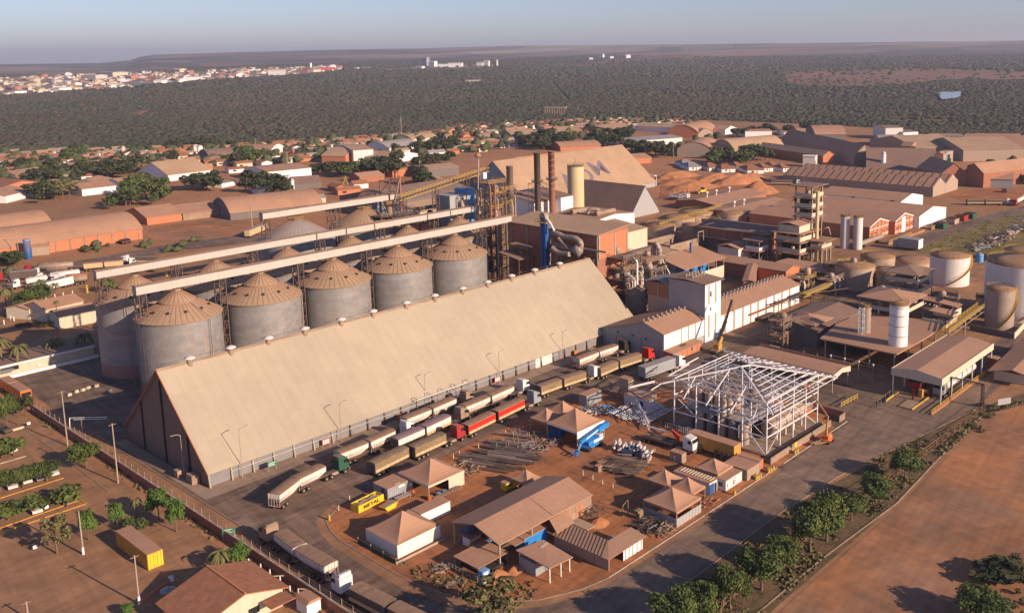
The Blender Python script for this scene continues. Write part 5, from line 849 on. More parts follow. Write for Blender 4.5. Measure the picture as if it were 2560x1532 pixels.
# right hand field: truck with box, bins, scrap
t = thing('box_truck', 'box truck with a bright white rear standing below the orange bays', 'truck', (*g('h', 1115, 915), 0), R_(90)); prt(t, 'cargo_box', M['greyp'], lambda m: m.box(0,9,-2.4,2.4,1.1,5.0)); prt(t, 'rear_door', M['wpaint'], lambda m: m.box(-.12,-.02,-2.4,2.4,1.1,5.0)); prt(t, 'cab', M['greyp'], lambda m: m.box(9.3,11.3,-2,2,.8,3.6)); prt(t, 'chassis', M['steel'], lambda m: m.box(0,11,-.8,.8,.6,1.1))
for i, (c, cx_, cy_) in enumerate((('green',1690,535),('dred',1590,560),('green',1350,650),('tan',1480,600))):
    t = thing('waste_bin', [ 'dark green skip on the roadside beyond the docks', 'rusty skip near the far dock', 'dark skip beside the second dock', 'brown skip between the docks and the road'][i], 'skip', (*g('h', cx_, cy_), 0)); prt(t, 'body', M[c], lambda m: m.prof([(-2.6,.2),(-3.2,2.6),(3.2,2.6),(2.6,.2)], -2.5, 2.5)); prt(t, 'load', M['inner'], lambda m: m.box(-3,3,-2.3,2.3,2.55,2.65))
t = thing('scrap_heap', 'long heap of grey and rusty scrap metal on the grass at the right', 'scrap heap', (*g('h', 2080, 760), 0)); rr = random.Random(3)
def scr(m):
    for i in range(170):
        u = rr.uniform(-1, 1); P0 = g('h', 2080+u*330+rr.uniform(-60,60), 760-u*150+rr.uniform(-50,50)); x, y = P0[0]-t.location.x, P0[1]-t.location.y; a = rr.uniform(0, 6.3); L = rr.uniform(.8, 5); z = rr.uniform(.2, 1.4); m.bar((x,y,z), (x+L*math.cos(a), y+L*math.sin(a), z+rr.uniform(-.2,1)), rr.uniform(.2,1.2), rr.uniform(.15,.6), rr.randrange(3))
mb = MB(); scr(mb); mb.build('scrap_pieces', [M['steel'], M['tankb'], M['greyp']], t)['kind'] = 'stuff'

for i, (x, y, w, d, h, n) in enumerate(((288,158,7,6,6.5,6),(298,152,9,5,5,7),(312,150,6,6,7.5,5),(286,126,7,6,6,6),(318,160,8,6,6,5),(292,108,6,5,6,6))):
    ptower('pipe_platform', f"low steel pipe platform among the round tanks, {ORD[i]} counted from the long white hall", x, y, w, d, h, 2, 60+i, n, i % 2 == 0)
t = thing('parked_tanker', 'dark tanker parked behind the far end of the long white hall', 'tanker', (296, 163, 0), R_(15)); prt(t, 'tank', M['greyp'], lambda m: m.tube([(-6,0,2.1),(5,0,2.1)], 1.2, 14)); prt(t, 'cab', M['black'], lambda m: m.box(5.8,8,-1.2,1.2,.7,3.1)); prt(t, 'chassis', M['steel'], lambda m: m.box(-6,8,-.8,.8,.6,.95))
# ================= contractors' compound =================
def rnd_corr(*a): pass
def tent(label, x0, x1, y0, y1, z, zr, walls='', wm=None, zb=0, apex=None, posts=True, group=None, wall_parts=None):
    t = thing('pyramid_tent', label, 'tent', ((x0+x1)/2, (y0+y1)/2, 0), 0, group); w, d = (x1-x0)/2, (y1-y0)/2; ax, ay = apex or (0, 0)
    def rf(m):
        n = 6; V = []; F_ = []      # slightly sagging canvas
        rim = [(-w,-d),(w,-d),(w,d),(-w,d)]
        for k in range(n+1):
            f_ = k/n; zz = z+(zr-z)*(f_**1.35)
            for i in range(4):
                a, b = rim[i], rim[(i+1) % 4]
                for j in range(4):
                    q = j/4; X_ = a[0]+(b[0]-a[0])*q; Y_ = a[1]+(b[1]-a[1])*q; sg = .25*math.sin(math.pi*q)*(1-f_)*f_*2
                    V.append((X_*(1-f_)+ax*f_, Y_*(1-f_)+ay*f_, zz-sg))
        for k in range(n):
            for i in range(16): F_.append((k*16+i, k*16+(i+1) % 16, (k+1)*16+(i+1) % 16, (k+1)*16+i))
        m.add(V, F_, 0, False)
    prt(t, 'canopy', M['tent'], rf)
    prt(t, 'valance', wm if (wm and walls) else M['tent'], lambda m: m.box(-w,w,-d,-d+.05,z-.45,z).box(-w,w,d-.05,d,z-.45,z).box(-w,-w+.05,-d+.05,d-.05,z-.45,z).box(w-.05,w,-d+.05,d-.05,z-.45,z))
    if posts:
        for x in (-w+.1, w-.1):
            for y in (-d+.1, d-.1): prt(t, 'post', M['steell'], lambda m: m.box(x-.07,x+.07,y-.07,y+.07,0,z-.1))
    for c in walls:
        bx_ = {'f': (-w,w,-d+.06,-d+.12), 'b': (-w,w,d-.12,d-.06), 'l': (-w+.06,-w+.12,-d,d), 'r': (w-.12,w-.06,-d,d)}[c]
        prt(t, 'side_wall', wm or M['tentw'], lambda m: m.box(*bx_, zb, z-.42))
    return t
tent('big white-walled tent with brown peaked roof, nearest the curved kerb', 88.2, 97.6, 124.0, 133.2, 2.5, 5.6, 'flbr', M['tentw'])
t = tent('open-fronted brown peaked tent with cream side wall beside the pipe stacks', 105.2, 114.3, 136.8, 146.4, 3.0, 5.8, 'br', M['cream']); prt(t, 'side_wall', M['cream'], lambda m: m.box(.5,4.5,-4.75,-4.65,0,2.6)); prt(t, 'table', M['wood'], lambda m: m.box(-4.2,2.5,-6.6,-5.4,.7,.8).box(-4,-3.8,-6.4,-6.2,0,.7).box(2.0,2.2,-5.8,-5.6,0,.7))
tent('small brown peaked canopy above the long brown shed', 118.4, 122.6, 123.0, 128.0, 2.6, 4.3)
tent('large open peaked tent with grey fence walls beside the right-hand road', 127.3, 135.0, 93.8, 101.6, 3.0, 5.2, '', None)
t = thing('fence_panels', 'grey metal fence panels boxing in the large open tent by the road', 'fence', (127.3, 93.8, 0)); prt(t, 'panel', M['grey'], lambda m: [m.box(i*.96+.03,i*.96+.93,-.04,.04,0,1.7) for i in range(8)]); prt(t, 'panel', M['grey'], lambda m: [m.box(-.04,.04,i*.96+.03,i*.96+.93,0,1.7) for i in range(8)])
tent('brown peaked tent behind the large open one, the farther of two', 134.6, 139.6, 101.2, 106.6, 2.9, 4.8)
tent('brown peaked tent wedged between the large open one and the striped office', 135, 139.4, 95.9, 101.1, 2.9, 4.8)
tent('small brown peaked tent beside the white office cabin', 145.0, 150.4, 96.8, 102.4, 2.9, 4.6)
tent('front brown peaked tent with white side wall behind the blue boom lift', 140.8, 149.8, 130.4, 139.6, 4.0, 7.2, 'f', M['white'], 1.6)
tent('left brown peaked tent over blue equipment beside the truck lane', 141.0, 146.4, 139.8, 145.2, 3.6, 5.8, '')
tent('rear brown peaked tent beside the red truck lane', 146.5, 151.6, 139.9, 145.0, 3.6, 5.9, '')
t = thing('blue_cabinet', 'dark blue equipment cabinets under the left peaked tent', 'cabinet', (142.2, 138.5, 0)); prt(t, 'body', M['blue'], lambda m: m.box(-.5,2.8,-.5,2.2,0,2.1)); prt(t, 'door', M['liftblue'], lambda m: m.box(.2,1.4,-.56,-.5,.2,1.9))
# containers and cabins
def cabin(name, label, cat, x, y, L, W2, h, ang, body, roof, parts=()):
    t = thing(name, label, cat, (x, y, 0), R_(ang)); prt(t, 'body', body, lambda m: [m.box(0,L,0,W2,.12,h)]+[m.box(.15+i*(L-.3)/int(L/.5),.22+i*(L-.3)/int(L/.5),-.035,-.001,.25,h-.15) for i in range(int(L/.5)+1)]); prt(t, 'roof', roof, lambda m: m.box(-.06,L+.06,-.06,W2+.06,h,h+.1))
    prt(t, 'base_rail', M['steel'], lambda m: m.box(0,L,.1,.3,0,.12)); prt(t, 'base_rail', M['steel'], lambda m: m.box(0,L,W2-.3,W2-.1,0,.12)); return t
t = cabin('office_container', 'grey office container with brown roof beside the yellow scrap bin', 'container', 100.1, 142.9, 6.0, 4.6, 2.3, 0, M['greyp'], M['roof']); prt(t, 'notice', M['wtxt'], lambda m: m.box(2.6,4.0,-.06,-.04,1.7,2.1)); prt(t, 'notice', M['wtxt'], lambda m: m.box(5.0,5.8,-.06,-.04,1.0,1.8)); prt(t, 'roof_letters', M['cream'], lambda m: [m.box(2+i*.35,2.25+i*.35,.4,.9,2.41,2.5) for i in range(4)]); prt(t, 'door', M['blue'], lambda m: m.box(-.05,-.01,1,2,.15,2.1)); prt(t, 'bench', M['steell'], lambda m: m.box(.4,3.6,-2.6,-1.3,.8,.9).box(.5,.6,-2.5,-2.4,0,.8).box(3.4,3.5,-2.5,-2.4,0,.8).box(.5,.6,-1.5,-1.4,0,.8).box(3.4,3.5,-1.5,-1.4,0,.8))
cabin('store_container', 'white store cabin with brown roof behind the big white-walled tent', 'cabin', 97.9, 129.8, 6.8, 3.0, 2.4, 0, M['white'], M['roof'])
t = cabin('office_cabin', 'white office cabin with a small emblem on its wall beside the right-hand road', 'cabin', 144.6, 94.7, 5.8, 2.7, 2.3, 0, M['wpaint'], M['roof']); prt(t, 'window', M['glass'], lambda m: m.box(-.05,-.01,.8,1.7,.9,1.8)); prt(t, 'door_handle', M['black'], lambda m: m.box(.5,.62,-.08,-.04,.9,1.5)); prt(t, 'emblem', M['dred'], lambda m: m.tube([(2.9,-.05,1.1),(2.9,-.07,1.1)], .42, 14)); prt(t, 'emblem_centre', M['wtxt'], lambda m: m.tube([(2.9,-.075,1.1),(2.9,-.085,1.1)], .2, 12)); prt(t, 'lettering', M['blue'], lambda m: m.box(2.7,3.7,-.06,-.04,1.85,1.95)); prt(t, 'base_stain', M['brick'], lambda m: m.box(0,5.8,-.05,-.036,.12,.3))
t = cabin('site_office', 'site office with cream striped roof and blue end next to the white cabin', 'cabin', 141.3, 96.3, 2.7, 8.6, 2.5, 0, M['wpaint'], M['roof']); prt(t, 'roof_stripe', M['cream'], lambda m: [m.box(.9,2.7,.5+i*.7,.8+i*.7,2.61,2.72) for i in range(11)]); prt(t, 'blue_panel', M['blue'], lambda m: m.box(0,1.5,-.07,-.04,.15,2.2)); prt(t, 'door', M['glass'], lambda m: m.box(1.7,2.4,-.07,-.04,.15,2.0)); prt(t, 'air_conditioner', M['white'], lambda m: m.box(2.72,3.1,.6,1.3,.9,1.5))
cabin('grey_cabin', 'grey sheet cabin with wide brown roof by the yellow drums', 'cabin', 151.2, 94.0, 4.6, 5.6, 2.3, 0, M['tan'], M['roof'])
cabin('grey_cabin', 'narrow red-sided store squeezed behind the grey sheet cabin', 'cabin', 156.4, 94.4, 1.6, 5.2, 2.2, 0, M['brick'], M['roof'])
t = cabin('blue_container', 'bright blue container under a brown roof in front of the long brown shed', 'container', 103.4, 108.6, 5.6, 2.4, 2.6, 0, M['liftblue'], M['roof']); prt(t, 'awning', M['roof'], lambda m: m.box(-2.4,-.1,-.2,2.0,2.45,2.55)); prt(t, 'opening', M['inner'], lambda m: m.box(.8,2.8,-.07,-.04,.15,1.3)); prt(t, 'side_board', M['wpaint'], lambda m: m.box(-.6,3.6,2.45,2.5,1.8,3.4))
cabin('blue_container', 'dark blue container in the shade inside the open end of the long shed', 'container', 99.2, 118.4, 3.0, 2.0, 2.4, 0, M['blue'], M['blue'])
for i, (x, L_, c, lb) in enumerate(((97.8,1.7,'orange','open orange bin beneath the long shed roof edge'),(99.7,1.4,'grey','grey bin between the orange and blue ones'),(101.3,1.6,'liftblue','blue bin at the right of the orange one'))):
    t = thing('storage_bin', lb, 'bin', (x, 115.1, 0)); prt(t, 'body', M[c], lambda m: m.box(0,L_,0,1.7,0,1.1)); prt(t, 'lid', M['roof'] if c != 'orange' else M['orange'], lambda m: m.box(.05,L_-.05,.05,1.65,1.1,1.14))
t = thing('white_panel_hut', 'little hut with white panels and flat brown roof behind the bins', 'hut', (98.6, 117.3, 0)); prt(t, 'wall', M['wpaint'], lambda m: m.box(0,2.6,0,1.9,0,1.8)); prt(t, 'roof', M['roof'], lambda m: m.box(-.3,3.4,-.6,2.6,1.8,1.95))
# bins
t = thing('scrap_bin', 'large yellow open scrap bin lettered in black at the head of the yard', 'bin', (93.4, 142.9, 0), R_(5)); prt(t, 'body', M['ybr'], lambda m: m.box(0,6.1,0,.12,0,1.5).box(0,6.1,2.1,2.22,0,1.5).box(0,.12,.12,2.1,0,1.5).box(5.98,6.1,.12,2.1,0,1.5).box(.12,5.98,.12,2.1,0,.12)); prt(t, 'rib', M['ybr'], lambda m: [m.box(.05+i*.85,.17+i*.85,-.08,0,0,1.5) for i in range(8)]); prt(t, 'scrap', M['pipe'], lambda m: [m.bar((rnd.uniform(.4,5.6),rnd.uniform(.3,1.9),1.0),(rnd.uniform(.4,5.6),rnd.uniform(.3,1.9),1.5),.2,.08) for _ in range(34)])
o = text_on(t, 'METAL', .95, (3.1, -.1, .8), (math.pi/2, 0, 0), M['dtxt'], bold=.02, sx=1.35)
t = thing('small_skip', 'small yellow skip with sloping ends beside the large scrap bin', 'skip', (97.0, 139.3, 0), R_(8)); prt(t, 'body', M['ybr'], lambda m: m.prof([(.5,0),(-.2,.9),(3.1,.9),(2.5,0)], 0, 1.7)); prt(t, 'load', M['pipe'], lambda m: m.box(0,2.9,.1,1.6,.9,1.0))
t = thing('generator', 'yellow generator with brown top beside the small peaked canopy', 'generator', (*g('p',610,370), 0)); prt(t, 'body', M['ybr'], lambda m: m.box(0,2.6,0,1.5,.2,1.7)); prt(t, 'top', M['roof'], lambda m: m.box(-.05,2.65,-.05,1.55,1.7,1.78)); prt(t, 'panel', M['dtxt'], lambda m: m.box(.8,1.8,-.03,-.001,.9,1.3)); prt(t, 'skid', M['steel'], lambda m: m.box(0,2.6,0,1.5,0,.2))
t = thing('machinery_pile', 'dark machine parts under the edge of the small peaked canopy', 'machinery', (*g('p',760,350), 0)); rr = random.Random(9); prt(t, 'parts', M['steel'], lambda m: [m.bar((rr.uniform(-1.6,1.6),rr.uniform(-1,1),.2),(rr.uniform(-1.6,1.6),rr.uniform(-1,1),.8),.25) for _ in range(16)])
# long brown shed with open ends
t = gable('work_shed', 'long brown gabled work shed, largest roof in the compound', 'shed', (109.3, 114.7), 23.4, 12.2, 0, 4.0, 5.6, M['tan'], M['roofx'], open_=True, posts_n=4, oh=.1)
prt(t, 'patched_wall', M['conc'], lambda m: m.box(2.5,11.5,-6.1,-6.0,1.2,3.9)); prt(t, 'rust_sheets', M['brick'], lambda m: [m.box(x,x+w_,-6.14,-6.101,1.3,3.7) for x, w_ in ((3.2,.5),(5.2,.6),(7.2,.4),(8.2,.9))]); prt(t, 'back_wall', M['tan'], lambda m: m.box(-8,11.5,5.9,6.0,0,3.9)); prt(t, 'porch_roof', M['roof'], lambda m: m.add([(-1.2,-9.4,3.0),(3.6,-9.0,3.0),(4.6,-6.2,3.9),(.2,-6.2,3.9),(-1.2,-9.4,2.88),(3.6,-9.0,2.88),(4.6,-6.2,3.78),(.2,-6.2,3.78)], [(0,1,2,3),(7,6,5,4),(0,4,5,1),(1,5,6,2),(2,6,7,3),(3,7,4,0)])); prt(t, 'roof_seam', M['steel'], lambda m: m.bar((1.2,-6.2,4.22),(1.2,0,5.83),.06)); prt(t, 'workbench', M['wood'], lambda m: m.box(-8,-2,-3,0,0,.9))
t = thing('carport', 'brown-roofed open carport on white posts at the corner of the compound', 'carport', (99.6, 99.4, 0)); prt(t, 'roof', M['roof'], lambda m: m.add([(-.4,-.9,3.0),(5.0,-1.1,2.7),(5.2,6.0,3.2),(-.2,7.2,3.2),(-.4,-.9,2.86),(5.0,-1.1,2.56),(5.2,6.0,3.06),(-.2,7.2,3.06)], [(0,1,2,3),(7,6,5,4),(0,4,5,1),(1,5,6,2),(2,6,7,3),(3,7,4,0)]))
for x, y in ((.1,-.4),(4.6,-.6),(2.6,-.5),(.2,6.6)): prt(t, 'post', M['white'], lambda m: m.box(x-.08,x+.08,y-.08,y+.08,0,2.7))
prt(t, 'store_room', M['greyp'], lambda m: m.box(-.1,2.6,2.6,6.4,0,2.3)); prt(t, 'roof_patch', M['cream'], lambda m: m.bar((3,4.6,3.2),(5,4.9,3.2),.5,.06))
# L shaped shed
t = thing('workers_shed', 'L-shaped shed with ribbed brown roof and white plank wall beside the road', 'shed', (108.2, 93.6, 0))
prt(t, 'wall', M['tan'], lambda m: m.box(.3,.45,.3,12.8,0,2.2)); prt(t, 'wall', M['wood'], lambda m: m.box(.3,9.4,3.4,3.5,0,2.2)); prt(t, 'white_wall', M['white'], lambda m: m.box(4.2,9.4,.35,.45,.1,2.2)); prt(t, 'planks', M['steel'], lambda m: [m.bar((x,.3,.1),(x+.1,.3,2.2),.08) for x in (4.6,5.6,6.6,7.8,8.9)])
prt(t, 'roof', M['roofx'], lambda m: m.add([(-.2,-.1,2.4),(3.9,3.4,2.9),(3.9,13,2.9),(-.2,13.3,2.4),(9.9,-.1,2.4),(9.9,3.4,2.9),(-.2,-.1,2.3),(3.9,3.4,2.8),(3.9,13,2.8),(-.2,13.3,2.3),(9.9,-.1,2.3),(9.9,3.4,2.8)], [(0,1,2,3),(0,4,5,1),(9,8,7,6),(7,11,10,6),(0,6,10,4),(4,10,11,5),(5,11,7,1),(1,7,8,2),(2,8,9,3),(3,9,6,0)])); prt(t, 'roof_rib', M['steel'], lambda m: [m.bar((-.2,i*.75+1.5,2.46),(3.9,i*.75+3.6 if i*.75+3.6 < 13 else 13,2.96),.07) for i in range(15)]); prt(t, 'sand_roof', M['rooft'], lambda m: m.box(4.2,6.4,8.5,12.8,2.75,2.9)); prt(t, 'yard_slab', M['conc'], lambda m: m.box(4.2,9.5,3.7,7.5,.06,.12))
t = thing('toilet_shelter', 'low brown shelter with a blue and white toilet booth at the compound corner', 'shelter', (92.4, 107.6, 0)); prt(t, 'roof', M['roof'], lambda m: m.box(.2,7.2,.8,7.0,2.05,2.15)); prt(t, 'booth', M['lblue'], lambda m: m.box(0,1.5,-.6,.6,0,2.1)); prt(t, 'booth_door', M['wpaint'], lambda m: m.box(.2,1.1,-.66,-.6,.1,1.9)); prt(t, 'post', M['steell'], lambda m: m.box(6.9,7.0,1,1.1,0,2.05).box(6.9,7.0,6.7,6.8,0,2.05).box(.3,.4,6.7,6.8,0,2.05)); prt(t, 'railing', M['steell'], lambda m: rails(m, [(-.2,.5,0),(-.4,7.5,0)], 1.0, .08, .8)); prt(t, 'bench', M['inner'], lambda m: m.box(1.6,6.8,1,6.8,0,.6))
t = thing('storage_rack', 'empty dark storage rack beyond the long shed', 'rack', (117.5, 107, 0)); prt(t, 'frame', M['steel'], lambda m: [lattice(m,0+i*1.7,1.5+i*1.7,0,1.4,0,2.3,2,.09) for i in range(3)]); prt(t, 'roof', M['roof'], lambda m: m.box(-.3,3.4,1.2,6.2,2.2,2.32))
t = thing('swing_frame', 'tall narrow timber frame standing alone near the large open tent', 'frame', (*g('s',400,1040), 0)); prt(t, 'frame', M['wood'], lambda m: m.bar((0,0,0),(0,0,2.3),.12).bar((1.3,-.2,0),(1.3,-.2,3.0),.12).bar((0,0,2.2),(1.3,-.2,3.0),.12).bar((0,0,.3),(1.3,-.2,.4),.12))
t = thing('timber_boxes', 'stacked timber boxes beside the large open tent', 'boxes', (*g('s',575,1080), 0)); prt(t, 'box', M['wood'], lambda m: m.box(0,1.1,0,.9,0,1.6)); prt(t, 'box', M['wood'], lambda m: m.box(-.6,.9,-.1,.9,1.62,2.0))
def pile(name, label, cat, cx_, cy_, w, d, n, h, ms, seed, Ls=(1, 4), ang=None, th=(.08,.2), kind='stuff', part='pieces'):
    t = thing(name, label, cat, (cx_, cy_, 0)); rr = random.Random(seed); mb = MB()
    for _ in range(n):
        x, y = rr.uniform(-w/2, w/2), rr.uniform(-d/2, d/2); L = rr.uniform(*Ls); a = rr.uniform(0, 6.3) if ang is None else ang+rr.gauss(0, .05); z = rr.uniform(.08, h)
        mb.bar((x-L/2*math.cos(a), y-L/2*math.sin(a), z), (x+L/2*math.cos(a), y+L/2*math.sin(a), z+rr.uniform(-.1,.25)*(ang is None)), rr.uniform(*th), None, rr.randrange(len(ms)))
    mb.build(part, ms, t)['kind'] = kind; return t
pile('scrap_pile', 'dark scrap and hoses beside the timber boxes', 'scrap pile', *g('s',680,1150), 5, 4, 70, .8, [M['steel'],M['black'],M['greyp']], 41)
pile('timber_pile', 'upright bundle of cut timber offcuts near the fence panels', 'timber pile', *g('s',830,1200), 3.4, 2.6, 60, 1.4, [M['wood'],M['tan']], 42, (.8,2.2))
t = pile('pipe_stack', 'bundles of dark steel pipes and beams laid in parallel in the middle yard', 'pipe stack', 127, 140.5, 11, 9.5, 95, .7, [M['steel'],M['pipe'],M['dgrey'],M['steel']], 43, (6,10), R_(-68), (.14,.34), part='pipes')
pile('pipe_stack', 'second bundle of dark beams behind with short stakes between them', 'pipe stack', 135.5, 144.5, 10, 5, 45, .6, [M['steel'],M['pipe']], 44, (4,8), R_(-68), (.12,.3), part='pipes')
t = thing('stakes', 'short timber stakes standing among the pipe bundles', 'stakes', (132, 144, 0)); rr = random.Random(4); 
for i in range(16): x, y = rr.uniform(-3, 9), rr.uniform(-2, 3.5); prt(t, 'stake', M['conc'], lambda m: m.bar((x,y,0),(x,y,1.5),.1))
pile('scrap_pile', 'mixed rods, wire and timber heap at the right of the pipe bundles', 'scrap pile', 137.5, 138.5, 8, 6, 170, .7, [M['steell'],M['wood'],M['steel'],M['greyp'],M['brickd']], 45, (.8,3.2), None, (.06,.16))
pile('scrap_pile', 'loose planks near the left end of the pipe bundles', 'scrap pile', 119.5, 142, 5, 6, 60, .5, [M['wood'],M['tan'],M['steel']], 46, (.8,3))
pile('scrap_pile', 'large brown tangle of timber and rods beside the white sacks', 'scrap pile', 140.5, 116.5, 7, 6.5, 260, 1.2, [M['wood'],M['steel'],M['tan'],M['steel']], 47, (1.5,5), R_(-62), (.07,.16))
pile('scrap_pile', 'coiled blue hose and hoops behind the front peaked tent', 'scrap pile', *g('q',960,880), 5, 5, 60, .8, [M['liftblue'],M['steel'],M['wood']], 48, (.8,3))
pile('scrap_pile', 'pallets and rods beside the grey store cabin near the truck lane', 'scrap pile', *g('q',800,860), 6, 4, 60, .7, [M['wsteel'],M['wood'],M['steel']], 49, (1,4))
pile('scrap_pile', 'dry sticks and planks lying by the toilet shelter', 'scrap pile', *g('p',40,1060), 4, 3, 45, .5, [M['wood'],M['tan']], 50, (.6,2.4))
pile('scrap_pile', 'dark lumber scattered on red soil near the curved kerb', 'scrap pile', *g('p',140,1225), 4, 2, 26, .3, [M['wood'],M['steel']], 51, (.6,2.4))
pile('scrap_pile', 'bits of rubbish along the fence of the generator area', 'scrap pile', *g('s',1280,900), 4, 2.5, 40, .4, [M['brick'],M['wood']], 52, (.4,1.4))
# white sacks: each sack its own object
import bmesh
bm = bmesh.new(); bmesh.ops.create_icosphere(bm, subdivisions=2, radius=1)
for v in bm.verts: v.co.x *= .85; v.co.y *= .32; v.co.z *= .22; v.co.z += .03*math.sin(v.co.x*9)
SK = bpy.data.meshes.new('sack'); bm.to_mesh(SK); bm.free(); SK.materials.append(M['wpaint'])
for p_ in SK.polygons: p_.use_smooth = True
p0, p1, p2 = np.array(g('s',350,350)), np.array(g('s',600,385)), np.array(g('s',680,490)); rr = random.Random(6); ns = 0
for i in range(66):
    f_ = rr.random(); b_ = (p0*(1-f_)+p1*f_) if rr.random() < .62 else (p1*(1-f_)+p2*f_); z = rr.uniform(.15, 2.1)
    o = link('sack', SK, None, (b_[0]+rr.uniform(-.9,.9), b_[1]+rr.uniform(-.9,.5)+z*.2, z), R_(35)+rr.uniform(-.35,.35), rr.uniform(.95,1.3)); o.rotation_euler.x = rr.uniform(-.3,.3); tag(o, 'white filled sack in the heap beside the brown timber tangle', 'sack', 'white sacks heaped in the yard')
t = thing('sack_pallets', 'dark blue and brown pallets under the heap of white sacks', 'pallets', (*((p0+p1)/2), 0)); prt(t, 'pallet', M['navy'], lambda m: m.box(-2.8,2.8,-2.2,.6,0,.9)); prt(t, 'pallet', M['wood'], lambda m: m.box(-1.5,3.6,-4.2,-2.4,0,.8))
# two-level cabins left of the frame
t = thing('stacked_cabins', 'white and brown stacked site cabins left of the steel frame', 'cabins', (168, 131.8, 0)); prt(t, 'lower_cabin', M['tankw'], lambda m: m.box(0,2.6,0,8,0,2.6)); prt(t, 'lower_cabin', M['tan'], lambda m: m.box(2.8,5.2,2,11,0,2.6)); prt(t, 'upper_cabin', M['tan'], lambda m: m.box(2.9,5,9,12,2.7,5.0)); prt(t, 'roof', M['roof'], lambda m: m.box(-.1,2.7,-.1,8.1,2.6,2.7)); prt(t, 'door', M['blue'], lambda m: m.box(-.05,-.01,2,3,0,2)); prt(t, 'upper_roof', M['roof'], lambda m: m.box(2.8,5.1,8.9,12.1,5.0,5.1))
cabin('grey_store', 'grey-white store container behind the peaked tents beside the lane', 'container', 160.6, 145.4, 5.5, 2.6, 2.7, 0, M['greyp'], M['roof'])
t = cabin('hut', 'small open hut with brown roof beside the crane truck', 'hut', 149.3, 108.7, 1.6, 3.1, 2.1, 0, M['tan'], M['roof'])
t = thing('small_box', 'small wooden crate box standing alone on the red soil left of the timber tangle', 'crate', (*g('s',150,570), 0)); prt(t, 'body', M['wood'], lambda m: m.box(-.6,.6,-.5,.5,0,1.3)); prt(t, 'lid', M['roof'], lambda m: m.box(-.7,.7,-.6,.6,1.3,1.4))
t = thing('small_box', 'low crate box just behind the lone wooden one', 'crate', (*g('s',185,505), 0)); prt(t, 'body', M['wood'], lambda m: m.box(-.9,.9,-.5,.5,0,.8)); prt(t, 'lid', M['roof'], lambda m: m.box(-1,1,-.6,.6,.8,.9))
DRUM = MB().cyl((0,0), .3, 0, 1.0, 12).mesh('drum', M['yellow'])
for i, (k, x, y) in enumerate((('r',1225,1370),('r',1245,1362),('r',1265,1350),('r',1340,1305),('r',1362,1298),('r',1384,1280),('s',1555,815),('r',1585,1130),('r',1607,1122))):
    tag(link('yellow_drum', DRUM, None, (*g(k, x, y), 0)), 'yellow drum bollard standing on the kerb side of the compound', 'drum', 'yellow drums along the kerb')
t = thing('yellow_notice', 'bright yellow-green notice board hanging on the pale boundary wall', 'sign', (*g('r',1590,1120), 0)); prt(t, 'board', M['ybr'], lambda m: m.box(-.5,.5,-.05,.05,1.4,2.4)); prt(t, 'post', M['steel'], lambda m: m.box(-.05,.05,-.04,.04,0,1.4))
for i, (k, x, y, r, h, lb) in enumerate((('p',520,1150,2.6,1.1,'pale orange sand heap beside the toilet shelter'),('p',690,1090,1.9,.9,'small brown gravel heap beside the carport'),('p',1460,660,2.4,1.0,'sand heap behind the L-shaped shed'),('q',1460,560,1.4,.5,'tiny soil heap near the stacked cabins'))):
    rr2 = np.random.RandomState(60+i); mb = MB(); n = 18; prof_ = [(1,0),(.8,.25),(.5,.65),(.22,.93),(.02,1)]
    V = [(r*a*math.cos(6.283*k_/n)*(1+.12*rr2.randn()), r*a*math.sin(6.283*k_/n)*(1+.12*rr2.randn())*.8, h*b*(1+.06*rr2.randn())) for a, b in prof_ for k_ in range(n)]
    mb.add(V, [(j*n+k_, j*n+(k_+1) % n, (j+1)*n+(k_+1) % n, (j+1)*n+k_) for j in range(4) for k_ in range(n)], 0, True); o = mb.build('sand_heap', M['dirt'], None, (*g(k, x, y), 0)); tag(o, lb, 'sand heap')
t = thing('kerb_posts', 'row of thin stakes with tape lining the red yard edge by the trucks', 'stakes', (0, 0, 0))
for k, x, y in (('o',1280,1160),('o',1345,1130),('o',1555,1050),('o',1850,900),('o',1930,920),('p',1320,215),('p',1410,255),('p',1500,300),('p',1595,335),('n',985,605),('n',1080,520)): X_, Y_ = g(k, x, y); prt(t, 'stake', M['cream'], lambda m: m.bar((X_,Y_,0),(X_,Y_,1.1),.14))
X_, Y_ = g('n',905,690); tag(MB().cyl((0,0), .22, 0, 1.2, 10).build('yellow_post', M['yellow'], None, (X_, Y_, 0)), 'stout yellow post at the tip of the curved kerb', 'bollard')
t = thing('low_fence', 'low green and grey panel fence round the big white-walled tent', 'fence', (87.0, 122.8, 0)); prt(t, 'panel', M['green'], lambda m: m.box(0,.05,0,11.2,0,.9)); prt(t, 'panel', M['steell'], lambda m: m.box(0,11.2,-.05,0,0,.5)); prt(t, 'post', M['steell'], lambda m: [m.box(-.05,.05,y,y+.08,0,1.2) for y in (0,3.6,7.2,11)])
for i, (k, x, y, c) in enumerate((('n',1845,480,'lblue'),('n',1895,460,'lblue'),('n',1770,510,'orange'))): tag(MB().cyl((0,0), .45 if i < 2 else .6, 0, .8, 12).build('barrel', M[c], None, (*g(k,x,y), 0)), ['light blue barrel beside the tent table', 'second light blue barrel by the cream tent wall', 'orange wrapped drum below the tent table'][i], 'barrel')
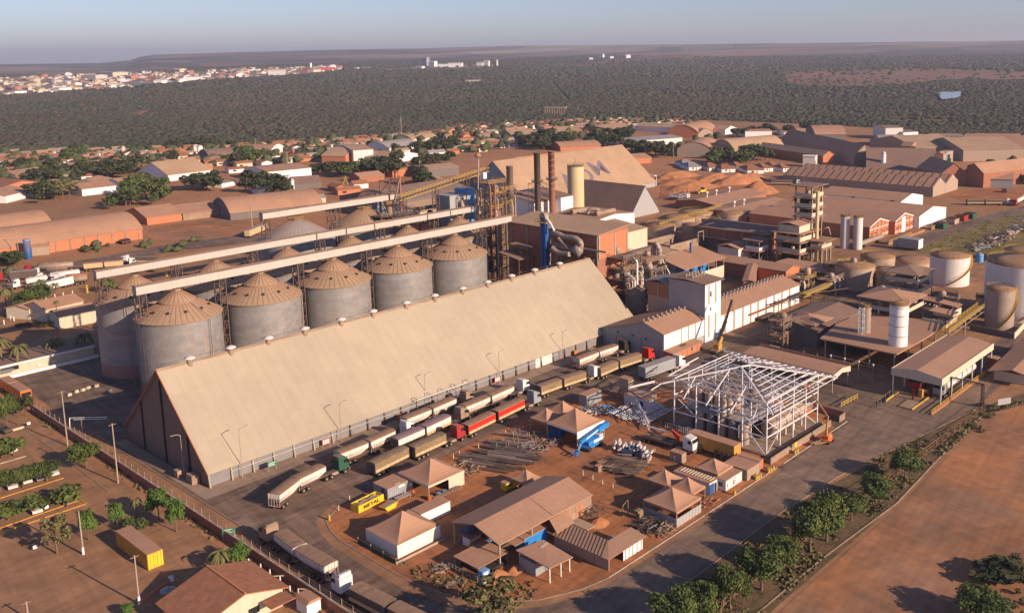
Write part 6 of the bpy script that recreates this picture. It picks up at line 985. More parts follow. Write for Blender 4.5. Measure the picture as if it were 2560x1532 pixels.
# ================= vehicles =================
WHL = MB().tube([(0,-.28,0),(0,.28,0)], .5, 14).mesh('wheel', M['black']); HUB = MB().tube([(0,-.3,0),(0,.3,0)], .2, 8).mesh('hub', M['tan'])
def wheels(parent, T, xs, yo=1.12):
    for x in xs:
        for y in (-yo, yo):
            o = link('wheel', WHL, parent, (T[0]+x*math.cos(T[2])-y*math.sin(T[2]), T[1]+x*math.sin(T[2])+y*math.cos(T[2]), .5), T[2]); link('hub', HUB, o, (0,0,0))
def mk(name, m, parent, T, fn): mb = MB(); fn(mb); mb.tf(T[0], T[1], T[2]); return mb.build(name, m, parent)
def trailer(t, T, L, kind, c1, tarp, frame='steel', axles=2):
    """T = (x, y, heading) of the rear centre; +x forward."""
    if kind == 'hopper':
        b = mk('trailer', M[c1], t, T, lambda m: m.add([(.9,-.55,1.15),(L-1.7,-.55,1.15),(L-1.7,.55,1.15),(.9,.55,1.15),(0,-1.28,2.35),(L,-1.28,2.35),(L,1.28,2.35),(0,1.28,2.35),(0,-1.28,3.25),(L,-1.28,3.25),(L,1.28,3.25),(0,1.28,3.25)], [(3,2,1,0),(0,1,5,4),(1,2,6,5),(2,3,7,6),(3,0,4,7),(4,5,9,8),(5,6,10,9),(6,7,11,10),(7,4,8,11),(8,9,10,11)]))
        mk('side_rib', M['hop'], b, T, lambda m: [m.bar((x,s*1.31,3.2),(x,s*1.31,2.3),.09).bar((x,s*1.31,2.3),(.9+(L-2.6)*x/L,s*.62,1.2),.09) for x in np.linspace(.1,L-.1,10) for s in (-1,1)])
        mk('rear_frame', M['steell'], b, T, lambda m: [m.bar((.0,y,.9),(.0,y,3.2),.09) for y in (-1.2,-.6,0,.6,1.2)]+[m.bar((-.05,-1.25,.85),(-.05,1.25,.85),.14)])
    elif kind == 'box':
        b = mk('trailer', M[tarp if c1 is None else c1], t, T, lambda m: m.box(0,L,-1.28,1.28,1.25,3.1))
        mk('side_board', M['board'], b, T, lambda m: m.box(.02,L-.02,-1.32,-1.285,1.15,1.75).box(.02,L-.02,1.285,1.32,1.15,1.75))
        mk('board_post', M['wood'], b, T, lambda m: [m.box(x,x+.07,-1.36,-1.32,1.1,1.8) for x in np.linspace(.1,L-.2,8)])
        mk('rear_door', M['tarpd'], b, T, lambda m: m.box(-.06,-.01,-1.2,1.2,1.1,3.0))
    elif kind == 'tank':
        b = mk('trailer', M[c1], t, T, lambda m: m.tube([(0,0,2.15),(.25,0,2.15),(L-.25,0,2.15),(L,0,2.15)], [.6,1.15,1.15,.6], 16))
        mk('walkway', M['steell'], b, T, lambda m: m.box(.5,L-.5,-.25,.25,3.3,3.36)); mk('manhole', M['steell'], b, T, lambda m: [m.lathe((x,0,3.36), [(.3,0),(.3,.2),(.01,.22)], 8) for x in (L*.25,L*.5,L*.75)])
        mk('side_skirt', M['black'], b, T, lambda m: m.box(1,L-1,-1.0,1.0,.95,1.15)); tarp = None
    elif kind == 'flat':
        b = mk('trailer', M['wood'], t, T, lambda m: m.box(0,L,-1.25,1.25,1.05,1.2).box(0,L,-1.28,-1.2,1.2,1.6).box(0,L,1.2,1.28,1.2,1.6)); tarp = None
    elif kind == 'van':
        b = mk('trailer', M[c1], t, T, lambda m: m.box(0,L,-1.3,1.3,.95,3.7)); mk('roof', M['roof' if c1 == 'yelc' else 'roofg'], b, T, lambda m: m.box(-.05,L+.05,-1.33,1.33,3.7,3.78)); tarp = None
    if tarp:      # sagging tarpaulin with hoops
        def tp(m):
            n = int(L/.9); V = []; F_ = []; rr = random.Random(int(T[0]*10)); dp_ = .08
            for i in range(n+1):
                x = -.04+(L+.08)*i/n; hz_ = .2+(.04 if i % 2 else 0)+rr.uniform(-.03,.04)
                for y, z in ((-1.33,-dp_),(-1.31,.05),(-.7,hz_*.8),(0,hz_),(.7,hz_*.8),(1.31,.05),(1.33,-dp_)): V.append((x,y,3.22+z if kind == 'hopper' else 3.07+z))
            for i in range(n):
                for k in range(6): F_.append((i*7+k, (i+1)*7+k, (i+1)*7+k+1, i*7+k+1))
            m.add(V, F_, 0, False)
        mk('tarpaulin', M[tarp], b, T, tp)
    mk('chassis', M['steel'], b, T, lambda m: m.box(.1,L+.6,-.45,.45,.75,1.1).box(.2,1.6,-1.15,1.15,.95,1.1))
    wheels(b, T, [.9+1.25*i for i in range(axles)]); return b
def cab(t, T, c, tall=False, roofdust='roof'):
    """T = rear axle position of the tractor."""
    mk('tractor_chassis', M['steel'], t, T, lambda m: m.box(-1,5.2,-.5,.5,.7,1.05))
    b = mk('cab', M[c], t, T, lambda m: m.prof([(3.1,1.0),(3.1,3.35),(3.5,3.55),(5.1,3.45),(5.55,2.5),(5.6,1.0)], -1.2, 1.2))
    mk('windscreen', M['glass'], b, T, lambda m: m.add([(5.26,-1.08,3.2),(5.57,-1.08,2.55),(5.57,1.08,2.55),(5.26,1.08,3.2)], [(0,1,2,3)])); mk('side_window', M['glass'], b, T, lambda m: m.box(4.3,5.15,-1.225,-1.2,2.4,3.1)); mk('side_window', M['glass'], b, T, lambda m: m.box(4.3,5.15,1.2,1.225,2.4,3.1))
    mk('bumper', M['steel'], b, T, lambda m: m.box(5.5,5.8,-1.2,1.2,.5,1.1)); mk('wind_deflector', M[c], b, T, lambda m: m.prof([(3.2,3.5),(3.2,4.05 if tall else 3.8),(3.6,4.1 if tall else 3.85),(4.8,3.56)], -1.05, 1.05)); mk('mirror', M['black'], b, T, lambda m: m.box(5.2,5.3,-1.55,-1.25,2.3,3.0)); mk('mirror', M['black'], b, T, lambda m: m.box(5.2,5.3,1.25,1.55,2.3,3.0))
    mk('fuel_tank', M['pipe'], t, T, lambda m: m.tube([(1.3,-1.05,.85),(2.8,-1.05,.85)], .33, 10)); wheels(t, T, [0,1.25,4.5], 1.1)
def hd(a, b): return math.atan2(b[1]-a[1], b[0]-a[0])
def truck(name, label, cat, trailers, cabT, cabc, group=None, tall=False):
    """trailers: (rear centre, front centre, kind, colour, tarp, axles); cabT: (x, y, heading) or None"""
    o = trailers[0][0] if trailers else cabT[:2]; t = thing(name, label, cat, (o[0], o[1], 0), 0, group)
    for a, b, kind, c1, tarp, ax in trailers:
        h = hd(a, b); trailer(t, (a[0]-o[0], a[1]-o[1], h), math.dist(a, b), kind, c1, tarp, axles=ax)
    if cabT: cab(t, (cabT[0]-o[0], cabT[1]-o[1], cabT[2]), cabc, tall)
    return t
G1 = 'grain trucks queuing beside the long shed'
truck('grain_truck', 'dusty white double-hopper truck with dark green cab leading the line at the yard mouth', 'truck', [((83.9,156.4),(90.0,159.3),'hopper','hop','tarp',2),((90.3,159.6),(97.0,160.7),'hopper','hop','tarp',2)], (97.2,160.7,.03), 'green', G1)
truck('grain_truck', 'dusty double-hopper truck with white cab, next behind the green-cab truck', 'truck', [((102.6,163.6),(109.6,163.8),'hopper','hop','tarp',3),((110.2,163.8),(117.2,164.6),'hopper','hop','tarp',2)], (117.4,164.6,.06), 'wpaint', G1, True)
truck('grain_truck', 'double-hopper truck with dusty beige cab closest to the long shed wall', 'truck', [((123.0,168.0),(130.4,168.4),'hopper','hop','tarp',3),((131.0,168.4),(138.6,169.2),'hopper','hop','tarp',2)], (138.8,169.2,.04), 'conc', G1)
truck('grain_truck', 'double-hopper truck with white cab between the shed-side truck and the red trailers', 'truck', [((136.6,163.3),(144.6,163.7),'hopper','hop','tarp',3),((145.2,163.7),(153.2,164.4),'hopper','hop','tarp',2)], (153.4,164.4,.03), 'wpaint', G1)
truck('grain_truck', 'double trailer truck with purple-grey covers and a dusty pale cab', 'truck', [((114.8,160.3),(122.4,160.9),'box','hop','tarpp',3),((123.0,161.0),(130.8,162.0),'box','hop','tarpp',2)], (130.9,162.0,.02), 'conc', G1)
truck('grain_truck', 'olive tarpaulin double trailer truck with dark red cab at the yard centre', 'truck', [((104.2,154.0),(113.6,155.2),'box','tarpo','tarpo',3),((114.4,154.0),(123.3,154.6),'box','tarpo','tarpo',3)], (123.4,154.6,.0), 'dred', G1)
truck('grain_truck', 'bright red double trailer truck with grey cab', 'truck', [((129.4,154.2),(138.4,155.2),'box','red_','tarp',2),((139.4,155.2),(148.8,156.2),'box','red_','tarp',2)], (149.0,156.2,.0), 'greyp', G1, True)
truck('grain_truck', 'brown covered double trailer truck with white cab ahead of the red trailers', 'truck', [((157.4,158.9),(164.6,158.6),'box','tarpo','tarp',2),((165.3,158.4),(172.8,157.6),'box','tarpo','tarp',2)], (172.6,157.6,-.06), 'wpaint', G1)
truck('grain_truck', 'double-hopper truck with black cab waiting at the works hall doors', 'truck', [((178.9,165.6),(187.0,165.8),'hopper','hop','tarp',2),((187.6,165.8),(195.0,165.4),'hopper','hop','tarp',2)], (194.6,165.4,-.03), 'black', G1)
truck('grain_truck', 'brown covered double trailer truck with bright red cab near the brick annex', 'truck', [((176.9,156.3),(184.4,156.6),'box','tarpo','tarp',2),((185.2,156.5),(193.4,155.6),'box','tarpo','tarp',2)], (193.2,155.6,-.05), 'red_', G1)
t = truck('cargo_truck', 'grey box truck with torn side and white cab left of the steel frame', 'truck', [((183.6,146.6),(195.2,145.4),'van','greyp',None,2)], (193.6,145.5,-.1), 'wpaint')
truck('grain_truck', 'dusty double-hopper truck heading up the curved road with a pale cab', 'truck', [((77.0,126.6),(76.8,135.0),'hopper','hop','tarp',3),((76.8,135.6),(77.3,142.6),'hopper','hop','tarp',2)], (77.3,142.0,math.pi/2+.05), 'conc')
truck('grain_truck', 'dark covered truck with shiny white cab at the bottom of the curved road', 'truck', [((77.4,102.8),(76.8,109.6),'box','tarpd','tarp',3),((76.7,110.4),(76.1,118.6),'box','tarpd','tarp',3)], (76.1,118.0,math.pi/2), 'wpaint', None, True)
t = truck('crane_truck', 'flatbed truck with red folding crane behind its white cab', 'truck', [((154.3,122.6),(154.9,114.6),'flat','wood',None,2)], (155.0,115.0,-math.pi/2+.06), 'wpaint'); prt(t, 'loader_crane', M['red_'], lambda m: m.bar((.8,-8.6,1.2),(.8,-8.6,3.3),.5).bar((.8,-8.6,3.2),(.6,-7.0,4.0),.35).bar((.6,-7.0,4.0),(.7,-8.2,2.6),.3)); prt(t, 'jib', M['wsteel'], lambda m: m.bar((.6,-6.6,3.3),(.6,-.5,3.0),.25)); prt(t, 'load', M['steel'], lambda m: m.box(-.8,1.2,-6,-2,1.2,1.6))
t = truck('semi_trailer', 'long orange-brown box semi-trailer parked against the steel frame site', 'trailer', [((157.9,100.6),(157.9,112.4),'van','yelc',None,3)], None, None); prt(t, 'leaning_panels', M['steel'], lambda m: [m.box(-1.75,-1.6,k,k+.7,0,1.9) for k in (1,2.4,4,8,9.5)])
# yellow container, bus
t = thing('yellow_container', 'large yellow-orange shipping container with dusty top standing in the lower left lot', 'container', (58.9, 153.3, 0)); prt(t, 'body', M['yelc'], lambda m: [m.box(0,2.6,0,12.6,.12,2.9)]+[m.box(-.04,-.001,.2+i*.42,.38+i*.42,.3,2.75) for i in range(29)]); prt(t, 'roof', M['roof'], lambda m: m.box(-.02,2.62,-.02,12.62,2.9,2.96)); prt(t, 'door', M['ybr'], lambda m: m.box(.08,1.27,-.05,-.001,.25,2.8)); prt(t, 'door', M['ybr'], lambda m: m.box(1.33,2.52,-.05,-.001,.25,2.8)); prt(t, 'lock_rod', M['steel'], lambda m: [m.box(x,x+.05,-.09,-.051,.25,2.8) for x in (.4,.95,1.6,2.15)])
t = thing('orange_bus', 'dusty orange articulated bus parked at the left of the silo yard', 'bus', (73.9, 257.2, 0), R_(90)); b = prt(t, 'body', M['orange'], lambda m: m.box(0,9.2,-1.25,1.25,.5,2.9).box(9.6,16,-1.25,1.25,.5,2.85)); prt(t, 'roof', M['roof'], lambda m: m.box(.3,9.1,-1.2,1.2,2.9,3.05).box(9.7,16,-1.2,1.2,2.85,3.0)); prt(t, 'windscreen', M['glass'], lambda m: m.box(-.05,-.01,-1.1,1.1,1.6,2.5)); prt(t, 'bumper', M['wpaint'], lambda m: m.box(-.12,-.02,-1.0,1.0,.5,.9)); prt(t, 'side_windows', M['glass'], lambda m: m.box(.5,8.9,-1.28,-1.255,1.7,2.5)); wheels(t, (0,0,0), [2,7,13], 1.1)
# cars
def car_parts():
    d = {}
    bd = [(-2.1,.35),(-2.15,.85),(-1.95,1.0),(-1.3,1.05),(1.0,.98),(1.95,.85),(2.15,.6),(2.1,.35)]
    d['body'] = MB().prof(bd, -.86, .86).mesh('car_body', M['wpaint']); d['cabin'] = MB().add([(-1.9,-.78,1.0),(1.05,-.78,1.0),(1.05,.78,1.0),(-1.9,.78,1.0),(-1.55,-.62,1.48),(.35,-.62,1.48),(.35,.62,1.48),(-1.55,.62,1.48)], [(0,1,5,4),(1,2,6,5),(2,3,7,6),(3,0,4,7)]).mesh('car_cabin', M['glass']); d['roof'] = MB().box(-1.58,.38,-.64,.64,1.47,1.52).mesh('car_roof', M['wpaint'])
    return d
CP = car_parts(); CWM = MB().tube([(0,-.12,0),(0,.12,0)], .33, 12).mesh('car_wheel', M['black']); RL = MB().box(-2.18,-2.12,-.8,-.45,.6,.85).mesh('tail_light', M['red_'])
def car(label, x, y, rz, c='wpaint', group=None, name='parked_car', sc=1.):
    t = thing(name, label, 'car', (x, y, 0), rz, group); t.scale = (sc,)*3
    for k, me in CP.items():
        if k != 'cabin' and c != 'wpaint':
            me = bpy.data.meshes.get(me.name+'_'+c) or me.copy(); me.name = CP[k].name+'_'+c; me.materials[0] = M[c]
        link(k, me, t)
    for wx in (-1.3, 1.3):
        for wy in (-.8, .8): link('wheel', CWM, t, (wx, wy, .33))
    link('tail_light', RL, t); link('tail_light', RL, t, (0, 1.25, 0))
for k, x, y, c, lb in (('m',110,255,'wpaint','white car at the left of the tree-shaded parking row'),('m',250,205,'wpaint','second white car under the tree-shaded parking row'),('m',385,175,'greyp','silver car with orange reflection in the middle of the shaded row'),('m',510,130,'wpaint','white car at the right end of the shaded parking row'),('m',345,490,'wpaint','white car parked alone under a round tree by the white notice'),('m',640,395,'greyp','pale car mostly covered by a tree crown near the yellow kerb end'),('l',35,930,'black','dark car at the left edge below the orange bus'),('l',75,1110,'wpaint','white car half hidden by trees at the left edge')):
    car(lb, *g(k, x, y), R_(-97 if k == 'm' else -75), c)
car('white car parked tight against the long shed under the pipe rack', *g('o',1365,530), R_(3), 'wpaint')
for i, (k, x, y) in enumerate((('d',1135,590),('d',1172,582))): car(f"dark car {['left', 'right'][i]} of the pair at the corner of the orange-walled warehouse", *g(k,x,y), R_(90), 'black', sc=1.35)
car('dark pickup alone on the paved ground by the big grey shed', *g('h',2090,235), R_(20), 'black', sc=1.5)
# far tankers and trucks, left yard
def ltruck(label, k, a, b, kind, c1, tarp, cabc, side=1, L2=None, cat='truck', name='tank_truck', two=False):
    A, B = g(k, *a), g(k, *b); h = hd(A, B); L = math.dist(A, B)
    if two: mid = ((A[0]+B[0])/2, (A[1]+B[1])/2); tr = [(A, (mid[0]-math.cos(h)*.3, mid[1]-math.sin(h)*.3), kind, c1, tarp, 2), ((mid[0]+math.cos(h)*.3, mid[1]+math.sin(h)*.3), B, kind, c1, tarp, 2)]
    else: tr = [(A, B, kind, c1, tarp, 3)]
    return truck(name, label, cat, tr, (B[0]-math.cos(h)*.8, B[1]-math.sin(h)*.8, h), cabc)
ltruck('long polished tanker with red cab, farthest in the left yard row', 'v', (885,160), (460,195), 'tank', 'pipe', None, 'dred')
ltruck('dark tanker parked just in front of the polished one', 'v', (820,215), (560,240), 'tank', 'tarpd', None, 'wpaint')
ltruck('dark curtain-sided trailer truck with red cab at the left edge of the yard', 'v', (450,270), (130,300), 'van', 'tarpd', None, 'dred', name='cargo_truck')
ltruck('white tanker with white cab behind the orange-topped trailers', 'v', (960,250), (600,300), 'tank', 'wpaint', None, 'wpaint')
ltruck('white tanker half hidden by palms at the front of the left yard', 'v', (570,320), (310,370), 'tank', 'wpaint', None, 'wpaint')
ltruck('orange-topped white trailer truck in the left yard', 'v', (860,350), (540,430), 'van', 'wpaint', None, 'wpaint', name='cargo_truck')
ltruck('second orange-topped trailer truck behind the white tanks', 'v', (1060,300), (790,320), 'box', 'orange', None, 'wpaint', name='cargo_truck')
ltruck('short white tanker at the right end of the left yard row', 'v', (1050,320), (880,345), 'tank', 'conc', None, 'wpaint')
ltruck('beige double trailer truck with white cab on the road beyond the silos', 'v', (1010,180), (1480,135), 'box', 'board', 'roof', 'wpaint', two=True, name='grain_truck')
ltruck('dark covered trailer truck ahead of the beige one', 'v', (1870,95), (1600,95), 'box', 'tarpd', 'tarpd', 'wpaint', name='grain_truck')
ltruck('cream rail-like tanker beside the road near the tall pole', 'e', (-80,540), (60,480), 'van', 'board', None, 'conc', name='cargo_truck')
# right side
truck('tank_truck', 'red-cab tanker facing out of the left lane under the truck canopy', 'truck', [((240,88.8),(224.5,88.8),'tank','tankb',None,3)], (225.4,88.8,math.pi), 'dred'); truck('tank_truck', 'white-cab tanker in the lit right lane under the truck canopy', 'truck', [((243,82.4),(224,82.4),'tank','wpaint',None,3)], (225,82.4,math.pi), 'greyp')
for lb, k, a, b, kd, c1, cc, two in (('dark double trailer truck on the road beyond the soil heaps','g',(1150,150),(1400,155),'box','tarpd','wpaint',False),('second truck row at the foot of the long brown warehouse','g',(1640,150),(1840,150),'box','tarp','wpaint',False),('white-cab truck parked along the fence at the far right road','h',(1650,385),(2060,385),'box','tarpd','wpaint',True),('silver tanker with red cab at the far right road edge','h',(2330,330),(2225,385),'tank','wpaint','red_',False),('red truck on the red earth beyond the giant shed','c',(45,410),(-10,408),'van','roof','red_',False)): ltruck(lb, k, a, b, kd, c1, 'tarp' if kd == 'box' else None, cc, two=two, name='cargo_truck')
A = g('g',350,250); t = thing('wheel_loader', 'yellow and white wheel loader working on the red excavated ground', 'loader', (*A, 0), R_(-10)); s3 = 1.1
prt(t, 'body', M['ybr'], lambda m: m.box(-2,2,-1,1,1,2.2)); prt(t, 'cab', M['glass'], lambda m: m.box(-.3,1,-.8,.8,2.2,3.4)); prt(t, 'bucket', M['conc'], lambda m: m.prof([(-4.2,.3),(-4.6,1.6),(-3.2,1.4),(-3,.3)], -1.4, 1.4)); prt(t, 'arm', M['ybr'], lambda m: m.bar((-2,-.6,1.6),(-3.6,-.6,1.0),.3).bar((-2,.6,1.6),(-3.6,.6,1.0),.3)); wheels(t, (0,0,0), [-1.4,1.4], 1.1); t.scale = (s3,)*3
# ================= people =================
def person_mesh(shirt, seed):
    r = random.Random(seed); a = r.uniform(.1,.3)
    J = [((0,0,.95),.13),((0,0,1.2),.14),((0,0,1.42),.15),((0,0,1.52),.055),((0,0,1.62),.09),((0,0,1.74),.085),((0,-.19,1.42),.06),((.05,-.27,1.15),.045),((a,-.26,.92),.035),((0,.19,1.42),.06),((-.03,.27,1.15),.045),((.1,.26,.9),.035),((0,-.1,.9),.09),((.03,-.12,.5),.065),((-.02,-.12,.08),.045),((.14,-.12,.03),.04),((0,.1,.9),.09),((-.04,.12,.5),.065),((.03,.12,.08),.045),((.18,.12,.03),.04)]
    E_ = [(0,1),(1,2),(2,3),(3,4),(4,5),(2,6),(6,7),(7,8),(2,9),(9,10),(10,11),(0,12),(12,13),(13,14),(14,15),(0,16),(16,17),(17,18),(18,19)]
    me = bpy.data.meshes.new('pb'); me.from_pydata([j[0] for j in J], E_, []); o = bpy.data.objects.new('pb', me); COL.objects.link(o); sk = o.modifiers.new('s', 'SKIN'); o.modifiers.new('d', 'SUBSURF').levels = 1
    for v, j in zip(me.skin_vertices[0].data, J): v.radius = (j[1], j[1])
    me.skin_vertices[0].data[0].use_root = True; bpy.context.view_layer.update()
    m2 = bpy.data.meshes.new_from_object(o.evaluated_get(bpy.context.evaluated_depsgraph_get())); bpy.data.objects.remove(o); m2.materials.clear()
    for k in (M['navy'], M[shirt], M['skin']): m2.materials.append(k)
    for p in m2.polygons:
        z = p.center.z; p.material_index = 2 if z > 1.5 or (z < 1.0 and abs(p.center.y) > .22) else (1 if z > .95 else 0); p.use_smooth = True
    return m2
PV, PN, PO = person_mesh('vest', 1), person_mesh('navy', 2), person_mesh('blue', 3)
for k, x, y, me, lb in (('n',1628,490,PV,'person in orange vest standing by the bench of the grey office container'),('q',1205,845,PV,'person in orange vest standing alone on red soil beside the stacked cabins'),('t',1128,440,PN,'person in dark clothes standing on the verge, left of two'),('t',1152,430,PN,'person in dark clothes standing on the verge, right of two'),('s',930,490,PO,'person in blue overalls at the small open hut'),('s',800,1010,PV,'person in orange vest sitting behind the fence of the large open tent'),('s',1165,800,PO,'person in blue overalls beside the site office'),('o',2390,1010,PV,'person in orange and yellow at the edge of the rod heap')):
    tag(link('person', me, None, (*g(k, x, y), 0), rnd.uniform(0, 6)), lb, 'person')
# ================= vegetation kit =================
def leaves(lobes, n, leaf, seed, flat=.75):
    r = np.random.RandomState(seed); L = np.array(lobes, float); w = L[:, 3]**2; idx = r.choice(len(L), n, p=w/w.sum()); c = L[idx]
    d = r.randn(n, 3); d /= np.linalg.norm(d, axis=1)[:, None]; rad = c[:, 3]*(.45+.58*r.rand(n)**.6)*(1+.18*np.sin(d[:, 0]*5+c[:, 0]*3)*np.cos(d[:, 2]*4))
    P_ = c[:, :3]+d*rad[:, None]*np.array([1, 1, flat]); nr = d+.7*r.randn(n, 3); nr[:, 2] += .35; nr /= np.linalg.norm(nr, axis=1)[:, None]
    u = np.cross(nr, r.randn(n, 3)); u /= np.linalg.norm(u, axis=1)[:, None]; v = np.cross(nr, u); s = leaf*(.55+.8*r.rand(n))[:, None]
    V = np.stack([P_-u*s*.5, P_+v*s*.32+nr*s*.08, P_+u*s*.5, P_-v*s*.32+nr*s*.08], 1).reshape(-1, 3); return V
def mesh_quads(name, V, m):
    n = len(V)//4; me = bpy.data.meshes.new(name); me.vertices.add(len(V)); me.vertices.foreach_set('co', V.ravel()); me.loops.add(n*4); me.loops.foreach_set('vertex_index', np.arange(n*4, dtype=np.int32))
    me.polygons.add(n); me.polygons.foreach_set('loop_start', np.arange(0, n*4, 4, dtype=np.int32)); me.update(calc_edges=True); me.materials.append(m); return me
def tree_tpl(seed, m, n=1500, leaf=.11, round_=True, trunk_h=.42, nl=9, spread=.34, cr=.24):
    """unit tree: height 1, crown diameter about 1"""
    r = random.Random(seed); lobes = [(0, 0, .66, cr*1.05)]
    for i in range(nl): a = 6.283*i/nl+r.uniform(-.3, .3); q = r.uniform(.55, 1)*spread; lobes.append((q*math.cos(a), q*math.sin(a), r.uniform(.46, .84), cr*r.uniform(.55, .95)))
    cm = mesh_quads('crown', leaves(lobes, n, leaf, seed), m); mb = MB(); mb.tube([(0,0,0),(.01,0,trunk_h*.5),(0,.01,trunk_h),(0,0,.68)], [.035,.026,.022,.01], 7)
    for l in lobes[1:6]: mb.tube([(0,0,trunk_h*.8),(l[0]*.55,l[1]*.55,(trunk_h+l[2])/2),(l[0],l[1],l[2])], [.016,.011,.005], 5)
    return cm, mb.mesh('trunk', M['trunk'])
TP = dict(round=[tree_tpl(s, M['leaf'], 6500, .065, nl=12, spread=.36, cr=.3) for s in (1,2,3,4)], bright=[tree_tpl(s, M['leafb'], 3200, .08, spread=.3, cr=.27) for s in (11,12)], dry=[tree_tpl(s, M['leafy'], 1000, .09, spread=.42, cr=.16, nl=12) for s in (21,22)],
 dark=[tree_tpl(s, M['leafd'], 420, .2, trunk_h=.3, cr=.28) for s in (31,32,33,34,35)], olive=[tree_tpl(s, M['leafy'], 380, .2, trunk_h=.3, cr=.27) for s in (41,42)], mid=[tree_tpl(s, M['leaf'], 420, .19, trunk_h=.3, cr=.28) for s in (51,52)])
tc = [0]
def tree(kind, label, x, y, h, d, group=None, name='tree', rz=None):
    tc[0] += 1; cm, tm = TP[kind][tc[0] % len(TP[kind])]; t = thing(name, label, 'tree', (x, y, 0), tc[0]*1.7 if rz is None else rz, group); t.scale = (d, d, h)
    link('trunk', tm, t); link('crown', cm, t); return t
def treepx(kind, label, k, bx, by, xl, xr, yt, group=None, name='tree', hm=1.):
    x, y = g(k, bx, by); s = REG[k][2]; D = math.sqrt(x*x+y*y+H*H); d = (xr-xl)/s*D/F; dr = ray(*px(k, (xl+xr)/2, yt)); h = H+dr[2]*math.hypot(x, y)/math.hypot(dr[0], dr[1]); return tree(kind, label, x, y, max(h, 1.2)*hm*1.03, d*1.12, group, name)
for i, (bx, by, xl, xr, yt) in enumerate(((1680,320,1590,1760,140),(1480,475,1390,1560,300),(1315,595,1225,1405,430),(1150,735,1065,1310,445),(1040,805,930,1140,530),(860,920,740,930,720),(710,1065,590,860,800),(590,1160,535,650,960),(500,1190,400,580,915),(310,1290,230,430,1030),(120,1340,20,280,1080))):
    treepx('round', f"{ORD[i]} green tree from the top in the row along the right-hand road", 't', bx, by, xl, xr, yt, 'trees along the right-hand road')
for k, bx, by, xl, xr, yt, kd, lb in (('m',555,905,395,640,545,'dry','sparse young tree below the yellow kerb, left of the white-footed pole'),('m',860,775,770,910,455,'bright','slender tree just right of the white-footed pole'),('m',1142,682,1050,1180,395,'bright','thin tree at the far end of the yellow container'),('m',1540,575,1390,1570,250,'bright','bright green tree on a thick trunk, left of two along the fence wall'),('m',1712,695,1600,1760,355,'bright','bright green tree on a thick trunk, right of two along the fence wall'),('l',803,1255,660,860,1035,'round','round tree between the fence wall and the parking lot'),('m',650,450,540,765,255,'mid','flat-crowned tree over the pale car at the yellow kerb end'),('m',345,530,245,445,340,'mid','round tree over the lone white parked car'),('m',85,580,-20,185,430,'mid','round tree at the left edge of the lower parking row'),('m',455,205,370,560,0,'round','rightmost tree of the shaded parking row'),('m',225,265,160,320,60,'round','middle tree of the shaded parking row'),('m',100,290,40,210,100,'round','second tree of the shaded parking row from the left'),('m',10,310,-90,100,130,'round','leftmost tree of the shaded parking row'),('l',130,1150,60,240,975,'mid','tree at the left edge above the white kerb line'),('l',20,1170,-60,110,1000,'mid','tree cut by the left edge above the white kerb line'),('l',70,875,-30,130,600,'round','tree in the planter below the orange bus'),('l',175,790,150,230,640,'dark','dark slim shrub tree beside the planter tree'),('l',240,780,200,310,580,'dark','dark bushy tree at the corner of the fence wall'),('m',2310,1030,2180,2370,820,'bright','bright leafy tree behind the tiled house'),('m',1240,1500,1180,1290,1375,'bright','small bright shrub at the bottom edge'),('p',480,1590,230,740,1195,'dry','wispy olive tree at the bottom edge beneath the compound'),('t',2180,1260,2030,2280,985,'round','big tree at the bottom right corner of the dirt lot'),('t',2150,1330,1960,2120,1190,'bright','small tree at the bottom right edge'),('t',2330,1000,2180,2480,830,'dark','dark bushy tree clump near the bottom right'),('v',390,640,190,560,370,'round','large spreading tree before the parked tankers'),('v',1300,430,1230,1400,270,'mid','small umbrella tree near the back gallery end')):
    treepx(kd, lb, k, bx, by, xl, xr, yt, hm=.72 if 'bottom right' in lb else 1.)
def bush(label, k, x, y, d, h, kd='leaf', n=500, lf=.3, name='bush', seed=None):
    X, Y = g(k, x, y); sd = seed or int(x+y); r = random.Random(sd); lobes = [(r.uniform(-.35,.35)*d, r.uniform(-.35,.35)*d, h*r.uniform(.3,.55), min(h,d)*.38) for _ in range(7)]
    return tag(link(name, mesh_quads('bush', leaves(lobes, n, lf, sd), M[kd]), None, (X, Y, 0)), label, 'bush')
bush('large dense shrub beside the far end of the yellow container', 'm', 1275, 680, 6.0, 3.2, 'leaf', 1600, .32); bush('dark hedge in the shaded garden left of the silos', 'v', 250, 850, 7, 1.8, 'leafd', 900); bush('low hedge beneath the big spreading tree', 'v', 560, 850, 6, 2.5, 'leafd', 700); bush('brush on the verge beneath the portal frame', 'u', 2080, 640, 7, 1.2, 'leafy', 600); bush('second patch of brush beside the dirt lot corner', 'u', 1980, 800, 6, 1., 'leafy', 500); bush('scrub at the right edge above the corner tree', 't', 2440, 930, 9, 2.2, 'leafd', 900); bush('dry scrub on the slope at the bottom right', 't', 2400, 1150, 9, 1.4, 'leafy', 800)
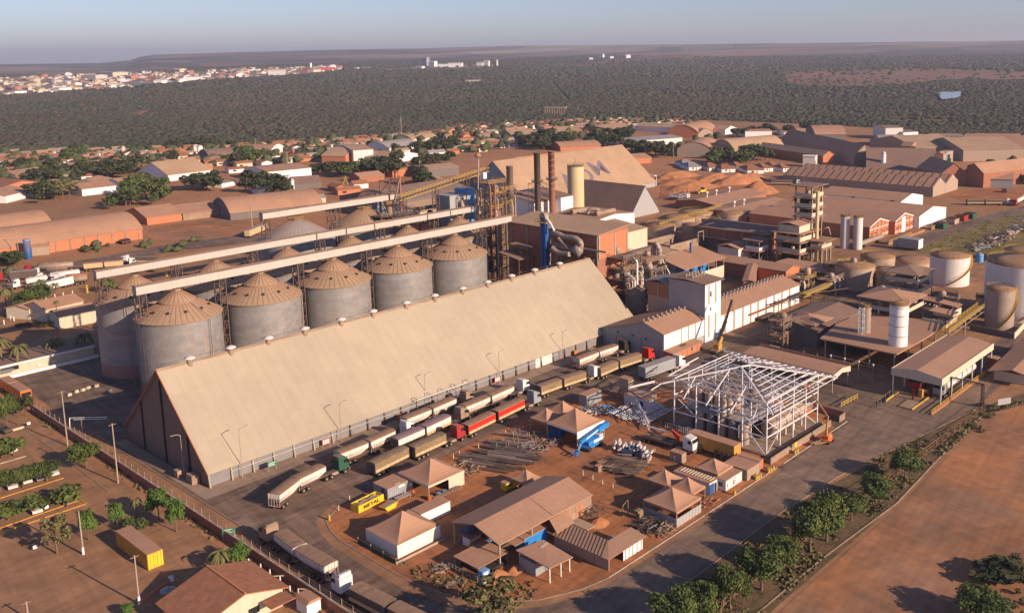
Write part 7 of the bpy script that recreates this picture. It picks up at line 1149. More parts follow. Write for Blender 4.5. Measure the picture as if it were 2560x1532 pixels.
# grass tufts: uncountable
def tufts(name, label, polys, n, m, sz=.45, seed=3):
    r = np.random.RandomState(seed); out = []
    for P_, f_ in polys:
        P_ = np.array(P_); lo, hi = P_.min(0), P_.max(0); q = lo+(hi-lo)*r.rand(int(n*f_*3), 2); q = q[inpoly(q[:, 0], q[:, 1], P_)]; q = q[fbm(q[:, 0]/5, q[:, 1]/5, 77) > .44][:int(n*f_)]; out.append(q)
    q = np.concatenate(out); k = len(q); a = r.rand(k)*6.28; s = sz*(.4+r.rand(k)); dx, dy = np.cos(a)*s*.5, np.sin(a)*s*.5; le = r.randn(k, 2)*.12
    V = np.zeros((k, 4, 3)); V[:, 0] = np.stack([q[:, 0]-dx, q[:, 1]-dy, np.zeros(k)+.04], 1); V[:, 1] = np.stack([q[:, 0]+dx, q[:, 1]+dy, np.zeros(k)+.04], 1); V[:, 2] = np.stack([q[:, 0]+dx*1.3+le[:, 0], q[:, 1]+dy*1.3+le[:, 1], s*.75], 1); V[:, 3] = np.stack([q[:, 0]-dx*1.3+le[:, 0], q[:, 1]-dy*1.3+le[:, 1], s*.6], 1)
    tag(link(name, mesh_quads(name, V.reshape(-1, 3), m)), label, 'grass', kind='stuff')
tufts('dry_grass', 'dry grass and weeds growing on the verges', [([(103,67.6),(218,69),(235,63),(218.6,72.6),(164,81),(113,81.7),(97,62)], .6), (PG('h', [(1150,880),(1500,700),(1960,530),(2400,450),(2400,960),(1250,960)], g), .15), ([(70.8,90),(73.6,90),(73.6,250),(70.8,250)], .1), ([(85.6,112),(91,98),(104,93.5),(104,96),(93,106),(88,125)], .08)], 6500, M['leafy'])
# palms
def palm_mesh(seed, n=16, L=1.):
    r = random.Random(seed); mb = MB()
    for i in range(n):
        a = 6.283*i/n+r.uniform(-.2,.2); e = r.uniform(.1, .9); p = []; 
        for k in range(6): s = k/5; p.append((s*L*math.cos(a)*(1-.12*s), s*L*math.sin(a)*(1-.12*s), L*(e*s-1.15*s*s)))
        for k in range(5):
            w = .12*L*math.sin(math.pi*(k+.6)/6.2); w2 = .12*L*math.sin(math.pi*(k+1.6)/6.2); sx, sy = -math.sin(a), math.cos(a); A, B = p[k], p[k+1]
            for sg in (-1, 1): mb.add([A, B, (B[0]+sg*sx*w2, B[1]+sg*sy*w2, B[2]-w2*.6), (A[0]+sg*sx*w, A[1]+sg*sy*w, A[2]-w*.6)], [(0,1,2,3)])
    return mb.mesh('fronds', M['palm'])
PM = [palm_mesh(s) for s in (1,2,3)]; PT = MB().tube([(0,0,0),(.02,0,.5),(0,0,1)], [.2,.15,.13], 8).mesh('palm_trunk', M['trunk'])
def palm(label, x, y, h, L=3.2, group=None):
    t = thing('palm_tree', label, 'palm tree', (x, y, 0), rnd.uniform(0, 6), group); link('trunk', PT, t, (0,0,0), 0, (1,1,h)); link('fronds', PM[int(x) % 3], t, (0,0,h), 0, L)
for k, bx, by, tx, ty, L, lb in (('v',80,640,50,390,3.4,'tall palm at the left edge before the parked trucks'),('v',240,1360,225,1075,3.3,'palm in front of the green office wall, second from the left'),('v',655,1190,655,1010,3.6,'palm behind the office wall near the left silo'),('v',1020,1160,1005,940,3.2,'palm in the shade right beside the left silo'),('v',20,1330,0,1000,3.8,'palm cut by the left edge behind the office wall'),('v',690,640,690,330,2.2,'slim palm rising over the orange-topped trailers'),('v',500,430,490,290,2.4,'palm in front of the white tankers'),('v',700,850,645,545,1.1,'tall bare palm trunk beside the cream office'),('m',2150,1060,2160,880,2.6,'palm with long fronds behind the tiled house roof'),('m',1330,560,1345,370,1.3,'young palm above the large dense shrub')):
    x, y = g(k, bx, by); dr = ray(*px(k, tx, ty)); palm(lb, x, y, max(1.5, H+dr[2]*math.hypot(x, y)/math.hypot(dr[0], dr[1])), L*1.05)
# ================= left side structures =================
t = thing('boundary_wall', 'long brown boundary wall with wire posts running down the left of the silo yard', 'wall', (72.4, 60, 0))
prt(t, 'wall', M['brickd'], lambda m: m.box(-.1,.1,0,190,0,1.75)); prt(t, 'coping', M['cream'], lambda m: m.box(-.16,.16,0,190,1.75,1.85)); prt(t, 'wire', M['steell'], lambda m: m.bar((.1,0,2.9),(.1,190,2.9),.03).bar((.1,0,2.4),(.1,190,2.4),.03)); PS = MB().bar((.12,0,0),(.12,0,3.1),.1).mesh('wire_post', M['conc'])
for i in range(64): link('wire_post', PS, t, (0, i*3, 0))
t = thing('mesh_fence', 'rusty post and wire fence along the right-hand verge', 'fence', (0, 0, 0)); pts = [(94.5,64.8),(112,73.6),(150,73.4),(178,71.6),(219,70.5)]
for a, b in zip(pts, pts[1:]):
    n = int(math.dist(a, b)/3)
    for z in (.5,1.2,1.9): prt(t, 'wire', M['brickd'], lambda m: m.bar((*a,z),(*b,z),.05))
    for i in range(n): q = (a[0]+(b[0]-a[0])*i/n, a[1]+(b[1]-a[1])*i/n); prt(t, 'post', M['wood'], lambda m: m.bar((*q,0),(*q,2.0),.12).bar((*q,2.0),(q[0]-.2,q[1]-.3,2.3),.1))
t = thing('thin_fence', 'thin grey posts fencing the yard between the steel frame and the canopy', 'fence', (0, 0, 0))
for k, a, b in (('u',(560,450),(950,570)),('u',(950,570),(1130,430)),('k',(2060,970),(2270,800))):
    A, B = g(k, *a), g(k, *b); n = int(math.dist(A, B)/2.5)
    for i in range(n+1): q = (A[0]+(B[0]-A[0])*i/n, A[1]+(B[1]-A[1])*i/n); prt(t, 'post', M['conc'], lambda m: m.bar((*q,0),(*q,1.7),.1))
    prt(t, 'wire', M['steell'], lambda m: m.bar((*A,1.5),(*B,1.5),.04))
def pole(label, k, bx, by, tx, ty, w=.28, arm=True, foot=False, name='utility_pole', lamp=False):
    x, y = g(k, bx, by); dr = ray(*px(k, tx, ty)); h = H+dr[2]*math.hypot(x, y)/math.hypot(dr[0], dr[1]); t = thing(name, label, 'pole', (x, y, 0))
    prt(t, 'shaft', M['polec'], lambda m: m.tube([(0,0,0),(0,0,h)], [w*.62, w*.4], 8))
    if foot: prt(t, 'painted_foot', M['white'], lambda m: m.tube([(0,0,0),(0,0,h*.17)], w*.75, 10))
    if arm: prt(t, 'crossarm', M['wood'], lambda m: m.bar((-.7,0,h-.3),(.7,0,h-.3),.12))
    return t, h
pole('concrete pole with white painted foot beside the yellow kerb', 'm', 808, 912, 755, 490, foot=True, arm=False); pole('concrete pole with white painted foot near the tiled house', 'm', 1350, 1395, 1297, 920, foot=True); pole('concrete pole cut by the bottom left edge', 'm', 275, 1540, 262, 1360); pole('concrete pole inside the fence wall, left of two', 'l', 628, 1055, 560, 545); pole('concrete pole inside the fence wall, right of two', 'l', 1097, 1400, 1040, 845); pole('tall cream pole on the soil yard beyond the galleries', 'd', 2340, 460, 2325, 170, .5, False); pole('leaning pale pole in front of the orange-walled warehouse', 'd', 180, 745, 150, 480, .3); pole('thin pole by the far road near the big shed', 'h', 65, 120, 60, 60, .3, False)
for lb, k, bx, by, tx, ty in (('lamp post near the shaded gable of the long shed','l',1708,1345,1640,960),('lamp post at the dark corner of the silo yard','l',1250,500,1230,420),('lamp post at the near part of the long shed wall','n',160,325,130,-95),('lamp post beside the white car at the pipe rack','o',980,600,978,245),('lamp post by the grey door panel of the long shed','o',60,985,52,560),('lamp post in front of the far end of the long shed','q',470,310,470,0),('lamp post beside the far warning board','o',1785,340,1785,0)):
    t, h = pole(lb, k, bx, by, tx, ty, .14, False, name='street_lamp'); prt(t, 'arm', M['steell'], lambda m: m.tube([(0,0,h-.4),(-.15,.1,h),(-.7,.2,h+.25),(-1.5,.3,h+.25)] if 'gable' in lb or 'corner' in lb else [(0,0,h-.4),(.15,0,h),(.7,0,h+.2),(1.4,0,h+.3)], .07, 6)); prt(t, 'lamp_head', M['conc'], lambda m: m.box(-1.9,-1.3,.2,.4,h+.2,h+.32) if 'gable' in lb or 'corner' in lb else m.box(1.3,1.9,-.1,.1,h+.24,h+.36))
t = thing('gate_arch', 'white lattice boom arch over the fence wall entrance', 'gantry', (*g('l',650,950), 0)); q = g('l',990,800,3.9); a = (0,0,1.6); dx, dy = q[0]-t.location.x, q[1]-t.location.y; prt(t, 'truss', M['wsteel'], lambda m: m.bar((0,0,0),(.6,1.0,3.6),.15).bar((.6,1.0,3.6),(dx,dy,4.3),.12).bar((1.2,.6,3.1),(dx,dy,3.9),.12)); prt(t, 'post', M['tan'], lambda m: m.bar((2.5,-.6,0),(2.5,-.6,3.6),.3))
t = thing('green_sign', 'green road sign on a frame beside the fence wall and the curved road', 'sign', (*g('m',2165,780), 0), R_(-25)); prt(t, 'board', M['signg'], lambda m: m.box(-.1,2.1,-.06,0,1.0,2.2)); prt(t, 'lettering', M['wtxt'], lambda m: m.box(.1,1.6,-.075,-.061,1.95,2.03).box(.1,1.3,-.075,-.061,1.7,1.76).box(.1,1.8,-.075,-.061,1.4,1.46)); prt(t, 'post', M['steell'], lambda m: m.bar((0,0,0),(0,0,2.2),.1)); prt(t, 'post', M['steell'], lambda m: m.bar((2,0,0),(2,0,2.2),.1)); prt(t, 'lower_rail', M['steell'], lambda m: m.bar((0,0,.3),(2,0,.3),.08))
for i, (k, x, y, lb) in enumerate((('m',345,880,'small white notice on a stake in the lower left lot'),('m',455,490,'small white notice beside the lone white car'),('l',320,745,'small white notice by the fence wall top'),('l',270,875,'small white notice near the planter'))): t = thing('notice', lb, 'sign', (*g(k,x,y), 0)); prt(t, 'board', M['wtxt'], lambda m: m.box(-.35,.35,-.04,.0,.5,1.1)); prt(t, 'stake', M['wood'], lambda m: m.bar((0,.02,0),(0,.02,1.0),.06))
for i, (x, y) in enumerate(((645,590),(710,560),(770,545),(820,525),(900,508),(1025,560))):
    t = thing('concrete_block', f"small cream concrete barrier block, {ORD[i]} from the left across the silo yard", 'barrier', (*g('l',x,y), 0), .2*i); prt(t, 'body', M['cream'], lambda m: m.prof([(-.5,0),(-.4,.7),(.4,.7),(.5,0)], -.35, .35)); prt(t, 'cap', M['conc'], lambda m: m.box(-.3,.3,-.25,.25,.7,.78))
t = thing('planter', 'cream kerbed planter box under the tree below the orange bus', 'planter', (*g('l',105,915), 0)); prt(t, 'kerb', M['cream'], lambda m: m.box(-.1,2.6,-.6,1.6,0,.5)); prt(t, 'soil', M['lot'], lambda m: m.box(0,2.5,-.5,1.5,.5,.55))
for i in range(7): X, Y = g('n', (215,318,398,485,570,655,745)[i], (1085,1130,1180,1240,1320,1370,1440)[i]); tag(MB().cyl((0,0), .12, 0, 1.5, 8).build('white_post', M['white'], None, (X, Y, 0)), 'white painted post in the line between the tiled house and the curved road', 'post', 'white posts by the tiled house')
for i, (a, b) in enumerate((((385,1168),(515,1160)),((635,1275),(790,1275)))): A, B = g('n',*a,1.2), g('n',*b,1.2); tag(MB().bar((0,0,1.2),(B[0]-A[0],B[1]-A[1],1.2),.14).bar((0,0,0),(0,0,1.3),.2).build('barrier_arm', M['cream'], None, (*A, 0)), ['upper cream barrier arm beside the tiled house', 'lower cream barrier arm by the curved road'][i], 'barrier')
# tiled gatehouse at lower left
p = [g('m',2030,1070,5.6), g('m',2370,1330,4.6), g('m',1620,1400,3.2), g('n',545,1310,3.4), g('n',200,1085,5.2)]
t = gable('tiled_house', 'terracotta tiled gatehouse with wide hipped roof at the bottom left', 'house', (61.3, 132), 10.5, 14, 90, 3.2, 5.2, M['cream'], M['roofr'], rp=-.6, ze2=3.0, oh=.8)
prt(t, 'ridge_tiles', M['brick'], lambda m: m.bar((-6,-.6,5.45),(6,-.6,5.45),.3,.15)); prt(t, 'porch_roof', M['roofr'], lambda m: m.box(-9.0,-6.1,-7,-3,2.7,2.85)); prt(t, 'gable_window', M['glass'], lambda m: m.box(-5.31,-5.26,-3,-1.2,1,2.1))
t = thing('white_shed', 'small white rounded shed beside the tiled gatehouse', 'shed', (70.2, 122.6, 0)); prt(t, 'wall', M['white'], lambda m: m.box(-1.2,1.2,-1.5,1.5,0,2.0)); prt(t, 'roof', M['roof'], lambda m: m.prof([(-1.4,2.0),(-.8,2.5),(.8,2.5),(1.4,2.0)], -1.7, 1.7))
t = thing('dish', 'round grey parasol or dish on a post in the shadow beside the tiled house', 'parasol', (*g('m',1635,1365), 0)); prt(t, 'post', M['white'], lambda m: m.bar((0,0,0),(0,0,2.2),.1)); prt(t, 'canopy', M['greyp'], lambda m: m.lathe((0,0,2.2), [(1.2,-.25),(.6,.1),(.01,.25)], 14))
t = thing('red_low_wall', 'low red-topped garden wall left of the tiled house', 'wall', (*g('m',1360,1395), 0)); q = g('m',1660,1165); prt(t, 'wall', M['brick'], lambda m: m.bar((0,0,.3),(q[0]-t.location.x,q[1]-t.location.y,.3),.3,.6)); prt(t, 'end_cap', M['white'], lambda m: m.box(q[0]-t.location.x-.3,q[0]-t.location.x+.3,q[1]-t.location.y-.3,q[1]-t.location.y+.3,0,.8))
# offices behind the silo yard
t = thing('office_block', 'long flat-roofed green-walled office with white fascia left of the silos', 'office', (50, 283.6, 0)); prt(t, 'wall', M['cream'], lambda m: m.box(0,50,0,12,0,2.9)); prt(t, 'fascia', M['white'], lambda m: m.box(-.3,50.3,-.5,-.2,2.6,3.1)); prt(t, 'roof', M['roofd'], lambda m: m.box(-.2,50.2,-.19,12.2,2.9,3.0)); prt(t, 'window', M['glass'], lambda m: [m.box(x,x+4.5,-.06,-.01,1.2,2.3) for x in (8,14,20,26)]); prt(t, 'awning', M['greyp'], lambda m: m.box(22,29,-2.4,-.2,1.7,1.85)); prt(t, 'air_conditioner', M['white'], lambda m: m.box(35,36,-.4,-.01,.7,1.3)); prt(t, 'air_conditioner', M['white'], lambda m: m.box(39,40,-.4,-.01,.7,1.3))
t = thing('white_low_wall', 'low white kerb wall in front of the green office', 'wall', (50, 280.3, 0)); prt(t, 'wall', M['white'], lambda m: m.box(0,50,0,.4,0,.9))
for i, (p_, q_, dp_, ze, zr, lb) in enumerate((((720,880),(1165,790),9,4.2,5.6,'cream office wing with brown roof right behind the left silo'),((560,800),(1010,690),12,4.5,6.2,'larger cream office building with brown roof beyond the wing'),((360,760),(560,690),9,3.6,4.6,'small brown roofed entrance block left of the cream office'))):
    wb('office', lb, 'v', p_, q_, dp_, ze, zr, M['cream'], M['roof'], cat='office')
t = thing('yellow_barrier', 'yellow pipe barrier near the offices at the left edge', 'barrier', (*g('v',80,720), 0)); q = g('v',300,670); prt(t, 'rail', M['yellow'], lambda m: rails(m, [(0,0,0),(q[0]-t.location.x,q[1]-t.location.y,0)], 1.6, .2, 3))
for i, (x, y) in enumerate(((50,820),(130,770),(170,780),(210,720),(265,725),(305,750),(550,515),(660,505),(760,485),(870,465))): tag(MB().cyl((0,0), .16, 0, 1.6, 8).build('white_bollard', M['white'], None, (*g('v',x,y), 0)), 'white bollard on the path among the offices left of the silos', 'bollard', 'white bollards among the offices')
for i, (x, y) in enumerate(((805,1010),(1045,430))): k = ('d','v')[i]; tag(MB().cyl((0,0), .4, 0, 2.0, 10).build('yellow_post', M['yellow'], None, (*g(k,x,y+10), 0)), ['yellow standpipe by the gallery end', 'yellow standpipe left of the back gallery leg'][i], 'standpipe')
tag(MB().cyl((0,0), .5, 0, 1.6, 10).build('yellow_post', M['yellow'], None, (*g('d',1545,890), 0)), 'yellow standpipe between the two long galleries', 'standpipe')
# ================= warehouses and town =================
# big orange sheds at the left
t = gable('vaulted_warehouse', 'long orange-brick warehouse with curved brown roof at the left, nearest the yard', 'warehouse', (137, 471.5), 100, 35, -1, 5.2, 11, M['brick'], M['roof'], arch=True)
prt(t, 'pier', M['conc'], lambda m: [m.box(x,x+.6,-17.75,-17.55,0,5) for x in range(-48,50,6)])
t = thing('blue_tank', 'tall slim blue water tank in front of the orange warehouse', 'water tank', (*g('d',265,730), 0)); prt(t, 'shell', M['blue'], lambda m: m.lathe((0,0,0), [(1.4,0),(1.4,8.6),(.02,8.8)], 18)); prt(t, 'rim', M['lblue'], lambda m: m.lathe((0,0,8), [(1.45,0),(1.6,.2),(1.45,.5)], 18))
wb('shed', 'small brown shed beside the slim blue tank', 'd', (300,705), (460,690), 14, 4, 6, M['tan'], M['roof'])
t = gable('vaulted_warehouse', 'second long curved-roof warehouse behind the orange-brick one', 'warehouse', (115, 514), 96, 32, -1, 5.5, 11, M['white'], M['roof'], arch=True)
gable('tan_warehouse', 'pink-brick warehouse with brown roof right of the orange-walled one', 'warehouse', (213.6, 503), 18, 30, -2, 3.8, 7.5, M['brick'], M['roof']); gable('tan_warehouse', 'grey-walled warehouse joined to the pink-brick one', 'warehouse', (233.2, 501), 20, 30, -4, 3.6, 6.5, M['conc'], M['roof'])
t = thing('blue_tank', 'squat bright blue tank at the corner of the grey-walled warehouse', 'water tank', (*g('d',2080,335), 0)); prt(t, 'shell', M['lblue'], lambda m: m.lathe((0,0,0), [(1.6,0),(1.6,3.6),(.02,3.8)], 18)); prt(t, 'rim', M['blue'], lambda m: m.lathe((0,0,3.3), [(1.65,0),(1.75,.1),(1.65,.3)], 18))
gable('vaulted_warehouse', 'wide low vaulted warehouse with brown roof beyond the short gallery', 'warehouse', (266, 478), 50, 34, -12, 4, 10, M['dgrey'], M['roof'], arch=True)
WL = [  # label, region, base left, base right, depth, eave, ridge, wall, roof, ridge dir, arch
 ('white-walled warehouse with steep tan roof above the left tree clump','a',(1215,1078),(1522,1038),38,6,16,'white','rooft','x',0),
 ('white factory with lavender side wall and brown roof left of the centre trees','a',(1935,1085),(2248,1052),40,10,12,'white','roof','x',0),
 ('tall pale hall with flat tan roof and two lit walls in mid town','b',(100,945),(243,935),55,14,16,'tankw','rooft','x',0),
 ('orange-walled vaulted shed beside the tall pale hall','b',(-130,945),(42,948),46,8,14,'brick','rooft','x',1),
 ('white gable-ended warehouse with tan roof right of the tall pale hall','b',(392,948),(562,915),60,6,10,'white','rooft','y',0),
 ('white arched hangar with pale roof in mid town','b',(350,868),(572,840),30,5,11,'white','roofg','x',1),
 ('small arched hangar with tan roof beyond the white one','b',(520,795),(702,775),30,4,9,'cream','rooft','x',1),
 ('pair of white sheds with dark doorway and brown roof left of the tree clump','d',(765,150),(1082,112),26,6,9,'white','roof','x',0),
 ('low white-walled warehouse at the far left edge','d',(60,215),(320,150),30,6,9,'white','roof','x',0),
 ('grey block with brown roof above the low white warehouse','d',(455,105),(612,78),16,6,8,'greyp','roof','x',0),
 ('brown roofed shed with dark open front above the left tree clump','d',(945,90),(1060,45),20,6,9,'dgrey','roof','x',0),
 ('small white fronted shed right of the dark open one','d',(1120,90),(1230,75),16,6,9,'white','roof','x',0),
 ('long orange-walled shed with brown roof far left','a',(110,1075),(520,1010),24,5,8,'brick','roof','x',0),
 ('brown roofed shed continuing the long orange-walled one','a',(530,1010),(785,985),24,5,8,'tan','roof','x',0),
 ('dark brown roofed hall among trees in mid town','a',(900,985),(1270,955),26,5,8,'dgrey','roof','x',0),
 ('grey vaulted shed pair among trees','a',(1510,925),(1780,905),34,5,10,'dgrey','roofd','x',1),
 ('pale vaulted shed behind the grey pair','a',(1700,905),(1945,900),50,5,11,'white','roof','x',1),
 ('dark shed with big roof near the twin white tanks','a',(2120,1135),(2320,1120),22,5,9,'dgrey','roofd','x',0),
 ('little white shop with flat roof in the left town','a',(1600,1125),(1700,1105),12,4,4.5,'white','roofg','x',0),
 ('large brown vaulted shed at the far left over the terracotta rows','d',(-200,100),(-10,130),30,5,9,'brick','roofr','x',0),
 ('brown-roofed workshop left of the inclined conveyor','b',(380,1050),(540,1030),20,7,9,'brick','roof','x',0),
 ('tan flat-roofed workshop behind the pipe tower','b',(600,1055),(860,1030),26,8,10,'dgrey','rooft','x',0),
 ('small tan roof near the round tree by the conveyor','b',(600,1130),(760,1100),16,5,7,'brickd','roof','x',0),
 ('low red-earth coloured shed left of the giant shed','b',(150,1090),(320,1070),16,5,8,'brickd','roof','x',0),
 ('tan pitched warehouse, leftmost beyond the giant shed','b',(1240,775),(1420,765),34,6,11,'tan','rooft','x',0),
 ('long tan warehouse right of the leftmost one beyond the giant shed','b',(1400,775),(1650,770),30,6,9,'white','rooft','x',0),
 ('tan hipped hall above the long tan warehouse','b',(1560,745),(1755,738),30,6,10,'brick','rooft','x',0),
 ('orange-walled warehouse with a white pole in front','b',(1935,745),(2115,720),36,9,12,'brick','rooft','x',0),
 ('low dark shed left of the orange-walled town warehouse','b',(1810,730),(1930,735),26,5,7,'dgrey','roof','x',0),
 ('long grey-white shed with flat brown roof below the white factory','b',(2090,830),(2468,800),34,7,9,'tankw','roofg','x',0),
 ('long bright white factory along the forest edge','b',(2115,700),(2400,692),18,6,7,'white','white','x',0),
 ('reddish low vault roof just behind the giant shed','b',(1590,860),(1880,845),30,5,9,'brick','roof','x',1),
 ('orange shed on red earth right of the giant shed','b',(2110,955),(2245,945),22,6,9,'brick','roof','x',0),
 ('first orange-fronted vaulted warehouse in the upper centre right','c',(-90,762),(128,768),60,9,17,'brick','roof','y',1),
 ('second pale-fronted vaulted warehouse with open bays','c',(130,768),(245,762),60,6,12,'tan','roof','y',1),
 ('long ridged tan warehouse with white gable near the forest','c',(325,742),(410,728),110,7,11,'white','rooft','y',0),
 ('white box warehouse with brown roof near the forest','c',(470,765),(662,762),26,9,10,'white','roof','x',0),
 ('long brown roofed store by the forest edge','c',(750,750),(1000,745),26,5,8,'white','roof','x',0),
 ('big open arched hangar near the forest','c',(975,790),(1195,788),50,9,17,'dgrey','roof','x',1),
 ('unfinished red brick building, left block','c',(752,822),(825,828),18,12,12.5,'brick','brickd','x',0),
 ('unfinished red brick building, right block','c',(830,832),(1012,828),20,10,10.5,'brick','brickd','x',0),
 ('tall white and grey factory block by the forest','c',(1480,775),(1605,772),30,15,16,'tankw','roofd','x',0),
 ('lower white factory block right of the tall one','c',(1608,775),(1715,768),26,9,10,'white','roofd','x',0),
 ('flat white roofed depot at the right near the forest','c',(1800,792),(2042,795),30,7,8,'white','conc','x',0),
 ('pale blue-grey shed beside the tall white factory','c',(1370,820),(1460,822),20,5,7,'lblue','roofg','x',0),
 ('purple-grey curved roof shed below the white factory','c',(1440,825),(1640,825),36,5,11,'grey','roofg','x',1),
 ('tan vaulted warehouse, left of the group above the village','c',(-20,900),(230,905),46,9,16,'tan','roof','y',1),
 ('tan vaulted warehouse, right of the group above the village','c',(225,885),(392,905),56,9,18,'tan','rooft','y',1),
 ('orange ended warehouse joined to the tan vaults','c',(345,905),(585,880),50,9,13,'brick','roof','x',0),
 ('orange-gabled warehouse with tan roof above the long brown one','c',(1030,955),(1115,948),130,9,13,'brick','rooft','y',0),
 ('wide brown double-pitch warehouse at the upper right','c',(1255,965),(1400,960),150,11,20,'tan','roof','y',0),
 ('brown low roofs at the far right edge, upper','c',(2150,825),(2470,830),50,7,12,'tan','roof','x',0),
 ('very wide tan roof behind the elevator tower','c',(1700,915),(2040,900),70,12,20,'tan','rooft','x',0),
 ('tan zigzag roofs right of the elevator tower','c',(2040,935),(2480,925),70,12,20,'tan','rooft','x',0),
 ('dark dusty roofs behind the zigzag ones at the right','c',(2000,880),(2600,905),70,10,18,'tan','roof','x',0),
]
for lb, k, a, b, dp_, ze, zr, w, rf, rd, ar in WL: wb('warehouse', lb, k, a, b, dp_, ze*.72, ze*.72+(zr-ze)*.8, M[w], M[rf], rd, arch=bool(ar))
# long twin warehouse, A-frame sheds and head tower, upper right
for i, (xa, xb) in enumerate(((529,548.3),(548.5,567.5))):
    t = gable('long_warehouse', ['long ribbed brown warehouse, nearer bay of the twin', 'long ribbed brown warehouse, farther bay of the twin'][i], 'warehouse', ((xa+xb)/2, 256), 98, xb-xa, 90, 5.4, 10.0, M['tan'], M['roof'], oh=.05)
    prt(t, 'gable_vent', M['white'], lambda m: m.box(-49.4,-49.2,-.6,.6,8.2,9.4)); prt(t, 'roof_seam', M['steel'], lambda m: [m.bar((x,(xb-xa)/2,5.7),(x,0,10.3),.3) for x in range(-48,49,5)])
wb('grain_hall', 'steep purple-brown roofed hall behind the long twin warehouse', 'c', (1345,1010), (1860,1020), 60, 2, 14, M['tan'], M['roofd'], cat='hall')
t = wb('head_house', 'big dark-walled gabled hall with lit eave at the upper right', 'c', (2045,1105), (2185,1125), 60, 9, 14.5, M['brickd'], M['roof'], 'y', cat='hall'); t2 = wb('lean_to', 'sloping lean-to roof right of the big dark-walled hall', 'c', (2215,1118), (2400,1125), 50, 5, 9.5, M['grey'], M['roof'], 'x', cat='shed')
c_, L_, an = wbase('c', (1905,1110), (2040,1108), 40); gable('head_house', 'shaded brown gable wing left of the big dark-walled hall', 'hall', c_, 40, L_+6, an+90, 7, 14, M['brickd'], M['roof'])
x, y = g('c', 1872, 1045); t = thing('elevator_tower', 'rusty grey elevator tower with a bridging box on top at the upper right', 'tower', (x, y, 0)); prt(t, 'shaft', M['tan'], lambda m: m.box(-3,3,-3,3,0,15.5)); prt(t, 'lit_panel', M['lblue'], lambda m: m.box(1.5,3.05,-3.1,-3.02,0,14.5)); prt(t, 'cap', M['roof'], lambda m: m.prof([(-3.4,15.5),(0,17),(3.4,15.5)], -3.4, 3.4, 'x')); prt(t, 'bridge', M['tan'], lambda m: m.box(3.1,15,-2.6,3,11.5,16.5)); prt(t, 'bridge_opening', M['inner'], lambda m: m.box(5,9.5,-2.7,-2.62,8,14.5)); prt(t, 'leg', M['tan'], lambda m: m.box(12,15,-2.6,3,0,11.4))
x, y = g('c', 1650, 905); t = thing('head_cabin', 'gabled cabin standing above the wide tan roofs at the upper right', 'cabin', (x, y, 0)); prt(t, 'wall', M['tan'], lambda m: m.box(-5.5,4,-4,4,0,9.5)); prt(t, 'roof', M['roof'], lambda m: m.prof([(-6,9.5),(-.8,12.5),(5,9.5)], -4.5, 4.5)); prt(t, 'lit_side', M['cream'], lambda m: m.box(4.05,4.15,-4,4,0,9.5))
tk = thing('white_dome_tank', 'small white tank on the purple-brown roof', 'tank', (*g('c',1465,1000), 0)); prt(tk, 'shell', M['white'], lambda m: m.lathe((0,0,0), [(1.6,0),(1.6,12),(.8,13.4),(.02,13.6)], 16)); prt(tk, 'rim', M['conc'], lambda m: m.lathe((0,0,11.8), [(1.65,0),(1.75,.1),(1.65,.3)], 16))
wb('booth', 'pale lorry-sized booth beside the orange-gabled warehouse', 'c', (885,975), (972,978), 10, 8, 8.5, M['tankw'], M['tankw'])
# soil heaps
for i, (k, x, y, rx, ry, h) in enumerate((('g',250,190,32,13,8),('g',480,100,30,11,9),('g',760,130,34,12,11),('g',1000,240,22,13,12),('g',60,60,30,10,8),('g',100,130,30,12,6),('g',900,90,22,9,9))):
    X, Y = g(k, x, y); rx *= .62; ry *= .75; h *= .62; rs = np.random.RandomState(80+i); nx, ny = 26, 18; V = []; F_ = []
    for a in range(ny+1):
        for b in range(nx+1):
            u, v = b/nx*2-1, a/ny*2-1; q = max(0, 1-math.hypot(u, v)); z = h*(q**.8)*(.75+.5*float(fbm(u*3+i*9, v*3, 7))) ; V.append((u*rx+rs.randn()*.3, v*ry+rs.randn()*.3, z-.1))
    for a in range(ny):
        for b in range(nx): p_ = a*(nx+1)+b; F_.append((p_, p_+1, p_+nx+2, p_+nx+1))
    mb = MB().add(V, F_, 0, True); tag(mb.build('soil_heap', M['dirt'], None, (X, Y, 0), R_(-20)), f"red excavated soil heap, {ORD[i]} of the group beyond the dark shed", 'soil heap')
t = thing('pump_frame', 'grey steel pump frame on the excavated ground', 'frame', (*g('g',80,320), 0)); prt(t, 'frame', M['greyp'], lambda m: lattice(m,-5,5,-3.5,3.5,0,3.5,1,.3)); prt(t, 'deck', M['grey'], lambda m: m.box(-5,5,-3.5,3.5,1.8,2)); prt(t, 'booth', M['white'], lambda m: m.box(5.5,8,-2,1,0,2.6))
for i, x0 in enumerate((20, 130, 165)): t = thing('yellow_hoist', f"{['rust red', 'dark red', 'leaning red'][i]} hoist leg beside the grey pump frame", 'hoist', (*g('g',x0+20,300), 0)); prt(t, 'leg', M['brick'], lambda m: m.bar((0,0,0),(-1.5+i,.5,5.5),.35)); prt(t, 'strut', M['brick'], lambda m: m.bar((2.5,0,0),(-1.5+i,.5,5.5),.25))
for i, (x, y) in enumerate(((40,1100),(150,1095))):
    t = thing('yellow_hoist', f"yellow A-frame hoist, {['left', 'right'][i]} of two in the open yard behind the silos", 'hoist', (*g('b',x,y), 0)); prt(t, 'frame', M['yellow'], lambda m: m.bar((-2,0,0),(0,0,5.2),.3).bar((2,0,0),(0,0,5.2),.3).bar((-1,0,2.5),(1,0,2.5),.2)); prt(t, 'strut', M['yellow'], lambda m: m.bar((0,3,0),(0,0,5.2),.25))
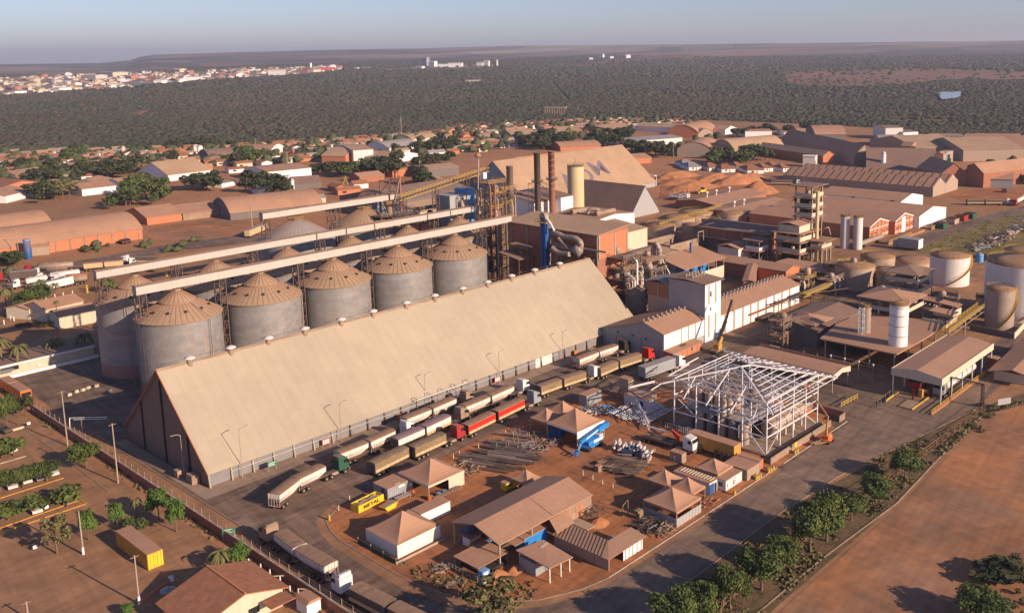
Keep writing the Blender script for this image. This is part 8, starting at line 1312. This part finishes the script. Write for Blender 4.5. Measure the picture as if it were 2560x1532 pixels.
for i, (k, x, y, r, h, c) in enumerate((('a',1415,890,4.2,18,'white'),('a',1445,890,4.2,17,'white'),('a',892,890,3.2,16,'cream'),('b',2205,700,6,14,'white'),('b',2030,730,2,12,'white'),('b',445,775,1.8,12,'white'),('a',2085,1120,2.2,16,'white'),('a',2110,1135,2.2,13,'white'))):
    t = thing('water_tower', ['left of the twin white upright tanks in the left town', 'right of the twin white upright tanks in the left town', 'cream pillar water tower over the terracotta rows', 'round white tank at the bright white factory', 'white pillar before the orange-walled town warehouse', 'white foot of the tall radio mast', 'left slim white pillar beside the dark big-roofed shed', 'right slim white pillar beside the dark big-roofed shed'][i], 'water tower', (*g(k,x,y), 0)); r *= .55; h *= .5; prt(t, 'shell', M[c], lambda m: m.lathe((0,0,0), [(r,0),(r,h),(.02,h+.6)], 16)); prt(t, 'ring', M['conc'], lambda m: m.lathe((0,0,h*.95), [(r+.02,0),(r+.25,.1),(r+.02,.4)], 16))
t = thing('radio_mast', 'very thin tall radio mast in front of the forest', 'mast', (*g('b',445,775), 0)); prt(t, 'shaft', M['steell'], lambda m: m.bar((0,0,5.5),(0,0,24),.35)); prt(t, 'stay', M['steell'], lambda m: m.bar((0,0,20),(7,3,0),.1).bar((0,0,20),(-7,-3,0),.1))
for i, (k, x, y, h) in enumerate((('b',580,1060,26),('a',2075,975,24),('c',975,1010,16),('b',2405,905,22),('c',1080,720,18),('a',1845,870,26))): t = thing('utility_pole', f"tall utility pole standing {['left of the pipe tower', 'over the white factory', 'behind the long brown warehouse', 'right of the giant shed', 'beside the open arched hangar', 'among the far houses'][i]}", 'pole', (*g(k,x,y), 0)); h *= .5; prt(t, 'shaft', M['polec'], lambda m: m.tube([(0,0,0),(0,0,h)], [.3,.2], 6)); prt(t, 'crossarm', M['wood'], lambda m: m.bar((-1.2,0,h-1),(1.2,0,h-1),.25))
# village houses with terracotta hips
for i, (x, y, w, d) in enumerate(((110,990,100,20),(60,965,90,16),(250,995,90,20),(350,1005,110,20),(440,985,60,16),(545,1015,130,22),(640,1000,70,20),(700,985,60,16),(770,1000,60,14))):
    c, L, ang = wbase('c', (x-w*.45, y+10), (x+w*.45, y+6), d); r_ = i % 3 == 2
    t = thing('villa', f"white villa with {'grey-brown' if i in (0,1) else 'terracotta'} hipped roof, {ORD[i]} from the left in the village row", 'house', (*c, 0), R_(ang)); Lh, Dh = L/2, d/2
    prt(t, 'wall', M['white'], lambda m: m.box(-Lh,Lh,-Dh,Dh,0,2.6)); prt(t, 'roof', M['roofg'] if i in (0,1) else M['roofr'], lambda m: m.add([(-Lh-.6,-Dh-.6,2.6),(Lh+.6,-Dh-.6,2.6),(Lh+.6,Dh+.6,2.6),(-Lh-.6,Dh+.6,2.6),(-Lh*.4,0,5),(Lh*.4,0,5)], [(0,1,5,4),(1,2,5),(2,3,4,5),(3,0,4),(3,2,1,0)])); prt(t, 'window', M['glass'], lambda m: m.box(-Lh*.5,-Lh*.2,-Dh-.05,-Dh-.01,1.0,2.0)); prt(t, 'door', M['brickd'], lambda m: m.box(Lh*.1,Lh*.25,-Dh-.05,-Dh-.01,0,2.0))
# ---- small town houses: individuals, then the remainder ----
def house_mesh(v, seed):
    r = random.Random(seed); L, D, h, rh = r.uniform(9, 15), r.uniform(6.5, 9), r.uniform(2.8, 3.4), r.uniform(1.1, 1.8); wm = [M['white'], M['cream'], M['white'], M['brick']][seed % 4]; rm = [M['roofr'], M['roof'], M['roofr'], M['roofg'], M['rooft']][v]
    w = MB().prof([(-D/2,0),(-D/2,h),(0,h+rh),(D/2,h),(D/2,0)], -L/2, L/2, 'x').mesh('house_wall', wm); o = .5; s = rh/(D/2)
    rf = MB().prof([(-D/2-o,h-o*s),(-D/2-o,h-o*s+.15),(0,h+rh+.15),(D/2+o,h-o*s+.15),(D/2+o,h-o*s),(0,h+rh)], -L/2-.4, L/2+.4, 'x').mesh('house_roof', rm)
    wn = MB().box(-L*.3,-L*.12,-D/2-.04,-D/2-.01,1.1,2.2).mesh('house_window', M['glass']); return w, rf, wn
HM = [[house_mesh(v, v*7+k) for k in range(4)] for v in range(5)]
HL = ['small town house with terracotta gable roof below the forest', 'small town house with dusty brown gable roof below the forest', 'white-walled town house with red-brown tiled roof below the forest', 'small town house with grey sheet roof below the forest', 'small town house with pale tan roof below the forest']
ZONES = [(PG('V', [(-60,372),(0,372),(300,366),(600,357),(760,345),(1000,329),(1130,310),(1300,298),(1500,291),(1720,300),(1720,306),(1500,312),(1250,318),(1150,332),(1000,345),(850,356),(700,366),(560,378),(420,386),(300,395),(0,412),(-60,420)], g), 1.0),
 (PG('V', [(0,412),(260,398),(420,392),(350,420),(180,440),(0,470)], g), .65), (PG('V', [(250,395),(800,352),(1000,350),(1000,372),(930,400),(820,385),(700,400),(600,400),(430,410)], g), .6), (PG('V', [(1000,352),(1160,345),(1250,330),(1450,318),(1500,330),(1300,345),(1150,372),(1020,380)], g), .55), (PG('V', [(560,380),(760,362),(1000,350),(1150,338),(1150,352),(1000,366),(800,352),(640,392)], g), .5), (PG('V', [(1150,332),(1380,318),(1420,330),(1200,352)], g), .6), (PG('V', [(560,470),(700,455),(900,470),(860,500),(640,500)], g), .35), (PG('V', [(180,400),(560,385),(640,400),(560,430),(330,425)], g), .4), (PG('V', [(700,440),(930,430),(1000,455),(900,470),(700,470)], g), .3)]
_occ = [(o.location.x, o.location.y) for o in bpy.data.objects if o.parent is None and o.name.startswith(('warehouse','vaulted','villa'))]
cand = []; rr = random.Random(12)
for P_, dn in ZONES:
    A = np.array(P_); ca, sa = math.cos(R_(-12)), math.sin(R_(-12)); Q = np.stack([A[:, 0]*ca+A[:, 1]*sa, -A[:, 0]*sa+A[:, 1]*ca], 1); lo, hi = Q.min(0), Q.max(0); j = 0; y = lo[1]
    while y < hi[1]:
        x = lo[0]
        while x < hi[0]:
            X, Y = x*ca-y*sa, x*sa+y*ca
            if inpoly(np.array([X]), np.array([Y]), P_)[0] and rr.random() < min(.9, dn*1.15) and all((X-a)**2+(Y-b)**2 > 32**2 for a, b in _occ): cand.append((X+rr.uniform(-1.5,1.5), Y+rr.uniform(-1.5,1.5)))
            x += 14.5
        j += 1; y += 12 if j % 2 else 18
def inframe(c): u, v = proj(c[0], c[1], 2); return -20 < u < 2580 and 0 < v < 1532
cand = [c for c in cand if inframe(c)]; cand.sort(key=lambda c: c[0]**2+c[1]**2); print('houses', len(cand))
for i, c in enumerate(cand[:295]):
    v = rr.choice([0,0,1,2,2,3,4]); hm = rr.choice(HM[v]); t = thing('house', HL[v], 'house', (c[0], c[1], 0), R_(-12+rr.choice([0,0,90])+rr.uniform(-3,3)), f"houses with {['terracotta','brown','tiled','grey','tan'][v]} roofs in the town")
    for n_, me in zip(('wall','roof','window'), hm): link(n_, me, t)
def merge(name, items, label, cat):
    groups = []; V = []; F_ = []; MI = []; mats = []; b = 0
    for me, x, y, z, rz, sc in items:
        n = len(me.vertices); a = np.empty(n*3); me.vertices.foreach_get('co', a); a = a.reshape(-1, 3)*sc; c, s = math.cos(rz), math.sin(rz); V.append(np.stack([a[:, 0]*c-a[:, 1]*s+x, a[:, 0]*s+a[:, 1]*c+y, a[:, 2]+z], 1)); m = me.materials[0]
        if m not in mats: mats.append(m)
        k = mats.index(m)
        for p in me.polygons: F_.append([b+q for q in p.vertices]); MI.append(k)
        b += n
    me = bpy.data.meshes.new(name); me.from_pydata([tuple(v) for v in np.concatenate(V)], [], F_); [me.materials.append(m) for m in mats]; me.polygons.foreach_set('material_index', MI); me.update(); return tag(link(name, me), label, cat, kind='stuff')
it = []
for c in cand[295:]:
    v = rr.choice([0,0,1,2,3,4]); hm = rr.choice(HM[v]); a = R_(-12+rr.choice([0,90]))
    for me in hm[:2]: it.append((me, c[0], c[1], 0, a, 1))
if it: merge('distant_town', it, 'densely packed small roofs of the town along the forest edge', 'town')
# far city on the left horizon and far factories
it = []; CA = np.array(CITY); rs = np.random.RandomState(9); n = 0
while n < 430:
    p_ = CA.min(0)+(CA.max(0)-CA.min(0))*rs.rand(2)
    if not inpoly(np.array([p_[0]]), np.array([p_[1]]), CITY)[0]: continue
    u, v_ = proj(p_[0], p_[1], 5)
    if not -30 < u < 900: continue
    n += 1; z = float(terr(p_[0], p_[1]))-.5; v = rs.choice([1,3,4,4]); hm = HM[v][rs.choice([0,1,2,1])] if v != 3 else HM[v][rs.randint(3)]; sc = rs.choice([1.,1.5,2.2,3.6], p=[.45,.3,.17,.08])
    for me in hm[:2]: it.append((me, p_[0], p_[1], z, rs.rand()*3, sc*np.array([1,1,.9])))
merge('far_city', it, 'pale roofs of the far-off city on the left skyline', 'city')
for i, (k, a, b, h, c) in enumerate((('a',(585,338),(690,340),16,'cream'),('a',(695,332),(815,330),26,'cream'),('a',(1340,352),(1450,350),14,'white'),('a',(1710,322),(1800,318),20,'white'),('a',(1935,315),(2050,312),22,'tankw'),('a',(2290,282),(2420,272),14,'red_'),('a',(800,405),(900,400),12,'white'),('a',(110,455),(195,450),12,'white'),('a',(430,430),(520,425),12,'white'),('a',(920,392),(1085,385),12,'white'),('a',(1165,382),(1210,378),16,'white'),('b',(590,250),(625,250),44,'greyp'),('b',(640,252),(680,252),26,'white'),('b',(700,258),(780,256),18,'white'),('b',(780,256),(878,254),20,'white'),('b',(985,245),(1030,245),18,'white'),('b',(1035,250),(1070,250),26,'tankw'),('b',(1130,256),(1140,256),34,'white'),('b',(545,268),(590,268),12,'white'),('b',(1870,195),(1895,195),28,'white'),('b',(1800,207),(1825,206),14,'white'),('b',(1925,200),(1950,200),18,'white'),('b',(2065,190),(2095,189),18,'white'),('b',(110,272),(225,268),9,'white'),('b',(905,362),(1015,360),5,'cream'),('a',(2232,268),(2238,268),30,'white'))):
    A, B = gt(k, *a), gt(k, *b); L = max(math.dist(A, B), 6); ang = hd(A, B); zt = min(float(terr(*A)), float(terr(*B)))-1
    pl, q_ = ('far city', min(i, 11)) if i < 11 or i == 25 else (('lone plant beyond the forest', i-11 if i < 19 else i-15) if i < 19 or i > 22 else ('hill farms', i-19))
    t = thing('far_factory', f"distant {dict(cream='cream', white='white', tankw='off-white', red_='red-roofed', greyp='grey')[c]} industrial building, {ORD[q_]} from the left in the {pl}", 'factory', ((A[0]+B[0])/2, (A[1]+B[1])/2, zt), ang); h = h*.8
    prt(t, 'wall', M[c], lambda m: m.box(-L/2,L/2,0,min(L*.6,60),0,h)); prt(t, 'roof', M['roofg'] if i % 2 else M['white'], lambda m: m.prof([(-1,h),(min(L*.3,30),h*1.12+1),(min(L*.6,60)+1,h)], -L/2-1, L/2+1, 'x'))
# bridge-like low roof in forest
A, B = g('b',1470,600), g('b',1622,600); t = thing('forest_shelter', 'long pale roofed shelter half hidden at the forest edge', 'shelter', (*A, 0), hd(A, B)); L = math.dist(A, B); prt(t, 'roof', M['conc'], lambda m: m.box(0,L,0,14,9,10.5)); prt(t, 'post', M['conc'], lambda m: [m.box(x,x+1,1,2,0,9) for x in np.linspace(1,L-2,9)])
# town trees
TG = 0
TZ = [('d',[(1000,200),(1130,110),(1350,30),(1500,60),(1560,150),(1500,250),(1150,250),(1000,280)],26,'mid',(6,10)),('d',[(280,200),(330,120),(480,120),(560,200),(400,240)],8,'dark',(6,10)),('d',[(480,200),(560,110),(700,130),(700,200)],6,'olive',(8,11)),('a',[(1760,1190),(1780,1110),(1920,1080),(2080,1120),(2080,1200)],10,'dark',(7,11)),('a',[(1360,1160),(1400,1100),(1560,1110),(1600,1160)],8,'dark',(8,12)),
 ('a',[(170,1110),(250,1050),(400,1070),(400,1110)],7,'dark',(9,12)),('a',[(500,1080),(520,1000),(680,1010),(1000,960),(1050,1040),(700,1080)],16,'dark',(8,11)),('a',[(1600,960),(1700,900),(1920,880),(1930,960),(1750,980)],14,'mid',(8,11)),('a',[(1080,965),(1270,920),(1270,960)],6,'dark',(7,9)),('b',[(240,1000),(420,950),(440,1010),(390,1060),(260,1050)],12,'dark',(9,12)),('b',[(560,1150),(600,1080),(620,1150)],2,'dark',(12,13)),
 ('b',[(520,970),(820,920),(830,950),(540,990)],12,'dark',(7,9)),('b',[(340,880),(520,850),(840,800),(840,870),(600,870)],16,'dark',(8,11)),('b',[(1280,820),(1420,770),(1650,790),(1660,830),(1400,860)],20,'dark',(9,13)),('b',[(1720,820),(1880,760),(2100,740),(2080,820),(1850,840)],18,'dark',(9,12)),('b',[(2040,830),(2380,880),(2390,930),(2100,880)],18,'dark',(8,11)),
 ('c',[(150,950),(260,900),(620,890),(640,930),(400,990),(180,970)],24,'mid',(8,11)),('c',[(0,880),(140,900),(100,860)],5,'dark',(8,10)),('c',[(350,770),(480,730),(980,700),(960,740),(500,760)],14,'dark',(8,11)),('b',[(0,1050),(220,980),(240,1040),(40,1080)],10,'mid',(8,10)),('a',[(2280,1030),(2480,1000),(2480,1060),(2300,1060)],8,'dark',(8,10)),('a',[(950,870),(1400,820),(1700,810),(1720,840),(1300,860)],14,'dark',(7,10)),('a',[(400,970),(520,880),(620,870),(580,970)],8,'mid',(8,10)),('a',[(0,985),(200,960),(420,960),(420,1000),(60,1010)],10,'dark',(7,9)),('v',[(0,100),(100,60),(400,60),(440,110),(60,140)],5,'dark',(4,6))]
TN = ['mango trees beyond the orange warehouses','dark trees by the low white warehouse','dry trees by the grey block','broad trees before the short gallery','trees left of the broad clump','trees above the left sheds','trees behind the white-walled warehouse','trees beside the vaulted sheds','trees beside the dark brown hall','trees by the inclined conveyor','round trees by the conveyor','hedge trees below the white gable warehouse','trees around the white arched hangar','trees before the tan warehouses','trees before the orange-walled town warehouse','trees along the foot of the giant shed','trees between the village villas','trees left of the village','trees near the ridged tan warehouse','trees beside the tall pale hall','trees before the vaulted orange shed','trees among the left town houses','trees over the terracotta rows','trees at the far left of the town','shrubs along the left road']
for (k, P_, n, kd, (h0, h1)), nm in zip(TZ, TN):
    Q = PG(k, P_, g); A = np.array(Q); lo, hi = A.min(0), A.max(0); c = 0; tries = 0
    while c < n and tries < 4000:
        tries += 1; X, Y = rr.uniform(lo[0], hi[0]), rr.uniform(lo[1], hi[1])
        if inpoly(np.array([X]), np.array([Y]), Q)[0]:
            h = rr.uniform(h0, h1); c += 1; tree(kd if rr.random() < .8 else 'dark', f"leafy tree, one of the {nm}", X, Y, h, h*rr.uniform(1.05, 1.4), nm)
print('trees', tc[0])
rs = np.random.RandomState(44); pts = []
for P_, dn in ZONES[:4]:
    A = np.array(P_); q = A.min(0)+(A.max(0)-A.min(0))*rs.rand(2600, 2); q = q[inpoly(q[:, 0], q[:, 1], P_)]; pts.append(q[:int(420*(1 if dn == 1 else .35))])
q = np.concatenate(pts+[np.array([p for p in (np.array([rs.uniform(560,900), rs.uniform(120,520)]) for _ in range(700)) if 640 < math.hypot(*p) < float(edge_d(*p))+5 and fbm(p[0]/60, p[1]/60, 3) > .45 and all((p[0]-a)**2+(p[1]-b)**2 > 45**2 for a, b in _occ)])])
c = np.array([.065,.07,.03])*(.7+.6*rs.rand(len(q), 1)); blob_field('town_shrubbery', np.stack([q[:, 0], q[:, 1], np.zeros(len(q))], 1), 2.2+2.2*rs.rand(len(q)), c, M['forest'], hz=.85, seed=8, label='dark green garden trees and bushes scattered among the small town roofs', cat='shrubbery')
q = np.array([p for p in (np.array(g('d', rs.uniform(0,2374), rs.uniform(560,880))) for _ in range(900)) if fbm(p[0]/14, p[1]/14, 9) > .58])[:70]; q = q[(q[:, 1] > 330)]; c = np.array([.075,.08,.03])*(.7+.6*rs.rand(len(q), 1)); blob_field('roadside_scrub', np.stack([q[:, 0], q[:, 1], np.zeros(len(q))], 1), .8+1.1*rs.rand(len(q)), c, M['forest'], hz=.8, seed=9, label='small green bushes dotted along the dusty left-hand road', cat='scrub')
# ================= haze =================
hz = MB().box(-2200, 17500, -3500, 17500, -1.5, 235); ho = hz.build('haze', None); ho.data.materials.clear()
hm = bpy.data.materials.new('air_haze'); hm.use_nodes = True; N = hm.node_tree.nodes; N.remove(N['Principled BSDF'])
pv = N.new('ShaderNodeVolumePrincipled'); pv.inputs['Density'].default_value = 8.5e-5; pv.inputs['Color'].default_value = (.78,.80,.93,1); pv.inputs['Anisotropy'].default_value = .2
hm.node_tree.links.new(pv.outputs[0], N['Material Output'].inputs['Volume']); ho.data.materials.append(hm); tag(ho, kind='stuff')
